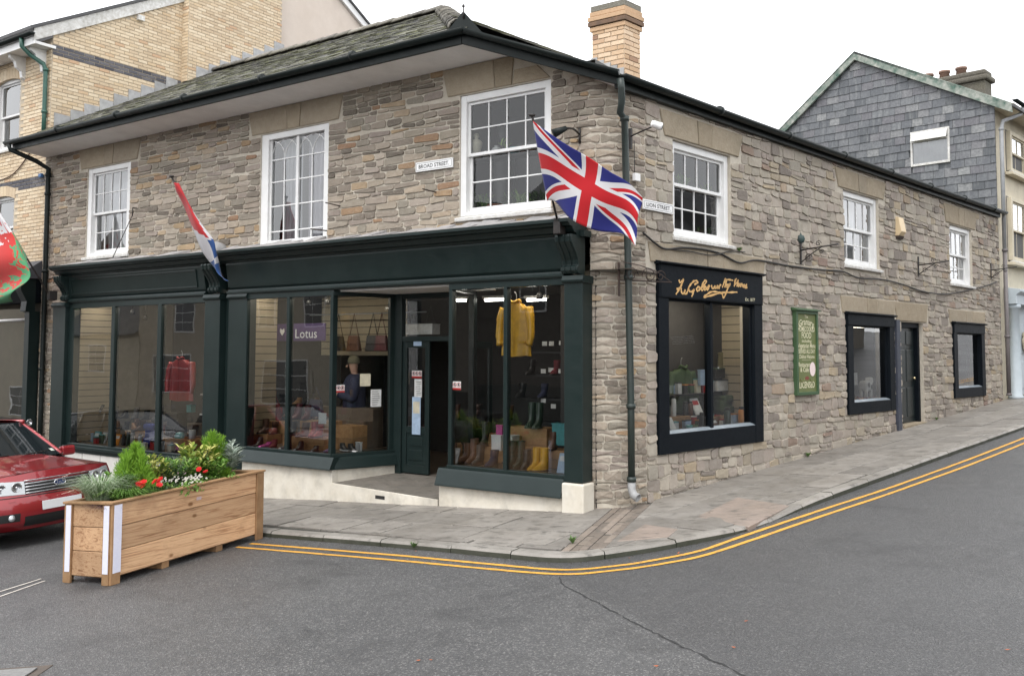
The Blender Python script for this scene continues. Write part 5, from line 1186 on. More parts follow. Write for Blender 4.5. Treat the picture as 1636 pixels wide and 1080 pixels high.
for s_ in strokes:
    p2 = [FL.on(*Z(*q), SGO) for q in s_]; pc = cat([(q[0], q[1], 0) for q in p2], 7); b = MB(); vs = []
    for i, p in enumerate(pc):
        t = pc[min(i+1, len(pc)-1)] - pc[max(i-1, 0)]; t = t.normalized() if t.length else V((1, 0, 0)); nn = V((-t.y, t.x, 0)); wv = .0115*(1 + .35*sin(i*.9)) + .004*abs(t.y)
        for sg in (-1, 1): q = p + nn*wv*sg; vs.append(FL.P(q.x, SGO + .001, q.y))
    b.add(vs, [(2*i, 2*i+1, 2*i+3, 2*i+2) for i in range(len(pc)-1)]); b.build('brush_stroke', m_gold, ns)
uE, zE = FL.on(*Z(1432, 620), SGO); lettering('Est. 1877', FL, 1, uE, zE, SGO+.001, .05, .27, m_cprint, ns, .0, 0, .2)
# restaurant board
us = FL.u(1272, 560, .06), FL.u(1305, 560, .06); zt, zb = FL.on(1288, 497, .06)[1], FL.on(1288, 631, .06)[1]
rs = thing('restaurant_sign', 'tall green painted board with cream lettering for a restaurant and cafe', 'sign', FL.P(sum(us)/2, .05, zb))
mgb = pm('sign_green', (.115, .145, .05), (.15, .165, .06), 3, .6, .2, 40, 0, 0, .12)
b = MB(); b.box(FL, us[0], us[1], .015, .06, zb, zt); b.build('board', mgb, rs, .004); mgf = pm('sign_frame_green', (.045, .095, .04), None, 5, .5)
for a in ((us[0]-.02, us[0]+.035, zb, zt), (us[1]-.035, us[1]+.02, zb, zt), (us[0]+.035, us[1]-.035, zt-.05, zt), (us[0]+.035, us[1]-.035, zb, zb+.05)): b = MB(); b.box(FL, a[0], a[1], .012, .085, a[2], a[3]); b.build('frame_strip', mgf, rs, .004)
b = MB(); b.prism(FL, [(.0, zt), (.12, zt), (.12, zt+.02), (.0, zt+.05)], us[0]-.05, us[1]+.05); b.build('cap_strip', mgf, rs, .003)
uc, W_ = sum(us)/2, us[1]-us[0]; H_ = zt-zb; zz_ = lambda f: zt - H_*f
for s_, f, h, w_, arc, sh in (('The', .085, .05, .16, 0, 0), ('Granary', .165, .11, .74, .05, 0), ('HOMECOOKED', .245, .085, .80, 0, 0), ('FOOD', .325, .10, .46, 0, 0), ('including', .375, .05, .46, 0, .2), ('Vegetarian Menu', .44, .075, .84, 0, .1), ('SERVED ALL DAY', .505, .07, .80, 0, 0), ('Children Welcome', .565, .06, .74, 0, .15), ('Restaurant', .665, .075, .56, 0, 0), ('& Cafe', .725, .075, .40, 0, 0), ('LICENSED', .915, .10, .74, 0, 0)):
    lettering(s_, FL, 1, uc - (.12*W_ if s_[:2] in ('Re', '& ') else 0), zz_(f), .0615, h, w_*W_, m_cprint, rs, .012, arc, sh)
b = MB(); b.box(FL, uc-.24*W_, uc+.2*W_, .06, .0615, zz_(.585), zz_(.582)); b.build('rule_line', m_cprint, rs)
b = MB(); k = 18; b.poly([FL.P(uc + W_*.27 + W_*.14*cos(2*pi*i/k), .062, zz_(.695) + .115*sin(2*pi*i/k)) for i in range(k)]); rl_ = b.build('oval_sticker', pm('sticker_pale_pink', (.80, .68, .66), (.75, .6, .58), 40, .6), rs)
b = MB(); k = 12; b.poly([FL.P(uc + .07*cos(2*pi*i/k), .062, zz_(.80) + .035*sin(2*pi*i/k)*(1 if i % 2 else .7)) for i in range(k)]); b.build('painted_rosette', flat('rosette_red', (.20, .045, .03)), rs)
for sg in (-1, 1): b = MB(); b.tube([FL.P(uc + sg*(.09 + .15*t/8*1), .0615, zz_(.80) - .07*sin(t/8*pi)) for t in range(9)], .006, 4); b.build('painted_scroll', flat('scroll_olive', (.16, .15, .05)), rs)
# ------------------------------------------------------------------ flags
def ngrid(name, pts, nu, nv, mat, parent, fu=None, mats=None, mfn=None, wave=None):
    """pts: control rows in v of points in u, joined by Lagrange curves; keeps u, v as attributes"""
    def lag(ps, t):
        n = len(ps); xs_ = [i/(n-1) for i in range(n)]; r = V((0, 0, 0))
        for i in range(n):
            c = 1
            for j in range(n):
                if i != j: c *= (t-xs_[j])/(xs_[i]-xs_[j])
            r += ps[i]*c
        return r
    vs = []; A, B_ = [], []
    for j in range(nv+1):
        for i in range(nu+1):
            u, v = i/nu, j/nv; p = lag([lag(row, u) for row in pts], v)
            if wave: p = p + wave(u, v)
            vs.append(p); A.append(u); B_.append(v)
    me = bpy.data.meshes.new(name); me.from_pydata(vs, [], [(j*(nu+1)+i, j*(nu+1)+i+1, (j+1)*(nu+1)+i+1, (j+1)*(nu+1)+i) for j in range(nv) for i in range(nu)])
    for nm, dat in (('fu', A), ('fv', B_)): at = me.attributes.new(nm, 'FLOAT', 'POINT'); at.data.foreach_set('value', dat)
    for p in me.polygons: p.use_smooth = True
    o = link(name, me, mats or mat, parent)
    if mfn:
        for p in me.polygons:
            c = p.index; i, j = c % nu, c//nu; p.material_index = mfn((i+.5)/nu, (j+.5)/nv)
    md = o.modifiers.new('s', 'SOLIDIFY'); md.thickness = .002
    return o
def cloth_node(n, c):
    n.col(c); n.set(.75, 0, .25); n.b.inputs['Sheen Weight'].default_value = .2
    wv = n.noise(260, 2); n.bump(wv, .15, .002)
    # thin cloth lets some light through
    tr = n.new('BsdfTranslucent'); n.inp(tr.inputs[0], c) if not isinstance(c, tuple) else None
    mx = n.new('MixShader'); mx.inputs[0].default_value = .25; n.L(n.b.outputs[0], mx.inputs[1]); n.L(tr.outputs[0], mx.inputs[2]); n.L(mx.outputs[0], n.out.inputs[0])
n = N('union_flag_cloth'); X = n.math('MULTIPLY', n.math('SUBTRACT', n.attr('fu'), .5), 60); Y = n.math('MULTIPLY', n.math('SUBTRACT', .5, n.attr('fv')), 30)
ax_, ay_ = n.math('ABSOLUTE', X), n.math('ABSOLUTE', Y)
lt = lambda a, k: n.math('LESS_THAN', a, k); mx_ = lambda a, b_: n.math('MAXIMUM', a, b_)
q5 = 1/sqrt(5); s1 = n.math('MULTIPLY', n.math('SUBTRACT', X, n.math('MULTIPLY', Y, 2)), q5); s2 = n.math('MULTIPLY', n.math('ADD', X, n.math('MULTIPLY', Y, 2)), q5)
wsal = mx_(lt(n.math('ABSOLUTE', s1), 3), lt(n.math('ABSOLUTE', s2), 3))
sg = n.math('SIGN', X)
def red_s(s_, sgn):      # counterchanged red saltire: one side of the diagonal in each half
    t = n.math('MULTIPLY', n.math('MULTIPLY', s_, sg), sgn); return n.math('MULTIPLY', n.math('GREATER_THAN', t, 0), lt(t, 2))
rsal = mx_(red_s(s1, 1), red_s(s2, -1))
wcr = mx_(lt(ax_, 5), lt(ay_, 5)); rcr = mx_(lt(ax_, 3), lt(ay_, 3))
c = n.mix(wsal, (.030, .035, .22), (.78, .77, .78)); c = n.mix(rsal, c, (.62, .022, .030)); c = n.mix(wcr, c, (.78, .77, .78)); c = n.mix(rcr, c, (.62, .022, .030)); cloth_node(n, c); m_uj = n.mat
def pxo(x, y, o): return hit(x, y, CN + nB*o, nB)
fl = thing('union_flag', 'red white and blue union flag flying from a black pole at the corner', 'flag', pxo(893, 362, .46))
rows_ = [[pxo(851, 193, 1.10), pxo(890, 221, 1.08), pxo(946, 256, .95), pxo(990, 283, .80), pxo(1023, 313, .70)], [pxo(862, 257, .92), pxo(900, 274, .95), pxo(941, 300, .84), pxo(986, 322, .76), pxo(1020, 350, .62)], [pxo(874, 321, .72), pxo(898, 335, .78), pxo(928, 360, .76), pxo(975, 371, .66), pxo(1018, 393, .60)]]
ngrid('cloth', rows_, 64, 36, m_uj, fl, wave=lambda u, v: nB*(.045*u*sin(u*11 + v*3.5) + .02*sin(v*9+u*4)*u) + V((0, 0, .012*u*sin(u*17))))
b = MB(); t_, b_ = pxo(850, 186, 1.12), pxo(893, 362, .44); b.tube([b_, t_], .014, 8); b.build('pole', m_iron, fl); b = MB(); b.lathe(t_, [(0, -.01), (.04, 0), (.04, .02), (0, .025)], 10); b.build('pole_cap', m_iron, fl); b = MB(); b.box(FB, FB.uv(b_)[0]-.05, FB.uv(b_)[0]+.05, .36, .50, b_.z-.10, b_.z+.10); b.build('socket', m_iron, fl, .01)
# furled tricolour
tf = thing('tricolour_flag', 'furled red white and blue tricolour hanging along its black pole', 'flag', pxo(356, 440, .5))
lf_ = [(278, 292), (288, 318), (304, 357), (325, 402), (341, 428), (363, 449)]; rt_ = [(284, 293), (303, 325), (331, 371), (346, 396), (350, 425), (364, 449)]
offs_ = [1.05, .98, .86, .74, .62, .58]
rows_ = []
for a, b2, o_ in zip(lf_, rt_, offs_): rows_.append([pxo(*a, o_), pxo((a[0]+b2[0])/2, (a[1]+b2[1])/2, o_+.06), pxo(*b2, o_)])
mt = []
for nm, c in (('flag_red', (.60, .045, .05)), ('flag_white', (.74, .73, .75)), ('flag_blue', (.045, .115, .33))): n = N(nm); cloth_node(n, n.mix(n.noise(30, 3), c, tuple(x*.85 for x in c))); mt.append(n.mat)
def tri(s, t):
    if t > .70 + .08*(s > .5): return 2
    if s > .55 and .47 + .1*(1-s) < t < .70: return 2
    if t < .50 - .08*(1-s) and s < 1.25 - t*1.15 - .0: return 0
    return 1
ngrid('cloth', rows_, 12, 48, mt[0], tf, mats=mt, mfn=tri, wave=lambda u, v: nB*(.02*sin(v*14+u*5)) + dB*.006*sin(v*23))
b = MB(); t_, b_ = pxo(274, 283, 1.10), pxo(357, 443, .46); b.tube([b_, t_], .014, 8); b.build('pole', m_iron, tf); b = MB(); b.lathe(t_, [(0, -.01), (.04, 0), (.04, .02), (0, .025)], 10); b.build('pole_cap', m_iron, tf)
# green and white flag with a red emblem, mostly out of frame
n = N('emblem_flag_cloth'); uu, vv = n.attr('fu'), n.attr('fv'); c = n.mix(n.math('GREATER_THAN', vv, .5), (.74, .73, .74), (.10, .36, .17))
cmb = n.new('CombineXYZ'); n.L(uu, cmb.inputs[0]); n.L(vv, cmb.inputs[1])
vec = n.scalev(cmb.outputs[0], (1.7, 1, 1)); nz = n.noise(7.5, 3, .5, vec, 1.2)
dx, dy = n.math('MULTIPLY', n.math('SUBTRACT', uu, .52), 2.3), n.math('MULTIPLY', n.math('SUBTRACT', vv, .52), 2.6)
body = n.math('SQRT', n.math('ADD', n.math('MULTIPLY', dx, dx), n.math('MULTIPLY', dy, dy)))
msk = n.math('LESS_THAN', n.math('ADD', body, n.math('MULTIPLY', n.math('SUBTRACT', nz, .5), 3.4)), .80)
c = n.mix(msk, c, (.62, .05, .045)); cloth_node(n, c); m_wf = n.mat
wf = thing('dragon_flag', 'white and green flag with red dragon emblem drooping from a black pole', 'flag', pxo(80, 470, .5))
rows_ = [[pxo(-14, 318, 1.2), pxo(-30, 350, 1.2), pxo(-62, 420, 1.15), pxo(-90, 480, 1.1)], [pxo(16, 364, 1.02), pxo(12, 395, 1.10), pxo(-10, 440, 1.12), pxo(-35, 490, 1.05)], [pxo(43, 409, .84), pxo(45, 430, 1.0), pxo(35, 458, 1.08), pxo(16, 482, 1.0)]]
ngrid('cloth', rows_, 48, 32, m_wf, wf, wave=lambda u, v: nB*(.11*sin(u*9+v*7)*u**.7) + dB*(.05*sin(u*13+v*4)*u))
b = MB(); t_, b_ = pxo(-20, 309, 1.24), pxo(79, 472, .44); b.tube([b_, t_], .016, 8); b.build('pole', m_iron, wf)
b = MB(); b.box(FB, FB.uv(b_)[0]-.04, FB.uv(b_)[0]+.04, .30, .47, b_.z-.09, b_.z+.09); b.build('socket', m_iron, wf, .01)
# ------------------------------------------------------------------ wall fittings
def hang_bracket(px, py, sc, label, full=True):
    """wrought-iron sign bracket standing out from the Lion Street wall"""
    u, z = FL.on(px, py, .03); t = thing('sign_bracket', label, 'bracket', FL.P(u, .03, z-.25*sc), 'wrought iron brackets on the Lion Street wall')
    P = lambda o, dz: FL.P(u, .03 + o*sc, z + dz*sc)
    b = MB(); b.box(FL, u-.02*sc, u+.02*sc, .025, .045, z-.28*sc, z+.22*sc); b.build('back_bar', m_iron, t)
    b = MB(); b.tube([P(0, .0), P(.75, .06)], .012, 6); b.build('arm', m_iron, t)
    b = MB(); b.tube([P(0, -.24), P(.2, -.10), P(.42, .03)], .009, 6)
    for cx_, cz_, r in ((.16, -.14, .07), (.36, .10, .06), (.42, -.06, .05)):
        b.tube([P(cx_ + r*(1-i/14)*cos(i*.75), cz_ + r*(1-i/14)*sin(i*.75)) for i in range(13)], .007, 5)
    b.build('scroll', m_iron, t)
    if full: b = MB(); b.lathe(P(.01, .22), [(.0, -.08), (.05, -.06), (.07, 0), (.05, .05), (.02, .06), (0, .11)], 8, None, 1, .5); b.build('finial', pm('verdigris', (.03, .06, .055), (.02, .03, .03), 9, .6), t)
hang_bracket(1279, 400, .85, 'black wrought iron bracket with leafy finial left of the alarm box'); hang_bracket(1467, 424, .8, 'small scrolled iron bracket between the two far sash windows', False); hang_bracket(1583, 432, .75, 'small scrolled iron bracket next to the grey downpipe', False)
# rusty hanging bracket by the downpipe: flat against the wall along Lion
u, z = FL.on(990, 445, .04); t = thing('rusty_bracket', 'rusty thin scrolled iron bracket behind the green downpipe', 'bracket', FL.P(u, .04, z))
PB = lambda a, dz: FL.P(u + a, .10 + a*.3, z + dz)
b = MB(); b.box(FL, u-.012, u+.012, .02, .04, z-.22, z+.20); b.build('back_bar', m_rust, t); b = MB(); b.tube([FL.P(u, .04, z-.02), PB(.72, -.02)], .009, 5); b.build('arm', m_rust, t); b = MB()
for c0, r, s_ in ((.12, .10, 1), (.38, .11, -1), (.55, .08, 1)): b.tube([PB(c0 + r*(1-i/16)*cos(i*.7)*s_, .05 + r*(1-i/16)*sin(i*.7)) for i in range(15)], .006, 5)
b.tube([PB(.0, .2), PB(.25, .17), PB(.5, .10), PB(.70, -.01)], .006, 5); b.build('scroll', m_rust, t)
# alarm box
u, z = FL.on(1433, 362, .0); t = thing('alarm_box', 'yellow burglar alarm box fixed on the stone wall', 'alarm box', FL.P(u, .05, z-.15)); my = pm('alarm_cream_yellow', (.66, .52, .33), (.60, .46, .28), 5, .5)
b = MB(); b.prism(FL, [(.01, z-.20), (.08, z-.20), (.14, z-.12), (.09, z+.16), (.01, z+.18)], u-.13, u+.11); b.build('casing', my, t, .012); b = MB(); b.prism(FL, [(.01, z-.26), (.06, z-.25), (.10, z-.20), (.01, z-.20)], u-.14, u+.12); b.build('base', flat('alarm_dark', (.05, .03, .025)), t, .006)
b = MB(); b.lathe(FL.P(u+.03, .105, z), [(.055, 0), (.055, .012), (.04, .012), (.04, .004), (0, .004)], 14, nL*1 + V((0, 0, .15))); b.build('roundel', flat('alarm_ring', (.40, .26, .12)), t)
# CCTV camera on an arm
u, z = FL.on(1008, 218, .05); e = hit(1048, 200, FL.P(u, .55, 0), nL); t = thing('security_camera', 'white security camera on a black arm beside the downpipe', 'camera', FL.P(u, .05, z))
b = MB(); b.box(FL, u-.015, u+.02, .02, .06, z-.16, z+.10); b.build('mount', m_iron, t); b = MB(); b.tube([FL.P(u, .05, z), e], .010, 6); b.build('arm', m_iron, t); ax_ = (dL*.8 + nL*.5 + V((0, 0, -.25))).normalized()
b = MB(); b.lathe(e - ax_*.06, [(0, 0), (.04, .0), (.045, .02), (.045, .10), (.05, .105), (.05, .13), (.0, .13)], 12, ax_); b.build('body', m_white, t); b = MB(); b.lathe(e + ax_*.068, [(0, 0), (.04, .0), (.04, .012), (0, .014)], 12, ax_); b.build('lens', flat('lens_black', (.01, .01, .012), .15), t)
u, z = FL.on(1015, 284, .03); b = MB(); b.box(FL, u-.05, u+.06, .02, .07, z-.05, z+.05); o = b.build('junction_box', m_white, None, .006); tag(o, 'small white junction box right of the green downpipe', 'junction box')
# flood lamp by the flag
p0, p1 = FB.P(FB.u(926, 215, .02), .02, FB.on(926, 215, .02)[1]), pxo(905, 205, .45); t = thing('wall_lamp', 'dark swan-neck wall lamp above the union flag', 'lamp', p0); b = MB(); b.tube([p0 - Z1*.12, p0 + Z1*.08], .016, 6); b.build('mount', m_iron, t)
b = MB(); b.tube(cat([p0, p0.lerp(p1, .5) + Z1*.03, p1], 5), .014, 6); b.build('arm', m_iron, t); q = pxo(884, 214, .55); b = MB(); b.tube([p1, p1.lerp(q, .45), q], [.03, .045, .06], 10); b.build('head', m_gutter, t)
# iron rods left in the Broad wall
for px, py, l, lb in ((410, 326+260*0, .0, ''),): pass
for i, ((a0, a1), (b0, b1)) in enumerate((((520, 324), (545, 330)), ((496, 366), (524, 369)), ((675, 302), (698, 308)))):
    u, z = FB.on(b0 if i != 2 else a0, b1, 0) if False else FB.on(b0, b1, 0.0); e = pxo(a0, a1, .28); b = MB(); b.tube([FB.P(u, -.01, z), e], .010, 6); o = b.build('iron_rod', m_rust, None); tag(o, ('thin iron rod jutting out beside the middle of the gothic window', 'short iron rod jutting out near the foot of the gothic window', 'thin iron rod jutting from the wall below the BROAD STREET plate')[i], 'iron rod')
a, c = pxo(212, 332, .10), pxo(180, 412, .42); b = MB(); b.tube([FB.P(FB.uv(a)[0], -.01, a.z), a], .01, 5); b.tube([a, a - Z1*.16], .010, 5); b.tube([a - Z1*.14, c], .008, 5); o = b.build('stay_rod', m_iron, None); tag(o, 'thin black stay rod from the wall down to the green cornice', 'stay rod')
# small chimney-like stub of lead pipe on the cornice by the tricolour
u, z = FB.on(350, 393, .25); b = MB(); b.lathe(FB.P(u+.12, .1, z-.08), [(.12, 0), (.14, .02), (.13, .16), (.0, .20)], 12, nB + V((0, 0, .3))); o = b.build('lead_roll', m_lead, None); tag(o, 'rounded grey lead roll on the cornice beside the tricolour flag', 'lead roll')
# cables along Lion Street
def cable(pts, label, r=.010, F=FL, o=.035):
    q = []
    for p in pts: u, z = F.on(*p, o); q.append(F.P(u, o + U(0, .02), z))
    b = MB(); b.tube(cat(q, 6), r, 6); ob = b.build('wall_cable', m_cable, None); tag(ob, label, 'cable')
cable([(1027, 372), (1045, 388), (1062, 398), (1090, 396), (1118, 398), (1150, 405), (1180, 420), (1208, 416), (1260, 425), (1310, 431), (1345, 434), (1370, 444), (1410, 447), (1445, 456), (1475, 466), (1510, 470), (1550, 463), (1580, 455), (1592, 450)], 'thick black cable looping along the stone wall under the sash windows', .014)
cable([(1062, 398), (1100, 402), (1135, 408), (1165, 402), (1190, 403)], 'loose black cable hanging under the first sash window sill', .008)
cable([(1013, 225), (1013, 276)], 'thin black wire dropping to the white junction box', .005, FL, .03)
# weeds in joints
m_weed = pm('weed_green', (.06, .13, .025), (.09, .16, .04), 20, .6)
def weed(p, r, n_, label):
    b = MB()
    for i in range(n_):
        a = U(0, 6.3); l = U(.4, 1)*r; d = V((cos(a)*.6, sin(a)*.6, U(.5, 1.1))).normalized(); sd = d.cross(Z1).normalized()*l*.12; m_ = p + d*l*.5 + Z1*.01
        b.add([p, m_ + sd, p + d*l, m_ - sd], [(0, 1, 2, 3)])
    o = b.build('weed', m_weed, None, recalc=False); tag(o, label, 'weed')
weed(onR(662, 877) + V((0, 0, .005)), .10, 60, 'little green weed growing at the foot of the kerb'); weed(onP(915, 868), .10, 24, 'small grassy weed in the kerb joint by the drain channel')
q = FL.P(4.9, .05, 0); weed(V((q.x, q.y, zp(q.x, q.y))), .10, 40, 'low green weed at the wall base below the restaurant board'); q = FL.P(2.9, .03, 3.46); weed(q, .09, 40, 'tuft of green weed on the first sash window ledge')
q = FL.P(10.5, .06, 0); weed(V((q.x, q.y, zp(q.x, q.y))), .08, 30, 'tuft of weed at the wall base beside the dark door')
# ------------------------------------------------------------------ timber planter
pA = P2(onR(175, 936)); pF = P2(onR(416, 861)); la = (pF-pA).normalized(); sb = V((-la.y, la.x, 0)); LN, WD, HT = 2.24, .72, .86
class FrP:
    """planter frame: a along the long side, b across (to the left), h above the sloping road"""
    def P(s, a, b_, h): q = pA + la*a + sb*b_; return V((q.x, q.y, zr(q.x, q.y) + h))
FP = FrP()
pl = thing('timber_planter', 'long timber plank planter box with white reflective corner strips', 'planter', FP.P(LN/2, WD/2, 0))
n = N('planter_timber'); ap_ = n.attr()
gr = n.new('TexCoord'); mp = n.new('Mapping'); n.L(n.pos(), mp.inputs[0]); mp.inputs['Rotation'].default_value = (0, 0, -atan2(la.y, la.x)); gv = n.scalev(mp.outputs[0], (.35, 3.5, 9))
g1 = n.noise(3.0, 8, .62, gv, 1.2); mp2 = n.new('Mapping'); n.L(mp.outputs[0], mp2.inputs[0]); mp2.inputs['Scale'].default_value = (1.6, 1, 1)
c = n.ramp(g1, [(.30, (.19, .088, .042)), (.42, (.45, .265, .145)), (.53, (.56, .36, .21)), (.60, (.40, .225, .12)), (.72, (.26, .13, .065))])
vk = n.new('TexVoronoi'); vk.inputs['Scale'].default_value = 2.3; n.L(n.scalev(None, (1, 1, 1.7)), vk.inputs['Vector']); c = n.mix(n.ramp(vk.outputs['Distance'], [(.0, .95), (.06, .85), (.11, 0.0)]), c, (.17, .075, .028))
c = n.mix(n.ramp(n.noise(1.7, 6, .65), [(.55, 0.0), (.78, .6)]), c, (.19, .09, .045)); k = n.math('MULTIPLY_ADD', ap_, .5); n.nt.nodes[-1].inputs[2].default_value = .78; c = n.mix(1.0, c, k, 'MULTIPLY')
n.col(c); n.set(.62, 0, .35); n.bump(g1, .35, .006); m_timber = n.mat
m_timberd = pm('planter_post_timber', (.24, .13, .06), (.33, .20, .10), 9, .7, .4, 40, 0, .4)
m_refl = pm('reflective_strip', (.74, .74, .84), (.68, .68, .80), 30, .45, .1, 60)
def pbox(name, a0, a1, b0, b1, h0, h1, mat, bev=.006, par=pl):
    b = MB(); b.cr = rng.random(); P = FP.P; b.hexa([P(a0, b0, h0), P(a1, b0, h0), P(a1, b1, h0), P(a0, b1, h0), P(a0, b0, h1), P(a1, b0, h1), P(a1, b1, h1), P(a0, b1, h1)]); return b.build(name, mat, par, bev)
hs_ = [.075, .335, .585, .825]
for i in range(3):
    a, c = hs_[i] + .003, hs_[i+1] - .003; e = U(0, .006)
    pbox('plank', .055, LN-.055, .018-e, .06, a, c, m_timber); pbox('plank', .055, LN-.055, WD-.06, WD-.018+e, a, c, m_timber)
    pbox('end_plank', .018-e, .06, .115, WD-.115, a, c, m_timber); pbox('end_plank', LN-.06, LN-.018+e, .115, WD-.115, a, c, m_timber)
for a0, a1 in ((0, .12), (LN-.12, LN)):
    pbox('side_post', a0+(.0 if a0 else .0), a1, -.012, .017, .0, .825, m_timberd); pbox('side_post', a0, a1, WD-.017, WD+.012, .0, .825, m_timberd)
for b0, b1 in ((.02, .114), (WD-.114, WD-.02)):
    pbox('end_post', -.012, .0175, b0-.005, b1, .0, .825, m_timberd); pbox('end_post', LN-.0175, LN+.012, b0, b1, .0, .825, m_timberd)
pbox('reflector', .022, .118, -.0155, -.012, .12, .815, m_refl, .0); pbox('reflector', -.0155, -.012, .020, .100, .12, .815, m_refl, 0); pbox('reflector', -.0155, -.012, WD-.112, WD-.035, .12, .815, m_refl, 0)
for a0, a1, b0, b1 in ((-.02, LN+.02, -.02, .075), (-.02, LN+.02, WD-.075, WD+.02), (-.02, .075, .076, WD-.076), (LN-.075, LN+.02, .076, WD-.076)): pbox('rim_board', a0, a1, b0, b1, .827, .852, m_timberd, .006)
for a in (.7, 1.5): pbox('skid', a, a+.10, .03, WD-.03, .0, .075, m_timberd)
pbox('base_board', .06, LN-.06, .06, WD-.06, .06, .10, m_timberd, 0)
pbox('soil', .062, LN-.062, .062, WD-.062, .68, .775, pm('soil', (.035, .025, .018), (.02, .015, .01), 20, .95, .8, 30), 0)
pbox('maker_tag', 1.16, 1.23, .010, .0155, .665, .70, flat('tag_pink_white', (.55, .42, .42)), 0)
# ------------------------------------------------------------------ plants in the planter
def leafmat(name, c1, c2, c3=None):
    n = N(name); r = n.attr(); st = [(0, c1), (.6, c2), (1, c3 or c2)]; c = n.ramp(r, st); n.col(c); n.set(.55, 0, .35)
    tr = n.new('BsdfTranslucent'); n.L(c, tr.inputs[0]); mx = n.new('MixShader'); mx.inputs[0].default_value = .3; n.L(n.b.outputs[0], mx.inputs[1]); n.L(tr.outputs[0], mx.inputs[2]); n.L(mx.outputs[0], n.out.inputs[0]); return n.mat
def leaf(b, p, d, up, l, w_, fold=.25):
    sd = d.cross(up); sd = sd.normalized() if sd.length > 1e-4 else V((1, 0, 0)); nn = sd.cross(d).normalized()
    b.cr = rng.random(); m1 = p + d*l*.35; m2 = p + d*l*.7
    b.add([p, m1 + sd*w_*.5 + nn*w_*fold, m2 + sd*w_*.4 + nn*w_*fold, p + d*l - nn*l*.08, m2 - sd*w_*.4 + nn*w_*fold, m1 - sd*w_*.5 + nn*w_*fold, m2], [(0, 1, 2, 6), (6, 2, 3), (0, 6, 4, 5), (6, 3, 4)])
def rdir(): 
    a, z = U(0, 2*pi), U(-1, 1); r = sqrt(1-z*z); return V((r*cos(a), r*sin(a), z))
def plant(name, label, a, b_, build, cat_='plant', stems=None):
    base_ = FP.P(a, b_, .77); t = thing(name, label, cat_, base_); build(t, base_); return t
def conifer(h, r, n_):
    def f(t, p):
        b = MB(); ld = [(V((0, 0, 0)), 1.0, .62)] + [(V((cos(k*1.3+.4), sin(k*1.3+.4), 0))*r*U(.4, .95), U(.5, .92), U(.3, .5)) for k in range(8)]
        for i in range(n_):
            lo, lh, lr_ = ld[0] if rng.random() < .34 else rng.choice(ld[1:])
            z = U(0, 1)**1.15; rr = r*lr_*(1-z)**.7*(.35+.65*rng.random()); q = U(0, 2*pi); c = p + lo*(1-.35*z) + V((cos(q)*rr, sin(q)*rr, z*h*lh)); d = V((cos(q)*.55, sin(q)*.55, 1.0 + .5*z)).normalized(); d = (d + rdir()*.28).normalized()
            l = U(.07, .15)*(1.1-.35*z)
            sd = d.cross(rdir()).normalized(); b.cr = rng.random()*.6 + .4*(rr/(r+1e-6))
            for s_ in (-1, 0, 1):
                e = (d + sd*s_*.45 + rdir()*.15).normalized(); q2 = sd.cross(e).normalized()*.004 if s_ == 0 else sd*.004
                b.add([c - q2*1.6, c + q2*1.6, c + e*l + q2*.4, c + e*l - q2*.4], [(0, 1, 2, 3)])
                for k in (.35, .6, .8): s2 = (e + sd*.8*(1 if k != .6 else -1)).normalized(); m_ = c + e*l*k; b.add([m_ - q2*.8, m_ + q2*.8, m_ + s2*l*.35], [(0, 1, 2)])
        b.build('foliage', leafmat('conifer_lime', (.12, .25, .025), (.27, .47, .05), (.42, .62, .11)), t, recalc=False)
        b = MB(); b.tube([p - Z1*.02, p + Z1*h*.9], [.012, .004], 6); b.build('stem', flat('stem_brown', (.07, .05, .03)), t)
    return f
def shrub(h, r, n_, ll, lw, mat, squash=1.0, upk=.6):
    def f(t, p):
        b = MB(); bs = MB(); tips = [p + V((U(-r, r)*.85, U(-r, r)*.85, h*U(.55, 1.0))) for _ in range(max(8, n_//18))]
        for tp in tips:
            bs.tube([p + V((U(-.02, .02), U(-.02, .02), 0)), p.lerp(tp, .5) + V((0, 0, .02)), tp], [.006, .004, .002], 4)
            for k in range(18):
                f_ = U(.35, 1.02); c = p.lerp(tp, f_) + rdir()*.018; q = U(0, 2*pi); d = (V((cos(q), sin(q), upk*U(.2, 1.4))) + (tp-p).normalized()*.5).normalized(); leaf(b, c, d, Z1, ll*U(.6, 1.15), lw*U(.7, 1.1))
        b.build('foliage', mat, t, recalc=False); bs.build('stem', flat('stem_brown', (.07, .05, .03)), t)
    return f
def grassy(h, r, n_, mat, droop=1.0, w_=.007):
    def f(t, p):
        b = MB()
        for i in range(n_):
            q = U(0, 2*pi); c = p + V((cos(q), sin(q), 0))*U(0, r*.35); o = V((cos(q), sin(q), 0)); sd = V((-sin(q), cos(q), 0))*w_; H = h*U(.6, 1.1); R = r*U(.5, 1.1); b.cr = rng.random(); pts = []
            for k in range(5): s_ = k/4; pts.append(c + o*R*s_**1.2 + Z1*(H*(s_*1.6 - droop*s_*s_*1.1)))
            vs = [];
            for k, x in enumerate(pts): ww = sd*(1-.85*k/4); vs += [x-ww, x+ww]
            b.add(vs, [(2*k, 2*k+1, 2*k+3, 2*k+2) for k in range(4)])
        b.build('foliage', mat, t, recalc=False)
    return f
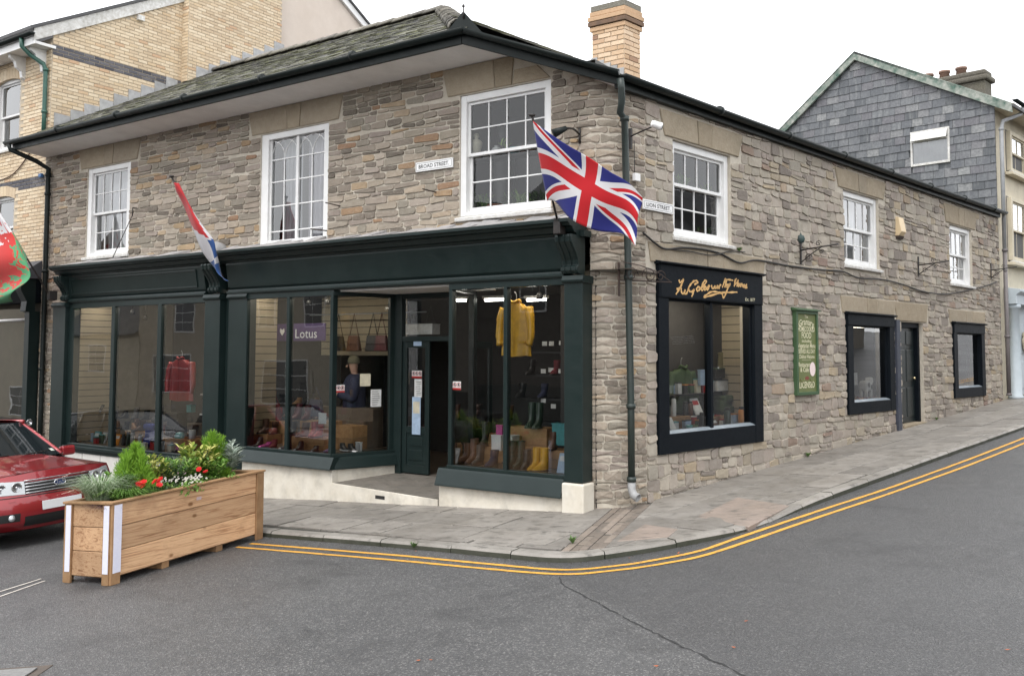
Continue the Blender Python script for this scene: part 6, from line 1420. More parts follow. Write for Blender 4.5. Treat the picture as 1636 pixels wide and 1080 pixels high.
def flowers(h, r, nl, nf, petal, mat, fs=.022):
    def f(t, p):
        b = MB()
        for i in range(nl): leaf(b, p + V((U(-r, r), U(-r, r), U(0, h*.7))), (rdir() + Z1*.6).normalized(), Z1, U(.03, .055), U(.02, .035))
        b.build('foliage', mat, t, recalc=False)
        for i in range(nf):
            c = p + V((U(-r, r)*.95, U(-r, r)*.95, h*U(.7, 1.1))); b = MB(); b.cr = rng.random(); n_ = 6; ax_ = (V((-.2, -.6, .7)) + rdir()*.4).normalized(); e1 = ax_.orthogonal().normalized(); e2 = ax_.cross(e1)
            for ring in (0, 1):
                for k in range(n_):
                    q = 2*pi*(k+ring*.5)/n_; d = e1*cos(q)+e2*sin(q); s_ = d.cross(ax_)*fs*.55*(1-.3*ring); R = fs*(1-.35*ring); b.add([c + ax_*ring*.006, c + d*R*.6 + s_, c + d*R + ax_*.006*(1+ring), c + d*R*.6 - s_], [(0, 1, 2, 3)])
            b.build('flower', petal, t, recalc=False)
    return f
lm_var = leafmat('variegated_leaf', (.07, .15, .025), (.30, .36, .06), (.62, .58, .20)); lm_dk = leafmat('dark_leaf', (.025, .055, .018), (.05, .10, .03), (.09, .16, .05)); lm_sil = leafmat('silver_leaf', (.20, .26, .20), (.36, .42, .36), (.52, .56, .50)); lm_gsil = leafmat('grey_green_leaf', (.14, .22, .10), (.28, .36, .22), (.50, .55, .42)); lm_gr = leafmat('fresh_grass', (.09, .20, .03), (.17, .32, .06), (.28, .42, .12)); lm_pur = leafmat('purple_leaf', (.05, .02, .03), (.09, .04, .05), (.14, .10, .08))
lm_brt = leafmat('bright_leaf', (.06, .15, .02), (.15, .30, .05), (.30, .44, .10)); m_redf = leafmat('red_petal', (.55, .01, .015), (.68, .02, .02)); m_whf = leafmat('white_petal', (.70, .68, .60), (.80, .78, .72)); m_pkf = leafmat('pale_pink_petal', (.62, .45, .48), (.75, .6, .62))
plant('silver_grass', 'arching silver-green grass spilling over the planter end with white strips', .22, .46, grassy(.46, .34, 620, lm_gsil, .90, .006))
plant('trailing_grass', 'fresh green trailing grass beside the silver grass in the planter', .40, .30, grassy(.30, .32, 560, lm_gr, 1.0, .006))
plant('heather', 'low brownish heather tuft on the planter corner', .12, .24, grassy(.14, .20, 220, lm_pur, 1.3, .004))
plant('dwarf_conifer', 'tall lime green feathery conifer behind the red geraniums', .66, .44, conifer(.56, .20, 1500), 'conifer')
plant('variegated_shrub', 'yellow-edged shrub right next to the tall lime conifer', 1.00, .46, shrub(.40, .20, 520, .085, .036, lm_var))
plant('dark_shrub', 'dark green leafy shrub under the yellow-edged leaves', 1.10, .38, shrub(.27, .22, 520, .06, .03, lm_dk))
plant('lavender_tuft', 'grey-green fine tuft in the middle of the planter', 1.34, .50, grassy(.34, .17, 360, lm_gsil, .5, .004))
plant('laurel_shrub', 'cream and yellow variegated laurel towards the kerb end of the planter', 1.58, .48, shrub(.46, .24, 700, .10, .042, lm_var))
plant('purple_sprig', 'dark purple leafy sprig poking out above the laurel', 1.45, .54, shrub(.34, .07, 60, .04, .018, lm_pur))
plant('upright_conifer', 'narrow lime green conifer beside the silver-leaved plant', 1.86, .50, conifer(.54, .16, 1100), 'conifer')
plant('silver_plant', 'silver-grey plant with long pointed leaves at the kerb end of the planter', 2.06, .42, shrub(.42, .16, 330, .17, .030, lm_sil, 1, .25))
plant('trailing_ivy', 'small-leaved green ivy along the planter rim by the kerb', 1.75, .20, shrub(.10, .26, 420, .035, .026, lm_gr, 1, .3))
plant('ground_ivy', 'low dark leaves filling the planter between the flowers', .85, .30, shrub(.14, .34, 700, .045, .03, lm_dk, 1, .4))
plant('green_shrub', 'bright green leafy shrub between the tall conifer and the laurel', 1.28, .40, shrub(.34, .22, 620, .07, .034, lm_brt))
plant('bright_shrub', 'bright green bushy shrub beside the narrow conifer', 1.72, .34, shrub(.30, .24, 620, .065, .032, lm_brt))
plant('leafy_shrub', 'bright green sprays around the foot of the tall conifer', .50, .46, shrub(.32, .22, 560, .07, .03, lm_brt))
plant('red_geranium', 'bright red geraniums at the foot of the tall lime conifer', .60, .22, flowers(.19, .16, 200, 9, m_redf, lm_dk, .040), 'flowers')
plant('red_begonia', 'two red blooms in the middle of the planter', 1.42, .26, flowers(.20, .07, 50, 3, m_redf, lm_dk, .036), 'flowers')
plant('white_alyssum', 'cloud of tiny white flowers along the planter rim', 1.08, .20, flowers(.16, .26, 420, 90, m_whf, lm_gr, .013), 'flowers')
plant('pink_stock', 'pale pink flower spike among the white flowers', 1.20, .30, flowers(.20, .05, 30, 10, m_pkf, lm_dk, .016), 'flowers')
# ------------------------------------------------------------------ the red estate car (local axes: x forward, y left, z up)
def car_root(name, label, u, off, group=None):
    o = bpy.data.objects.new(name, None); COL.objects.link(o); tag(o, label, 'car', group); c = FB.P(u, off, 0); c.z = zr(c.x, c.y)
    X = -dB; X = V((X.x, X.y, .0747*X.x + .0034*X.y)).normalized(); N_ = V((-.0747, -.0034, 1)).normalized(); Y = N_.cross(X).normalized()
    o.matrix_basis = Matrix(((X.x, Y.x, N_.x, c.x), (X.y, Y.y, N_.y, c.y), (X.z, Y.z, N_.z, c.z), (0, 0, 0, 1))) @ Matrix.Scale(1.05, 4); return o
n = N('car_paint_red'); fl_ = n.new('TexVoronoi'); fl_.inputs['Scale'].default_value = 900; n.L(n.pos(), fl_.inputs[0])
n.col(n.mix(n.math('MULTIPLY', fl_.outputs['Distance'], .5), (.24, .009, .014), (.34, .022, .028))); n.set(.32, .35, .5); n.b.inputs['Coat Weight'].default_value = 1; n.b.inputs['Coat Roughness'].default_value = .05; m_car = n.mat
n = N('car_glass'); n.col((.012, .016, .018)); n.set(.04, 0, .6); n.b.inputs['Coat Weight'].default_value = .6; n.b.inputs['Coat Roughness'].default_value = .02; m_cglass = n.mat
m_blk = flat('black_plastic', (.012, .012, .012), .5); m_chrome = pm('chrome', (.62, .63, .65), None, 6, .32, 0, 60, 1); m_rub_ = flat('tyre_rubber', (.018, .018, .018), .85)
n = N('headlamp_lens'); n.col((.40, .42, .43)); n.set(.12, .3, .6); n.b.inputs['Coat Weight'].default_value = 1; m_hlamp = n.mat
m_plate = pm('number_plate_white', (.66, .67, .68), (.62, .63, .64), 6, .4, 0); m_tail = flat('tail_lamp_red', (.45, .01, .01), .15)
def mkcar(root, paint):
    def put(b, name, mat, par=root, **k):
        o = b.build(name, mat, None, **k); o.parent = par
        if par is not root: o.matrix_parent_inverse = par.matrix_basis.inverted()
        return o
    sy = lambda z: .868 - .045*((z-.60)/.38)**2 - (.05*max(0, (.34-z)/.14)**2)
    zt = lambda x: .865 + .075*min(1, max(0, (1.95-x)/1.0)) + .02*max(0, min(1, (.95-x)/3))
    bul = lambda z: .045*max(0, 1-((z-.46)/.21)**2) if .25 < z < .67 else 0
    xf = lambda t, z: 2.185 - .25*abs(t)**3.2 + bul(z) - .05*max(0, (z-.66)/.2)**2 - .06*max(0, (.30-z)/.1)
    b = MB(); b.grid(lambda s, t: V((xf(s*2-1, .22+.645*t), (s*2-1)*sy(.22+.645*t), .22+.645*t + .055*(1-abs(s*2-1)**2.2)*t**8)), 36, 26); body = put(b, 'body', paint)
    for sg in (1, -1):
        b = MB()
        b.grid(lambda s, t: V((xf(1, .22+.645*t)*(1-s) + (-2.0)*s, sg*(sy(.22 + (zt(xf(1, .865)*(1-s)-2.0*s)-.22)*t)), .22 + (zt(xf(1, .865)*(1-s) - 2.0*s)-.22)*t)), 40, 14); put(b, 'side_panel', paint)
    # bonnet: crowned, with two creases
    def hood(s, t):
        q = s*2-1; x0 = xf(q, .865); xe = x0*(1-t) + .93*t; ze = zt(xe); yy = q*(sy(.865)*(1-t) + .80*t); crown = (1-abs(q)**2.2)*(.055 + .05*t) + .012*math.exp(-((abs(q)-.55)/.07)**2)*(1-.3*t)
        return V((xe, yy, ze + crown + .02*sin(min(1, t*3)*pi/2)*(1-abs(q)**3)))
    b = MB(); b.grid(hood, 32, 16); put(b, 'bonnet', paint)
    for e_ in (.045, .955): b = MB(); b.tube([hood(e_, t/14) + V((0, 0, .0015)) for t in range(15)], .0035, 4); put(b, 'bonnet_gap', m_blk)
    b = MB(); b.tube([hood(.045 + .91*t/20, .035) + V((0, 0, .001)) for t in range(21)], .003, 4); put(b, 'bonnet_lip_gap', m_blk)
    b = MB(); b.grid(lambda s, t: V((-2.0 - .2*(1-abs(s*2-1)**3)*(1-.2*t), (s*2-1)*sy(.22+.75*t), .22+.75*t)), 20, 8); put(b, 'tailgate', paint)
    b = MB(); b.quad(V((.98, -.82, .955)), V((.98, .82, .955)), V((-2.15, .82, .965)), V((-2.15, -.82, .965))); put(b, 'belt_deck', m_blk); b = MB(); b.quad(V((2.1, -.75, .21)), V((2.1, .75, .21)), V((-2.1, .75, .21)), V((-2.1, -.75, .21))); put(b, 'underbody', m_blk)
    # greenhouse
    W0, W1 = .775, .60; ws = lambda s, t: V((.98 - .10*(s*2-1)**2 - (.78 - .02*(s*2-1)**2)*t, (s*2-1)*(W0*(1-t)+W1*t), 1.0 + .48*t + .02*(1-(s*2-1)**2)))
    b = MB(); b.grid(ws, 16, 8); put(b, 'windscreen', m_cglass)
    roofp = lambda s, t: V((ws(s, 1).x*(1-t) - 1.80*t, (s*2-1)*(W1+.015), 1.485 + .055*(1-(s*2-1)**4)*1.0 + .015*sin(t*pi)))
    b = MB(); b.grid(roofp, 16, 10); put(b, 'roof', paint)
    for sg in (0, 1):
        sgn = sg*2-1
        b = MB(); b.grid(lambda s, t: V(((.86 - .68*t)*(1-s) + (-2.05+.25*t)*s, sgn*((W0+.035)*(1-t) + (W1+.012)*t), .955 + .53*t)), 10, 4); put(b, 'side_glass', m_cglass)
        b = MB(); pts = [ws(sg, t/8) + V((-.02, sgn*.012, 0)) for t in range(9)]; b.tube(pts, .030, 8); put(b, 'windscreen_pillar', paint)
        b = MB(); b.tube([V((.18, sgn*(W1+.015), 1.487)), V((-.8, sgn*(W1+.02), 1.50)), V((-1.8, sgn*(W1+.01), 1.485))], .028, 8); put(b, 'roof_rail', paint)
        for x0, x1 in ((-.12, -.20), (-1.05, -1.08)): b = MB(); b.tube([V((x0+.02, sgn*(W0+.035), .96)), V((x1, sgn*(W1+.015), 1.48))], .035, 6); put(b, 'door_pillar', paint)
        # mirror
        b = MB(); b.obox((.66, sgn*.985, 1.02), (.055, 0, 0), (0, .105, 0), (0, 0, .070)); m = put(b, 'wing_mirror', paint, bev=.03); b = MB(); b.tube([V((.68, sgn*.80, .97)), V((.67, sgn*.90, .99))], .03, 6); put(b, 'mirror_stalk', m_blk)
        # lamps
        b = MB(); b.grid(lambda s, t: V((xf(sgn*(.50+.44*s), .655+.195*t)+.008, sgn*(.50+.44*s)*sy(.655+.195*t)*(1), .662 + .02*s + (.185 - .02*s)*t)), 10, 6); h = put(b, 'headlight', m_hlamp)
        for t_, r in ((.60, .062), (.78, .055)):
            b = MB(); b.lathe(V((xf(t_, .76)-.0, sgn*t_*.865, .757)), [(r, .016), (r*.92, .02), (r*.6, .010), (r*.25, .012), (0, .03)], 16, (1, sgn*.25*t_, 0)); put(b, 'lamp_bowl', m_chrome, h)
        b = MB(); b.grid(lambda s, t: V((xf(sgn*(.60+.28*s), .34+.10*t)+.005, sgn*(.60+.28*s)*.85, .34+.10*t)), 6, 3); fg = put(b, 'fog_recess', m_blk); b = MB(); b.lathe(V((xf(.70, .39)+.004, sgn*.60, .39)), [(.042, 0), (.04, .012), (0, .02)], 14, (1, 0, 0)); put(b, 'fog_lamp', m_hlamp, fg)
        b = MB(); b.grid(lambda s, t: V((xf(sgn*(.64+.08*s), .585+.035*t)+.009, sgn*(.64+.08*s)*.865, .585+.035*t)), 3, 2); put(b, 'washer_cap', paint)
        for x in (1.38, -1.15):
            b = MB(); b.lathe(V((x, sgn*.80, .31)), [(.36, .0), (.365, .075), (.0, .076)], 24, (0, sgn, 0)); put(b, 'wheel_arch', m_blk)
            b = MB(); b.lathe(V((x, sgn*.74, .31)), [(.19, .0), (.30, .0), (.31, .03), (.31, .13), (.29, .155), (.20, .155)], 24, (0, sgn, 0)); w_ = put(b, 'wheel', m_rub_); b = MB(); b.lathe(V((x, sgn*.80, .31)), [(.20, .085), (.19, .08), (.06, .07), (.05, .09), (0, .09)], 10, (0, sgn, 0)); put(b, 'rim', m_chrome, w_)
        b = MB(); b.obox((-2.06, sgn*.74, .82), (.06, 0, 0), (0, .09, 0), (0, 0, .13)); put(b, 'tail_light', m_tail, bev=.02)
    # grille, badge, plate, intake
    P_ = lambda y, z, o: V((xf(y/.865, z) + o, y, z))
    b = MB(); b.grid(lambda s, t: P_(-.435+.87*s, .655+.185*t, .006), 14, 4); gr_ = put(b, 'grille', m_blk)
    for i in range(5): z = .672 + i*.038; b = MB(); b.tube([P_(-.43+.86*s/12, z, .014) for s in range(13)], .0075, 6); put(b, 'grille_bar', m_chrome, gr_)
    k = 20; b = MB(); b.tube([P_(.075*cos(2*pi*i/k), .752+.036*sin(2*pi*i/k), .026) for i in range(k+1)], .007, 6); bd = put(b, 'badge_ring', m_chrome); b = MB(); b.poly([P_(.073*cos(2*pi*i/k), .752+.034*sin(2*pi*i/k), .024) for i in range(k)]); put(b, 'badge_field', flat('badge_blue', (.015, .03, .10), .2), bd)
    for y, z, r in ((.045, .765, .016), (-.005, .750, .009), (-.030, .765, .009), (-.040, .742, .009), (-.012, .732, .009), (.02, .732, .009)):
        b = MB(); b.poly([P_(y + (r if i % 2 == 0 else r*.35)*cos(pi*i/4), z + (r if i % 2 == 0 else r*.35)*sin(pi*i/4), .0262) for i in range(8)]); put(b, 'badge_star', m_chrome, bd)
    b = MB(); b.hexa([P_(-.26, .44, .012), P_(.26, .44, .012), P_(.26, .44, .02), P_(-.26, .44, .02), P_(-.26, .55, .012), P_(.26, .55, .012), P_(.26, .55, .02), P_(-.26, .55, .02)]); put(b, 'number_plate', m_plate, bev=.003)
    b = MB(); b.grid(lambda s, t: P_(-.46+.92*s, .265+.125*t, .005), 12, 3); put(b, 'lower_intake', m_blk)
    b = MB(); b.tube([P_(-.80+1.6*s/24, .635, .004) for s in range(25)], .006, 5); put(b, 'bumper_seam', m_blk)
    for y0, y1 in ((-.62, .02), (-.02, .60)): b = MB(); b.tube([V((.99, y0, 1.03)), V((.93, (y0+y1)/2, 1.065)), V((.90, y1, 1.075))], .008, 5); put(b, 'wiper', m_blk)
    b = MB(); p = [ws(.93, .10), ws(.97, .10), ws(.97, .17), ws(.93, .17)]; b.poly([q + V((.006, 0, .004)) for q in p]); put(b, 'tax_disc', flat('disc_pale', (.5, .55, .5)))
    for x, y in ((.25, .35), (.25, -.35)): b = MB(); b.obox((x, y, 1.0), (.10, 0, 0), (0, .22, 0), (0, 0, .28)); 
rcar = car_root('red_car', 'red estate car parked at the kerb with its bonnet behind the planter', 9.02, 3.18); mkcar(rcar, m_car)
n = N('car_paint_dark'); n.col((.022, .025, .030)); n.set(.3, .3, .5); n.b.inputs['Coat Weight'].default_value = 1; m_card = n.mat
def dark_copy(name, label, u, off, turn=0, F=None, group=None):
    c = copy_tree(rcar); c.name = name; tag(c, label, 'car', group); p = (F or FB).P(u, off, 0); p.z = zr(p.x, p.y); m = rcar.matrix_basis.copy(); m.translation = (0, 0, 0); c.matrix_basis = Matrix.Translation(p) @ Matrix.Rotation(turn, 4, 'Z') @ m
    for o in [x for x in bpy.data.objects if x.parent == c]:
        for s_ in o.material_slots:
            if s_.material == m_car: s_.link = 'OBJECT'; s_.material = m_card
    return c
dark_copy('dark_car', 'dark grey car parked close behind the red estate car', 14.3, 3.2)
dark_copy('dark_car', 'dark car parked across Broad Street, mirrored in the shop glass', 27.5, 16.5, pi)
dark_copy('dark_car', 'dark car parked across the road before the cream townhouse', 22.0, 17.0, pi)
dark_copy('dark_car', 'dark car parked across the road before the brown stone townhouse', 15.5, 17.0, pi)
dark_copy('dark_car', 'dark car standing in Lion Street, mirrored in the side window', 4.6, 6.4, radians(180-79), FL)
# ------------------------------------------------------------------ goods behind the glass
def spot(px, off, z, F=FB, py=660): return F.P(F.u(px, py, off), off, z)
def mt_(name, c, rough=.6, var=.3): return pm(name, c, tuple(x*.7 for x in c), 12, rough, .2, 50, 0, var)
LEA = {'black': mt_('leather_black', (.018, .017, .017), .45), 'brown': mt_('leather_brown', (.13, .055, .03), .4), 'tan': mt_('leather_tan', (.34, .17, .07), .45), 'oxblood': mt_('leather_oxblood', (.11, .015, .018), .35), 'red': mt_('leather_red', (.42, .02, .02), .4), 'yellow': mt_('rubber_yellow', (.75, .40, .015), .35), 'green': mt_('rubber_green', (.025, .05, .03), .35), 'grey': mt_('suede_grey', (.16, .15, .15), .85), 'pink': mt_('suede_pink', (.55, .08, .30), .8), 'lilac': mt_('suede_lilac', (.42, .30, .50), .8), 'navy': mt_('cloth_navy', (.025, .03, .07), .8), 'blue': mt_('cloth_blue', (.03, .045, .26), .75), 'white': mt_('card_white', (.76, .76, .74), .7), 'cream': mt_('card_cream', (.70, .64, .48), .7), 'orange': mt_('enamel_orange', (.72, .26, .015), .35), 'teal': mt_('enamel_teal', (.10, .35, .36), .35), 'steel': mt_('brushed_steel', (.45, .45, .45), .35), 'khaki': mt_('canvas_khaki', (.16, .14, .07), .85), 'purple': mt_('panel_purple', (.075, .04, .13), .6), 'sky': mt_('poster_blue', (.42, .55, .72), .6), 'terracotta': mt_('terracotta', (.42, .17, .09), .85), 'moss': mt_('leaf_dark', (.05, .09, .03), .7), 'wine': mt_('cloth_wine', (.20, .03, .04), .8)}
BK = 'goods in the shop windows'
def boot(p, h, c, face, label, fat=1.0, name='boot', sole=True, group=None):
    t = thing(name, label, name.split('_')[-1], p, group); f = V(face); f.z = 0; f.normalize(); s_ = V((-f.y, f.x, 0)); b = MB(); k = fat
    rings = [(-.01, h, .056*k, .062*k), (0, h*.62, .050*k, .060*k), (.0, .13, .045*k, .055*k), (.015, .085, .043*k, .075*k), (.05, .055, .042*k, .105*k)] if h > .16 else [(-.005, h, .038, .045), (.0, h*.7, .042, .055), (.02, .055, .042, .085)]
    vs = []; sg = 12
    for (x, z, ry, rx) in rings:
        for i in range(sg): q = 2*pi*i/sg; vs.append(p + f*(x + cos(q)*rx) + s_*(sin(q)*ry) + Z1*z)
    for (x, z, ry, rx) in ((.065, .03, .046*k, .125), (.065, .018, .046*k, .125)):
        for i in range(sg): q = 2*pi*i/sg; vs.append(p + f*(x + cos(q)*rx) + s_*(sin(q)*ry*(1.0 if cos(q) > 0 else .85)) + Z1*z)
    n_ = len(vs)//sg; b.smooth = True; b.add(vs, [(i*sg+j, i*sg+(j+1) % sg, (i+1)*sg+(j+1) % sg, (i+1)*sg+j) for i in range(n_-1) for j in range(sg)] + [tuple(range((n_-1)*sg, n_*sg))]); b.build('upper', LEA[c], t)
    b = MB(); b.extr([p + f*(.065 + cos(2*pi*i/16)*.13) + s_*(sin(2*pi*i/16)*.049*k) for i in range(16)], Z1*.02); b.build('sole', LEA['black' if sole is True else sole], t, .004); return t
def crate(px, off, z, w_, d, h, label, F=FB):
    p = spot(px, off, z, F); t = thing('wooden_box', label, 'box', p, None); u, o = F.uv(p); b = MB()
    for zz in (0, 1): b = MB(); b.cr = rng.random(); b.box(F, u-w_/2, u+w_/2, o-d, o, z+h*zz/2+.002, z+h*(zz+1)/2-.002); b.build('board', m_wood, t, .004)
    return t
def carton(px, off, z, w_, d, h, c, label, F=FB, name='carton', cat_='box', rot=0, lid=None):
    p = spot(px, off, z, F); t = thing(name, label, cat_, p); ax_, ay_ = F.d*cos(rot) + F.n*sin(rot), F.n*cos(rot) - F.d*sin(rot)
    b = MB(); b.obox(p + Z1*h/2, ax_*w_/2, ay_*d/2, Z1*h/2); b.build('body', LEA[c], t, .004); b = MB(); b.obox(p + Z1*(h+.006), ax_*(w_/2+.004), ay_*(d/2+.004), Z1*.008); b.build('lid', LEA[lid or c], t, .003); return t
def bottle(px, off, z, h, r, c, label, F=FB, capc='black', name='bottle'):
    p = spot(px, off, z, F); t = thing(name, label, 'bottle', p); b = MB(); b.lathe(p, [(r*.9, 0), (r, .01), (r, h*.78), (r*.75, h*.84), (r*.7, h*.86)], 14); b.build('body', LEA[c], t); b = MB(); b.lathe(p + Z1*h*.86, [(r*.78, 0), (r*.78, h*.12), (r*.6, h*.14), (0, h*.14)], 12); b.build('cap', LEA[capc], t); return t
def mug(px, off, z, c, label, F=FB, h=.10, r=.045):
    p = spot(px, off, z, F); t = thing('mug', label, 'mug', p); b = MB(); b.lathe(p, [(r*.9, 0), (r, .01), (r, h), (r*.88, h), (r*.86, .015)], 14); b.build('cup', LEA[c], t); b = MB(); q = F.d; b.tube([p + q*(r + .028*sin(pi*i/8)) + Z1*(h*.2 + h*.6*i/8) for i in range(9)], .006, 6); b.build('handle', LEA[c], t); return t
def book(px, off, z, w_, h, c, label, F=FB, lean=.35, band='white', name='book'):
    p = spot(px, off, z, F); t = thing(name, label, 'book', p); up_ = (Z1 - F.n*lean).normalized(); nn = (F.n + Z1*lean).normalized()
    b = MB(); b.obox(p + up_*h/2, F.d*w_/2, nn*.010, up_*h/2); b.build('cover', LEA[c], t, .002); b = MB(); b.obox(p + up_*h*.72 + nn*.0105, F.d*w_*.36, nn*.001, up_*h*.13); b.build('title_panel', LEA[band], t); return t
def ticket(px, py, off, w_, h, c, label, F=FB, lines=0, name='notice', lc=None):
    u, z = F.on(px, py, off); t = thing(name, label, 'notice', F.P(u, off, z-h/2)); b = MB(); b.box(F, u-w_/2, u+w_/2, off-.002, off, z-h/2, z+h/2); b.build('sheet', LEA[c], t)
    for i in range(lines): 
        zz = z + h*.34 - i*h*.7/max(1, lines-1); b = MB(); b.box(F, u-w_*U(.28, .40), u+w_*U(.2, .40), off, off+.0008, zz-h*.012, zz+h*.012); b.build('text_line', lc or m_ink, t)
    return t
def sticker(px, py, off, F, label, right):
    """red and white warning sticker with three ringed symbols"""
    u, z = F.on(px, py, off); w_, h = .20, .115; t = thing('warning_sticker', label, 'sticker', F.P(u, off, z-h/2)); b = MB(); b.box(F, u-w_/2, u+w_/2, off-.001, off+.001, z-h/2, z+h/2); b.build('sheet', LEA['white'], t)
    b = MB(); b.box(F, u-w_/2, u+w_/2, off+.001, off+.002, z-h/2, z-h/2+.028); b.build('red_band', LEA['red'], t)
    for i in (-1, 0, 1):
        c = F.P(u+i*.064, off+.002, z+.014); b = MB(); b.tube([c + F.d*.026*cos(k*pi/8) + Z1*.026*sin(k*pi/8) for k in range(17)], .004, 4); b.build('ring', LEA['red'], t); b = MB(); b.obox(c + F.n*.001, F.d*.010 + Z1*.006, F.n*.001, Z1*.014); b.build('symbol', m_ink, t)
def handbag(p, w_, h, c, label, F=FB, strap=.2, name='handbag'):
    t = thing(name, label, 'bag', p); b = MB(); b.hexa([p - F.d*w_*.5 - F.n*.05, p + F.d*w_*.5 - F.n*.05, p + F.d*w_*.5 + F.n*.05, p - F.d*w_*.5 + F.n*.05] + [q + Z1*h for q in (p - F.d*w_*.38 - F.n*.02, p + F.d*w_*.38 - F.n*.02, p + F.d*w_*.38 + F.n*.02, p - F.d*w_*.38 + F.n*.02)]); b.build('body', LEA[c], t, .015)
    b = MB(); b.hexa([p - F.d*w_*.40 + F.n*.045 + Z1*h*.45, p + F.d*w_*.40 + F.n*.045 + Z1*h*.45, p + F.d*w_*.40 + F.n*.055 + Z1*h*.45, p - F.d*w_*.40 + F.n*.055 + Z1*h*.45] + [p - F.d*w_*.37 + F.n*.018 + Z1*h*1.01, p + F.d*w_*.37 + F.n*.018 + Z1*h*1.01, p + F.d*w_*.37 + F.n*.03 + Z1*h*1.01, p - F.d*w_*.37 + F.n*.03 + Z1*h*1.01]); b.build('flap', LEA[c], t, .005)
    b = MB(); b.tube([p - F.d*w_*.34 + Z1*h, p + Z1*(h+strap), p + F.d*w_*.34 + Z1*h], .007, 5); b.build('strap', LEA[c], t); return t
def backpack(p, w_, h, c, label, F=FB):
    t = thing('backpack', label, 'backpack', p); b = MB(); b.obox(p + Z1*h/2, F.d*w_/2, F.n*.11, Z1*h/2); b.build('body', LEA[c], t, .07); b = MB(); b.obox(p + Z1*h*.28 + F.n*.12, F.d*w_*.36, F.n*.035, Z1*h*.2); b.build('pocket', LEA[c], t, .03)
    b = MB(); b.obox(p + Z1*h*.93 + F.n*.02, F.d*w_*.46, F.n*.12, Z1*.05); b.build('top_flap', LEA[c], t, .03); b = MB(); b.tube([p + Z1*(h-.01) - F.d*.04, p + Z1*(h+.05), p + Z1*(h-.01) + F.d*.04], .008, 5); b.build('handle', LEA['black'], t); return t
def jacket(px, ptop, pbot, wpx, off, c, label, F=FB, sleeve=True, name='jacket', hood=False):
    """a coat on a hanger, open grid front and back"""
    u, zt_ = F.on(px, ptop, off); _, zb_ = F.on(px, pbot, off); W = abs(F.u(px+wpx/2, 600, off) - F.u(px-wpx/2, 600, off)); H = zt_-zb_
    t = thing(name, label, 'jacket', F.P(u, off, zb_)); cm = LEA[c]
    def prof(v): return W*(.20 + .26*min(1, (1-v)/.12)) if v > .88 else W*(.40 + .08*(1-v))
    for sg in (1, -1):
        b = MB(); b.grid(lambda s, v: F.P(u + (s*2-1)*prof(v), off + sg*(.075*sqrt(max(0, 1-(s*2-1)**2)) + .008*sin(s*19+v*5)*(1-v)), zb_ + H*v + .01*sin(s*9)), 18, 18); b.build('front' if sg > 0 else 'back', cm, t)
    if sleeve:
        for sg in (1, -1): b = MB(); b.tube(cat([F.P(u+sg*W*.40, off, zb_+H*.93), F.P(u+sg*W*.47, off+.02, zb_+H*.70), F.P(u+sg*W*.50, off+.03, zb_+H*.42), F.P(u+sg*W*.47, off+.05, zb_+H*.20)], 5), [.062]*6 + [.055]*6 + [.048]*4, 10); b.build('sleeve', cm, t)
    b = MB(); b.box(F, u-.012, u+.012, off+.076, off+.082, zb_+H*.02, zb_+H*.96); b.build('placket', cm, t)
    for sg in (1, -1): b = MB(); b.box(F, u+sg*W*.22-.08, u+sg*W*.22+.08, off+.066, off+.076, zb_+H*.24, zb_+H*.29); b.build('pocket_flap', cm, t, .004)
    b = MB(); b.tube(cat([F.P(u-.07, off, zt_-.01), F.P(u-.08, off+.05, zt_+.05), F.P(u, off+.07, zt_+.02), F.P(u+.08, off+.05, zt_+.05), F.P(u+.07, off, zt_-.01)], 5), .022, 7); b.build('collar', cm, t); b = MB(); b.tube([F.P(u, off, zt_), F.P(u, off, zt_+.14), F.P(u+.03, off, zt_+.17)], .004, 5); b.build('hanger', LEA['steel'], t); return t
nV = nB*1
# --- left bay (floor at .185)
z = .178
def fill_light(F, u0, u1, o, z, label, st=17):  # added strips out of sight above the glass to brighten the goods
    t = thing('fill_light', label, 'light', F.P((u0+u1)/2, o, z)); b = MB(); b.box(F, u0, u1, o-.03, o+.03, z, z+.02); b.build('tube', emit('fill_light_%g' % st, (1, .90, .74), st), t); b = MB(); b.box(F, u0-.03, u1+.03, o-.05, o+.05, z+.021, z+.06); b.build('batten', LEA['white'], t)
fill_light(FB, 8.0, 11.6, -.30, 2.935, 'added warm strip light hidden at the head of the left window'); fill_light(FB, 5.0, 6.8, -.30, 2.94, 'added warm strip light hidden at the head of the middle window'); fill_light(FB, .7, 2.2, -.25, 2.94, 'added warm strip light hidden at the head of the window right of the door', 12)
fill_light(FL, 1.2, 3.2, -.35, 2.72, 'added warm strip light hidden at the head of the signed Lion Street window', 17); fill_light(FL, 6.8, 8.1, -.4, 2.46, 'added warm strip light in the second Lion Street window', 5)
handbag(spot(119, -.25, z), .26, .20, 'yellow', 'small yellow bag at the far end of the left window', strap=.1)
book(153, -.12, z, .20, .23, 'teal', 'green-blue guide book standing beside the walking poles'); book(165, -.16, z, .18, .22, 'steel', 'grey guide book standing beside the green-blue one', band='cream')
book(186, -.12, z, .17, .21, 'orange', 'orange and white book right of the dark mullion'); p0, p1 = spot(140, -.5, z+.04), spot(162, -.4, z+.62)
t = thing('walking_poles', 'pair of silver walking poles leaning across the left window', 'poles', p0)
for k in (0, .05): b = MB(); b.tube([p0 + dB*k, p1 + dB*k], .012, 6); b.build('shaft', LEA['steel'], t); b = MB(); b.tube([p1 + dB*k, p1 + dB*k + (p1-p0).normalized()*.14], .020, 6); b.build('grip', LEA['black'], t)
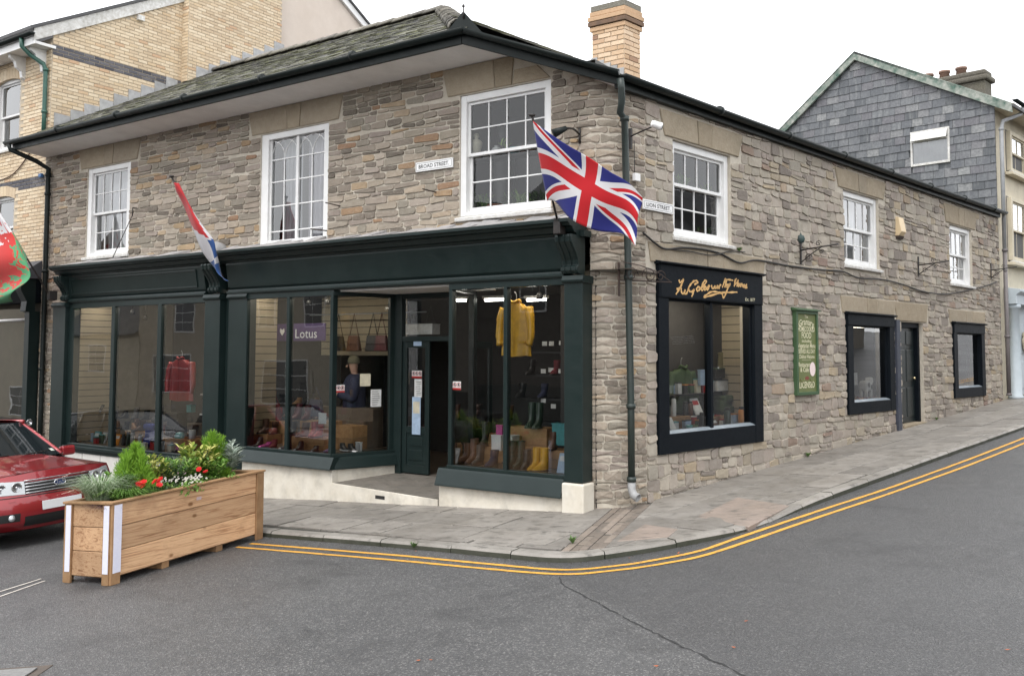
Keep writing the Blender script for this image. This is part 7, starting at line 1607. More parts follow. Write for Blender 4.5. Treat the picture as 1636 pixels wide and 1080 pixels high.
for px, h, c, lb in ((199, .22, 'black', 'black flask beside the orange book'), (206, .26, 'green', 'dark green flask right of the black flask'), (213, .30, 'steel', 'tall steel flask in the left window'), (225, .24, 'steel', 'short steel flask beside the tall steel one')): bottle(px, -.18, z, h, .04, c, lb)
crate(222, -.5, z, .9, .4, .24, 'pale wooden box under the tan hiking boot'); boot(spot(214, -.62, z+.24), .14, 'tan', dB*-1, 'tan leather boot on the wooden box in the left window', 1.2)
boot(spot(228, -.66, z+.24), .20, 'brown', nV, 'brown ankle boot on the wooden box in the left window'); crate(150, -.6, z, .8, .35, .20, 'low wooden box behind the walking poles'); boot(spot(138, -.75, z+.20), .18, 'brown', nV, 'brown boot on the low box behind the walking poles'); boot(spot(176, -.7, z+.0), .2, 'black', nV, 'black boot behind the books in the left window')
backpack(spot(247, -.28, z), .34, .42, 'blue', 'bright blue backpack behind the dark mullion'); carton(258, -.08, z, .07, .05, .11, 'sky', 'small pale blue packet below the blue backpack')
crate(283, -.25, z, .95, .4, .20, 'wooden box carrying the black rucksack'); backpack(spot(283, -.45, z+.20), .40, .44, 'black', 'black rucksack on the wooden box'); t = thing('cap', 'green cap resting against the black rucksack', 'cap', spot(288, -.20, z+.24)); b = MB(); b.lathe(spot(288, -.22, z+.24), [(.09, 0), (.088, .04), (.06, .085), (0, .10)], 14); b.build('crown', LEA['teal'], t); b = MB(); b.obox(spot(288, -.10, z+.25), dB*.07, nB*.06, Z1*.006); b.build('peak', LEA['teal'], t, .01)
mug(308, -.30, z+.22, 'steel', 'steel camping mug right of the black rucksack', h=.16, r=.06); boot(spot(301, -.16, z), .12, 'black', nV, 'low black trainer in front of the wooden box', name='shoe'); boot(spot(290, -.10, z), .10, 'black', nV, 'second low black shoe in front of the wooden box', name='shoe'); bottle(276, -.10, z, .16, .03, 'steel', 'small steel bottle in front of the wooden box')
jacket(291, 575, 640, 40, -.45, 'red', 'red jacket hanging high in the left window', sleeve=True)
t = thing('shelf_stand', 'white display shelf frame behind the red jacket', 'shelf', FB.P(8.6, -.9, .18)); 
for zz in (.78, 1.15): b = MB(); b.box(FB, 7.8, 9.1, -1.05, -.75, zz, zz+.03); b.build('shelf_board', LEA['white'], t)
for uu in (7.85, 9.05): b = MB(); b.box(FB, uu-.015, uu+.015, -.95, -.92, .178, 1.6); b.build('upright', LEA['white'], t)
bottle(262, -.85, 1.18, .22, .04, 'green', 'green bottle on the white display shelf'); bottle(268, -.85, 1.18, .18, .04, 'navy', 'navy bottle on the white display shelf', capc='steel'); bottle(258, -.85, .81, .2, .045, 'black', 'black bottle on the lower white shelf'); carton(305, -.9, .81, .14, .1, .12, 'teal', 'teal box on the lower white shelf')
# --- middle bay (floor at .425)
z = .416
crate(410, -.22, z, .55, .30, .17, 'pale box beside the slatted end wall'); crate(485, -.12, z, .95, .30, .19, 'long pale box with three knots in the middle window'); crate(430, -.55, z, .9, .35, .36, 'tall pale box behind the brown boots'); crate(503, -.5, z, .7, .32, .42, 'tall pale box behind the red boots')
crate(548, -.42, z, .42, .34, .38, 'pale box standing inside the splayed pane')
for px, off, zz, h, c, lb, nm in ((399, -.02, 0, .15, 'black', 'black shoe stood on end by the slatted wall', 'shoe'), (417, -.02, 0, .15, 'black', 'black ankle shoe before the pale box', 'shoe'), (431, .0, 0, .09, 'pink', 'bright pink suede shoe beside the wine red shoe', 'shoe'), (440, -.03, 0, .13, 'wine', 'wine red shoe next to the pink one', 'shoe'), (462, .0, 0, .11, 'grey', 'grey suede shoe just right of the mullion', 'shoe'), (482, .0, 0, .14, 'black', 'black ankle boot in front of the long pale box', 'shoe'), (506, .0, 0, .09, 'black', 'low black shoe in front of the long pale box', 'shoe'),
    (425, -.40, .17, .24, 'brown', 'tall brown boot on the box by the slatted wall', 'boot'), (440, -.45, .17, .20, 'brown', 'brown ankle boot beside the tall brown boot', 'boot'), (470, -.3, .19, .22, 'black', 'black boot on the long pale box', 'boot'), (489, -.25, .19, .22, 'brown', 'brown boot in the middle of the long pale box', 'boot'), (503, -.25, .19, .24, 'red', 'red leather boot on the long pale box', 'boot'), (512, -.3, .19, .20, 'red', 'second red leather boot beside its pair', 'boot'), (478, -.6, .42, .26, 'oxblood', 'oxblood boot on the top tier of boxes', 'boot'), (492, -.6, .42, .24, 'oxblood', 'second oxblood boot on the top tier of boxes', 'boot'),
    (532, -.10, 0, .09, 'lilac', 'lilac slipper at the foot of the splayed pane', 'shoe')):
    boot(spot(px, off, z+zz), h, c, (nB + dB*U(-.5, .3)), lb, 1.0, nm)
for px, lb in ((548, 'black trainer with white sole leaning inside the splayed pane'), (561, 'second black trainer with white sole beside the wall'),): boot(spot(px, -.25, z+.02), .11, 'black', -dB + nB*.4, lb, 1.1, 'trainer', sole='white')
carton(574, -.42, z, .10, .05, .13, 'white', 'white price card standing by the black trainers'); ticket(515, 668, -.1, .17, .17, 'white', 'white square card above the long pale box')
handbag(spot(437, -.75, z+.36), .36, .30, 'wine', 'wine red handbag on the box behind the brown boots'); handbag(spot(505, -.8, z+.45), .34, .30, 'navy', 'dark teal handbag behind the white card'); handbag(spot(490, -.9, 1.25), .32, .40, 'black', 'large black bag hanging behind the oxblood boots'); handbag(spot(412, -.9, 1.55), .30, .22, 'black', 'black bag hanging on the slatted wall')
t = thing('brand_sign', 'purple shoe brand sign with white lettering hung in the middle window', 'sign', spot(470, -.72, 1.95)); u0, z0 = FB.on(437, 545, -.7); u1, z1 = FB.on(520, 516, -.7); b = MB(); b.box(FB, u1, u0, -.72, -.70, z0, z1); b.build('panel', LEA['purple'], t, .003)
uu, zz = FB.on(489, 540, -.70); lettering('Lotus', FB, -1, uu, zz, -.698, .16, .52, LEA['white'], t, .0); cx_, cz_ = FB.on(451, 530, -.70); b = MB(); b.poly([FB.P(cx_ + x, -.698, cz_ + y) for x, y in ((0, -.07), (.06, .0), (.05, .06), (0, .03), (-.05, .06), (-.06, 0))]); b.build('flower_mark', LEA['white'], t)
for i, (px, c) in enumerate(((541, 'black'), (566, 'brown'), (596, 'black'), (610, 'oxblood'))): handbag(spot(px, -1.35, 1.98, py=520), .30, .26, c, ('black handbag on the first hook of the high rail', 'brown handbag on the second hook of the high rail', 'black handbag on the third hook of the high rail', 'oxblood handbag at the end of the high rail')[i], strap=.38)
for i, px in enumerate((650, 665, 688)): handbag(spot(px, -2.6, 2.3, py=500), .30, .2, 'black', ('black handbag hung above the open door, next to the jamb', 'black handbag hung in the middle above the open door', 'black handbag hung above the white box over the door')[i], strap=.28)
b = MB(); b.tube([FB.P(4.2, -1.40, 2.62), FB.P(6.9, -1.40, 2.62)], .012, 6); o = b.build('hanging_rail', LEA['steel'], None); tag(o, 'steel rail carrying the row of handbags', 'rail')
# stickers and notices on the splayed pane and the door
FSg = Fr(FS.P(0, -.035, 0), FS.d, FS.n)
def onS(px, py): return FSg.on(px, py, 0)
for (x0, x1, y0, y1, c, ln, lb) in ((575, 592, 597, 617, 'cream', 0, 'cream square notice on the splayed pane'), (592, 609, 622, 650, 'white', 7, 'white typed notice on the splayed pane')):
    u0, za = onS(x0, y1); u1, zb2 = onS(x1, y0); t = thing('notice', lb, 'notice', FSg.P(u0, 0, za)); b = MB(); b.box(FSg, min(u0, u1), max(u0, u1), -.001, .002, za, zb2); b.build('sheet', LEA[c], t)
    for i in range(ln): zz = zb2 - (zb2-za)*(i+1)/(ln+1); b = MB(); b.box(FSg, min(u0, u1)+abs(u1-u0)*.12, max(u0, u1)-abs(u1-u0)*U(.12, .35), .002, .003, zz-.004, zz+.004); b.build('text_line', m_ink, t)
us_, zs_ = onS(541, 621); sticker(541, 621, .0, FSg, 'red and white warning sticker on the splayed pane', 1); sticker(727, 616, GLO+.004, FB, 'red and white warning sticker on the window right of the door', 1); sticker(666, 598, DO-.004, FB, 'red and white warning sticker on the shop door glass', 1)
ticket(667, 549, DO-.004, .16, .07, 'sky', 'pale blue strip notice at the top of the shop door'); ticket(668, 620, DO-.004, .15, .28, 'white', 'white typed notice below the sticker on the shop door', lines=8); t = ticket(665, 664, DO-.004, .17, .58, 'sky', 'tall pale blue poster low on the shop door'); b = MB(); uq, zq = FB.on(665, 652, DO); b.box(FB, uq-.065, uq+.065, DO-.004, DO-.002, zq-.08, zq+.10); b.build('picture', LEA['cream'], t)
carton(672, -1.4, 2.25, .62, .2, .16, 'white', 'white box on the ledge above the shop door')
# --- right bay (floor at .425)
jacket(825, 486, 569, 50, -.35, 'yellow', 'yellow raincoat hanging in the window right of the door')
ux, zx = FB.on(825, 480, -1.2)
for a0, a1, lb in ((775, 812, 'lit fluorescent tube left of the yellow raincoat'), (842, 872, 'lit fluorescent tube right of the yellow raincoat')):
    u0, u1 = FB.u(a0, 480, -1.0), FB.u(a1, 480, -1.0); zz = FB.on((a0+a1)/2, 479, -1.0)[1]; t = thing('strip_light', lb, 'light', FB.P((u0+u1)/2, -1, zz)); b = MB(); b.tube([FB.P(u0, -1, zz), FB.P(u1, -1, zz)], .02, 8); b.build('tube', emit('fluorescent', (1, .95, .85), 7), t); b = MB(); b.box(FB, min(u0, u1)-.03, max(u0, u1)+.03, -1.04, -.96, zz+.022, zz+.06); b.build('batten', LEA['white'], t)
def spotlamp(px, py, off, label):
    p = hit(px, py, CN + nB*off, nB); t = thing('spot_lamp', label, 'light', p); b = MB(); b.lathe(p + Z1*.10, [(.03, 0), (.04, -.02), (.05, -.09), (.045, -.09)], 10); b.build('can', LEA['black'], t); b = MB(); b.lathe(p + Z1*.012, [(0, 0), (.04, .0), (.04, .01), (0, .01)], 10); b.build('bulb', emit('warm_bulb', (1, .72, .42), 14), t); b = MB(); b.tube([p + Z1*.1, V((p.x, p.y, 3.0))], .006, 5); b.build('stem', LEA['black'], t)
for px, py, off, lb in ((494, 489, -.6, 'small lit ceiling spot above the brand sign'), (524, 488, -.5, 'lit ceiling spot near the corner post'), (256, 501, -.5, 'lit spot by the dark mullion above the red jacket'), (232, 512, -1.0, 'lit branching lamp in the left window'), (862, 479, -.5, 'lit spot in the corner above the yellow raincoat'), (212, 503, -.7, 'small lit spot over the flasks')): spotlamp(px, py, off, lb)
z = .416
crate(775, -.45, z, .65, .35, .22, 'pale box behind the tall brown boots'); crate(865, -.38, z, .70, .35, .24, 'pale box behind the yellow wellingtons'); crate(800, -.75, z, .6, .3, .36, 'pale box in the middle of the right window'); crate(840, -.85, z, .7, .3, .48, 'tall pale box carrying the dark green wellingtons')
for px, off, zz, h, c, lb, nm in ((858, -.10, 0, .30, 'yellow', 'bright yellow wellington boot at the window front', 'wellington_boot'), (870, -.10, 0, .30, 'yellow', 'second bright yellow wellington beside the grey leaflet', 'wellington_boot'), (820, -.12, 0, .36, 'green', 'tall dark green wellington with red label', 'wellington_boot'), (832, -.2, 0, .36, 'green', 'second tall dark green wellington in the right window', 'wellington_boot'), (790, -.12, 0, .22, 'navy', 'short navy boot left of the mullion', 'boot'), (842, -.12, 0, .26, 'black', 'black boot beside the yellow wellingtons', 'boot'), (758, -.25, .0, .34, 'brown', 'tall brown boot near the warning sticker', 'boot'), (768, -.15, 0, .28, 'black', 'black boot in front of the pale box', 'boot'), (776, -.5, .22, .34, 'black', 'tall black boot on the pale box', 'boot'), (850, -.85, .48, .36, 'green', 'dark wellington on the tall pale box', 'wellington_boot'), (862, -.85, .48, .36, 'green', 'second dark wellington on the tall pale box', 'wellington_boot'), (885, -.5, .24, .24, 'brown', 'brown boot on the box behind the leaflet', 'boot'), (748, -.3, 0, .26, 'brown', 'brown boot next to the umbrella stand', 'boot')):
    boot(spot(px, off, z+zz), h, c, (nB + dB*U(-.3, .6)), lb, 1.05, nm)
carton(798, -.30, z+.20, .16, .16, .20, 'white', 'white shoe box beside the mullion'); carton(812, -.5, z+.22, .26, .18, .16, 'white', 'wide white shoe box right of the mullion'); carton(800, -.32, z+.412, .10, .08, .12, 'pink', 'small pink pouch on the white shoe box'); carton(896, -.55, z+.30, .20, .14, .28, 'teal', 'sage green box at the pilaster end of the right window')
book(897, -.05, z, .14, .26, 'sky', 'blue-grey leaflet standing beside the yellow wellingtons'); book(724, -.05, z, .16, .22, 'steel', 'grey leaflet in the corner under the warning sticker'); bottle(722, -.35, z, .9, .035, 'green', 'tall slim green umbrella in the window corner', capc='yellow', name='umbrella')
for i, (px, py) in enumerate(((870, 549), (881, 549), (897, 548), (868, 593), (880, 591), (896, 593), (868, 640), (884, 649))): ticket(px, py, -1.45, .085, .065, 'white', ('small white price ticket on the rack, top row far left', 'small white price ticket on the rack, top row middle', 'small white price ticket on the rack, top row by the pilaster', 'small white price ticket on the rack, middle row left', 'small white price ticket on the rack, middle row centre', 'small white price ticket on the rack, middle row by the pilaster', 'small white price ticket above the dark wellingtons', 'lone white price ticket below the rack')[i], name='price_ticket')
t = thing('shoe_rack', 'dark slatted rack behind the price tickets', 'rack', FB.P(1.2, -1.55, .4))
for zz in (.9, 1.25, 1.6, 1.95): b = MB(); b.box(FB, .4, 2.3, -1.75, -1.47, zz, zz+.03); b.build('shelf', LEA['black'], t)
for i, (px, zz, c) in enumerate(((760, .93, 'black'), (780, .93, 'green'), (815, .93, 'brown'), (835, 1.28, 'black'), (870, 1.28, 'navy'), (890, 1.63, 'wine'), (850, 1.63, 'black'))): boot(spot(px, -1.55, zz), .22, c, nB, ('black boot on the lowest shelf of the dark rack', 'green boot on the lowest shelf of the dark rack', 'brown boot on the lowest shelf of the dark rack', 'black boot on the second shelf of the dark rack', 'navy boot on the second shelf of the dark rack', 'wine red boot on the third shelf of the dark rack', 'black boot on the third shelf of the dark rack')[i])
def crowd(lst, F, z, label, group, kind):
    for px, off, dz, c in lst:
        if kind == 'shoe': boot(spot(px, off, z+dz, F), U(.10, .24), c, (F.n + F.d*U(-.6, .6)), c + ' ' + label, 1.0, 'shoe', True, group)
        elif kind == 'packet': carton(px, off, z+dz, U(.08, .15), .06, U(.10, .20), c, dict(sky='pale blue', moss='dark green', steel='grey').get(c, c) + ' ' + label, F, 'packet', 'packet', 0, rng.choice(('white', 'black', 'teal', 'orange', 'red')))['group'] = group
for k, zz in enumerate((.20, .40)):
    t = thing('stepped_stand', ('low dark step behind the goods in the left window', 'tall dark step at the back of the left window')[k], 'stand', FB.P(9.8, -.9, .18)); b = MB(); b.box(FB, 7.7, 11.3, -1.0-.24*k, -.80-.2*k, .178, .178+zz); b.build('riser', m_plat, t, .004)
    t = thing('stepped_stand', ('low dark step at the back of the middle window', 'tall dark step at the back of the middle window')[k], 'stand', FB.P(5.8, -.8, .42)); b = MB(); b.box(FB, 4.95, 6.7, -.98-.24*k, -.78-.2*k, .416, .416+zz+.22); b.build('riser', m_plat, t, .004)
cs = ['brown', 'black', 'tan', 'oxblood', 'grey', 'navy']
crowd([(126 + i*15.5, -.9 - .0*(i % 2), .20, cs[(i*5) % 6]) for i in range(13)], FB, .178, 'leather shoe lined up on the low dark step of the left window', 'shoes along the low step of the left window', 'shoe')
crowd([(133 + i*17, -1.12, .40, cs[(i*3+1) % 6]) for i in range(11)], FB, .178, 'leather shoe lined up on the tall dark step of the left window', 'shoes along the tall step of the left window', 'shoe')
crowd([(405 + i*14, -.88, .42, ('brown', 'oxblood', 'black', 'red')[i % 4]) for i in range(9)], FB, .416, 'boot lined up on the low dark step of the middle window', 'boots along the low step of the middle window', 'shoe')
crowd([(408 + i*14, -1.1, .62, ('black', 'brown', 'tan')[i % 3]) for i in range(8)], FB, .416, 'boot lined up on the tall dark step of the middle window', 'boots along the tall step of the middle window', 'shoe')
crowd([(742 + i*13, -.62, 0, ('black', 'green', 'brown', 'navy')[i % 4]) for i in range(11)], FB, .416, 'boot standing in the back row of the right window floor', 'dark boots in the back row of the right window', 'shoe')
crowd([(128 + i*9, -.06 - .1*(i % 3), 0, ('orange', 'white', 'sky', 'red', 'moss', 'steel')[i % 6]) for i in range(5)] + [(232 + i*14, -.04, 0, ('white', 'red', 'sky', 'cream', 'pink')[i % 5]) for i in range(5)], FB, .178, 'small packet at the very front of the left window', 'small packets at the front of the left window', 'packet')
crowd([(1078 + i*9.5, -.30 - .16*(i % 2), 0, ('white', 'orange', 'sky', 'red', 'moss', 'steel', 'cream', 'tan')[i % 8]) for i in range(12)], FL, .862, 'small packet on the floor of the signed Lion Street window', 'small packets in the signed Lion Street window', 'packet')
crowd([(1084 + i*10, -.62, .505, ('white', 'black', 'moss', 'cream', 'red', 'steel', 'sky')[i % 7]) for i in range(6)], FL, .862, 'small boxed item on the thin dark shelf of the Lion Street window', 'boxed items on the Lion Street shelf', 'packet')
# --- Lion Street window (floor at .86)
z = .862
def lsp(px, off, zz=z): return spot(px, off, zz, FL, 650)
crate(1085, -.42, z, .6, .3, .20, 'pale box in the Lion Street window', FL); crate(1150, -.40, z, .5, .3, .16, 'pale box behind the orange bottle', FL)
bottle(1185, -.20, z, .30, .055, 'orange', 'bright orange bottle in the Lion Street window', FL); bottle(1121, -.22, z, .26, .04, 'black', 'black flask left of the window post', FL); bottle(1162, -.22, z, .30, .05, 'green', 'dark green flask left of the orange bottle', FL); bottle(1076, -.5, z+.20, .30, .04, 'white', 'white spray bottle on the pale box', FL); bottle(1095, -.5, z+.2, .20, .04, 'black', 'short dark bottle on the pale box', FL); bottle(1103, -.5, z+.2, .20, .04, 'brown', 'amber bottle beside the short dark bottle', FL)
mug(1101, -.18, z, 'teal', 'teal enamel mug in the Lion Street window', FL); mug(1110, -.18, z, 'moss', 'green enamel mug beside the teal one', FL); book(1078, -.16, z, .13, .24, 'white', 'white boxed knife leaning by the window edge', FL, .5); book(1118, -.42, z+.2, .20, .26, 'white', 'white card with a red motif behind the mugs', FL, .5, 'red'); book(1146, -.18, z, .12, .16, 'brown', 'brown notebook right of the window post', FL, .5); book(1138, -.22, z, .10, .16, 'pink', 'pink packet right of the window post', FL, .5)
carton(1150, -.62, z+.52, .30, .12, .16, 'white', 'white boxed lamp on the upper shelf', FL, lid='black'); carton(1146, -.62, z+.72, .28, .12, .14, 'black', 'black boxed torch on top of the white boxed lamp', FL, lid='moss'); carton(1122, -.55, z+.62, .16, .05, .22, 'sky', 'blue and white packet hanging left of the post', FL); carton(1078, -.7, z+.5, .34, .1, .12, 'sky', 'blue boxed set at the back of the window', FL)
t = thing('glass_shelf', 'thin dark shelf at the back of the Lion Street window', 'shelf', FL.P(2, -.6, z+.48)); b = MB(); b.box(FL, 1.0, 2.95, -.75, -.5, z+.485, z+.505); b.build('board', LEA['black'], t)
for uu in (1.02, 2.93): b = MB(); b.box(FL, uu-.012, uu+.012, -.64, -.61, z, z+.485); b.build('upright', LEA['black'], t)
backpack(lsp(1098, -.72, z), .5, .36, 'black', 'black bag behind the bottles in the Lion Street window', FL); backpack(lsp(1158, -.62, z+.16), .40, .26, 'moss', 'dark green bag on the pale box in the Lion Street window', FL)
handbag(hit(1176, 622, FL.P(0, -.75, 0), nL), .28, .22, 'khaki', 'camouflage bag hooked on the slatted wall', FL, .16); jacket(1165, 560, 600, 40, -.7, 'khaki', 'khaki waxed hat and jacket hung behind the post', FL, False); jacket(1088, 590, 660, 40, -.7, 'moss', 'dark green waxed jacket hung at the back of the Lion Street window', FL)
# --- second Lion Street window
z = 1.102
cw = thing('toy_cow', 'white toy cow with black spots in the second Lion Street window', 'toy', lsp(1384, -.3, z)); p = lsp(1384, -.3, z); b = MB(); b.obox(p + Z1*.26, dL*.13, nL*.09, Z1*.10); b.build('torso', LEA['white'], cw, .05); b = MB(); b.obox(p + Z1*.36 + dL*.16, dL*.07, nL*.06, Z1*.06); b.build('head', LEA['white'], cw, .03)
for a, c in ((-.1, .05), (.1, .05), (-.1, -.05), (.1, -.05)): b = MB(); b.tube([p + dL*a + nL*c, p + dL*a + nL*c + Z1*.2], .028, 8); b.build('leg', LEA['white'], cw)
for a, zz in ((-.06, .28), (.06, .24)): b = MB(); b.lathe(p + dL*a + Z1*zz + nL*.088, [(.05, 0), (.045, .006), (0, .008)], 12, nL); b.build('spot', LEA['black'], cw)
ticket(1367, 605, -.12, .16, .22, 'white', 'white card notice in the second Lion Street window', FL)
for i in range(16):
    p = lsp(1362 + i*3.6, U(-.45, -.22), z); b = MB(); leaf_ = [p + dL*.05*cos(k*1.256) + nL*.05*sin(k*1.256) + Z1*U(.01, .06) for k in range(5)]; b.poly(leaf_); o = b.build('autumn_leaf', LEA['orange' if i % 3 else 'red'], None); tag(o, ('orange' if i % 3 else 'red') + ' paper leaf scattered on the floor of the second Lion Street window', 'leaf', 'autumn leaves in the second Lion Street window')
bottle(1412, -.25, z, .14, .045, 'sky', 'small blue jar in the second Lion Street window', FL)
# ------------------------------------------------------------------ upstairs rooms: curtains, pots, figurine
def curtain(F, u0, u1, z0, z1, o, mat, label, gath=0):
    t = thing('curtain', label, 'curtain', F.P((u0+u1)/2, o, z0)); b = MB(); b.grid(lambda s, v: F.P(u0+(u1-u0)*(s*(1-gath*(1-abs(v*2-.9))*.4)), o + .03*sin(s*38) + .01*sin(s*61+v*3), z0+(z1-z0)*v), 60, 8); b.build('drape', mat, t); return t
m_cur = pm('curtain_lavender', (.55, .52, .56), (.47, .45, .50), 4, .9)
q = WB[1]; curtain(FB, q[0]+.18, q[0]+.85, q[2]+.05, q[3], -.40, m_cur, 'pale lavender curtain drawn across half of the gothic window'); curtain(FB, q[1]-.62, q[1]-.15, q[2], q[3], -.38, m_net, 'white net curtain at the far half of the gothic window')
q = WB[2]; curtain(FB, q[0]+.1, q[1]-.1, q[2], q[3], -.42, m_net, 'white net curtain in the small sash window by the yellow house')
t = thing('chair_back', 'reddish brown chair back showing through the gothic window', 'chair', FB.P(5.75, -.55, 3.7)); b = MB(); b.tube([FB.P(5.5, -.6, 3.2), FB.P(5.68, -.58, 4.25)], .035, 6); b.build('post', LEA['oxblood'], t); b = MB(); b.tube([FB.P(6.1, -.6, 3.2), FB.P(5.72, -.58, 4.2)], .035, 6); b.build('rail', LEA['oxblood'], t); b = MB(); b.lathe(FB.P(5.68, -.58, 4.2), [(0, 0), (.05, .03), (.05, .08), (0, .12)], 8); b.build('knob', LEA['oxblood'], t)
for k in (1, 2): q = WL[k]; curtain(FL, q[0]+.12, q[1]-.15, q[2], q[3], -.38, m_net, ('', 'white net curtain in the middle sash window on Lion Street', 'white net curtain in the far sash window on Lion Street')[k])
q = WB[0]; zs1 = q[2] + .06 + (q[3]-.10-q[2]-.12)*.52 + .02
t = thing('window_shelf', 'shelf across the big corner sash window', 'shelf', FB.P(1.7, -.3, zs1)); b = MB(); b.box(FB, q[0]-.1, q[1]+.1, -.36, -.15, zs1-.025, zs1); b.build('board', LEA['black'], t); b = MB(); b.box(FB, q[0]-.3, q[1]+.3, -.70, -.20, q[2]+.02, q[2]+.05); b.build('lower_board', LEA['white'], t)
def ipot(p, r, h, c, label, plant_=None, name='potted_plant'):
    t = thing(name, label, 'plant' if plant_ else 'vase', p); b = MB(); b.lathe(p, [(r*.7, 0), (r, h*.85), (r*1.1, h*.87), (r*1.1, h), (r*.9, h), (r*.8, h*.8)], 14); b.build('pot', LEA[c], t)
    if plant_:
        b = MB()
        for i in range(plant_): leaf(b, p + Z1*h + V((U(-r, r), U(-r, r), U(0, h))), (rdir() + Z1*1.1).normalized(), Z1, U(.07, .16), U(.02, .04))
        b.build('foliage', lm_dk if plant_ % 2 else lm_gr, t, recalc=False)
def ivase(p, r, c, label):
    t = thing('vase', label, 'vase', p); b = MB(); b.lathe(p, [(r*.5, 0), (r*.95, r*.6), (r, r*1.0), (r*.8, r*1.6), (r*.35, r*1.9), (r*.4, r*2.1), (0, r*2.1)], 14); b.build('body', LEA[c], t)
fz = thing('figurine', 'cream torso figurine on the shelf of the big corner window', 'figurine', spot(761, -.21, zs1, py=250)); p = spot(761, -.21, zs1, py=250); b = MB(); b.lathe(p, [(.075, 0), (.07, .03), (.055, .10), (.085, .20), (.09, .25), (.05, .285), (.025, .30), (.04, .33), (.035, .37), (0, .385)], 14, None, 1, .75); b.build('torso', LEA['cream'], fz)
ivase(spot(776, -.21, zs1, py=250), .05, 'white', 'small white vase beside the cream figurine'); ivase(spot(793, -.21, zs1, py=250), .075, 'white', 'round white vase on the window shelf'); ipot(spot(806, -.21, zs1, py=250), .055, .08, 'white', 'small spiky plant in a white pot on the window shelf', 12); ipot(spot(822, -.21, zs1, py=250), .085, .09, 'teal', 'teal bowl with a terracotta rim on the window shelf', None, 'bowl'); ivase(spot(836, -.21, zs1, py=250), .05, 'terracotta', 'terracotta ornament on the window shelf'); ipot(spot(851, -.21, zs1, py=250), .08, .07, 'terracotta', 'low terracotta dish on the window shelf', None, 'dish')
zl = q[2] + .052
ipot(spot(768, -.42, zl, py=330), .13, .16, 'steel', 'grey-green leafy plant in a pale pot at the window corner', 90); ipot(spot(792, -.40, zl, py=330), .12, .20, 'terracotta', 'large terracotta pot behind the lower sash'); ipot(spot(815, -.5, zl, py=330), .12, .15, 'terracotta', 'fern in a terracotta pot behind the lower sash', 81); ipot(spot(842, -.42, zl, py=330), .13, .12, 'black', 'dark bushy plant in the lower sash near the flag', 140); ipot(spot(862, -.42, zl, py=330), .12, .12, 'black', 'second dark bushy plant by the window frame', 121)
t = thing('dress_form', 'black figure with a coat standing behind the big corner window', 'figure', spot(803, -.75, 3.4, py=260)); p = spot(803, -.75, 3.4, py=260); b = MB(); b.lathe(p, [(.16, 0), (.18, .4), (.12, .9), (.15, 1.25), (.12, 1.5), (.05, 1.6), (.07, 1.75), (.06, 1.9), (0, 1.95)], 14, None, 1.3, .8); b.build('body', LEA['black'], t)
q = WL[0]; zl = q[2] + .052; zs2 = q[2] + .06 + (q[3]-.10-q[2]-.11)*.58 + .02
t = thing('plant_shelf', 'shelf of small plants across the first sash window on Lion Street', 'shelf', FL.P(2, -.3, zs2)); b = MB(); b.box(FL, q[0]-.1, q[1]+.1, -.45, -.20, zs2-.02, zs2); b.build('board', LEA['black'], t)
for px, c, n_, lb in ((1088, 'white', 60, 'trailing green plant at the left of the plant shelf'), (1104, 'terracotta', 31, 'reddish plant in terracotta on the plant shelf'), (1128, 'purple', 20, 'small plant in a purple pot on the plant shelf'), (1148, 'white', 33, 'wispy plant at the right of the plant shelf')): ipot(spot(px, -.32, zs2, FL, 290), .07, .08, c, lb, n_)
for px, c, n_, lb in ((1087, 'terracotta', 0, 'low terracotta pot on the first sash window sill'), (1124, 'white', 21, 'pale spiky plant on the first sash window sill')): ipot(spot(px, -.35, q[2]+.06, FL, 380), .09, .10, c, lb, n_ or None)
t = thing('sill_board', 'dark inner sill of the first Lion Street sash window', 'sill', FL.P(2, -.3, q[2])); b = MB(); b.box(FL, q[0]-.2, q[1]+.2, -.6, -.20, q[2]+.02, q[2]+.06); b.build('board', LEA['black'], t)
# ------------------------------------------------------------------ person modelled inside the shop in place of a reflection in the splayed pane
pp = spot(566, -1.25, .082); fx = (-nB*-1 + dB*.9).normalized(); fs_ = V((-fx.y, fx.x, 0))
pe = thing('person', 'person in a dark blue coat and khaki beanie standing in for a reflection in the splayed pane', 'person', pp)
H3 = lambda x, y, z: pp + fx*x + fs_*y + Z1*z
me = bpy.data.meshes.new('body')
J = [(0, 0, .95), (0, 0, 1.15), (0, 0, 1.38), (0, 0, 1.50), (.02, 0, 1.60), (.03, 0, 1.70), (.02, 0, 1.77), (0, .10, .90), (.02, .11, .50), (0, .11, .09), (.16, .12, .04), (0, -.10, .90), (.01, -.11, .50), (-.02, -.11, .09), (.14, -.12, .04), (0, .20, 1.40), (.03, .26, 1.12), (.22, .16, 1.16), (.30, .08, 1.20), (0, -.20, 1.40), (.03, -.26, 1.12), (.22, -.14, 1.14), (.30, -.05, 1.20)]
Ed = [(0, 1), (1, 2), (2, 3), (3, 4), (4, 5), (5, 6), (0, 7), (7, 8), (8, 9), (9, 10), (0, 11), (11, 12), (12, 13), (13, 14), (2, 15), (15, 16), (16, 17), (17, 18), (2, 19), (19, 20), (20, 21), (21, 22)]
Rr = [.14, .13, .14, .05, .075, .088, .06, .09, .06, .045, .035, .09, .06, .045, .035, .055, .045, .035, .022, .055, .045, .035, .022]
me.from_pydata([H3(*j) for j in J], Ed, []); o = link('body', me, mt_('skin', (.52, .30, .21), .6, 0), pe); md = o.modifiers.new('skin', 'SKIN'); me.skin_vertices
if not me.skin_vertices:
    bpy.context.view_layer.objects.active = o
    bm = bmesh.new(); bm.from_mesh(me); lay_ = bm.verts.layers.skin.verify(); bm.to_mesh(me); bm.free()
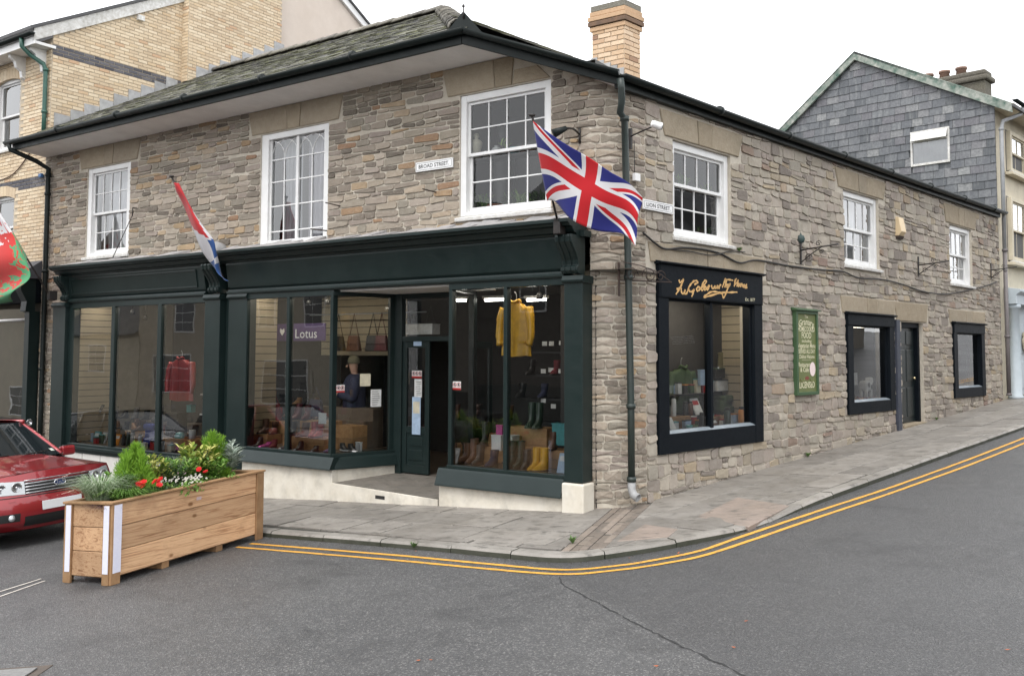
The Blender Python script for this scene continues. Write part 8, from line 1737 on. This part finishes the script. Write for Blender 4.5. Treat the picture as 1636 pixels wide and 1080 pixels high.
for v, r in zip(me.skin_vertices[0].data, Rr): v.radius = (r, r)
me.skin_vertices[0].data[0].use_root = True
md = o.modifiers.new('sub', 'SUBSURF'); md.levels = 2; md.render_levels = 2
b = MB(); b.lathe(H3(0, 0, 0), [(.235, .62), (.22, .8), (.205, 1.0), (.20, 1.2), (.205, 1.36), (.15, 1.46), (.085, 1.51), (.06, 1.49)], 18, None, .95, 1.0)
b.build('coat', LEA['navy'], pe)
for sg in (1, -1): b = MB(); b.tube(cat([H3(0, sg*.17, 1.42), H3(.02, sg*.26, 1.28), H3(.04, sg*.27, 1.12), H3(.14, sg*.21, 1.13), H3(.26, sg*.11, 1.17)], 4), [.085]*6 + [.075]*6 + [.062]*5, 10); b.build('sleeve', LEA['navy'], pe)
for sg in (1, -1): b = MB(); b.tube([H3(0, sg*.10, .80), H3(.02, sg*.11, .5), H3(0, sg*.11, .08)], [.105, .085, .075], 10); b.build('trouser_leg', mt_('jeans', (.05, .07, .13), .85), pe); b = MB(); b.obox(H3(.06, sg*.115, .045), fx*.13, fs_*.045, Z1*.042); b.build('shoe', LEA['black'], pe, .02)
for sg in (1, -1):      # hands with fingers
    c = H3(.30, sg*.07, 1.19); b = MB(); b.obox(c, fx*.045, fs_*.018, Z1*.038)
    for i in range(4): b.tube([c + fx*.04 + Z1*(.026-.018*i), c + fx*.085 + Z1*(.024-.018*i) - fs_*sg*.012, c + fx*(.10-.006*abs(i-1)) + Z1*(.018-.018*i) - fs_*sg*.035], [.0088, .008, .006], 6)
    b.tube([c + Z1*.03 - fx*.02, c + Z1*.055 + fx*.02 - fs_*sg*.02], [.0095, .007], 6); b.build('hand', MATS['skin'], pe)
b = MB(); b.lathe(H3(.018, 0, 1.685), [(.100, 0), (.106, .03), (.100, .08), (.065, .125), (0, .14)], 16); b.build('beanie', mt_('beanie_khaki', (.17, .15, .09), .9), pe)
b = MB(); b.tube([H3(.115, 0, 1.665), H3(.145, 0, 1.63), H3(.12, 0, 1.615)], [.010, .015, .010], 6); b.build('nose', MATS['skin'], pe)
for sg in (1, -1): b = MB(); b.lathe(H3(.105, sg*.033, 1.655), [(0, 0), (.012, .004), (.012, .008), (0, .010)], 8, fx); b.build('eye', m_ink, pe)
b = MB(); b.obox(H3(.112, 0, 1.585), fx*.004, fs_*.025, Z1*.005); b.build('mouth', LEA['wine'], pe)
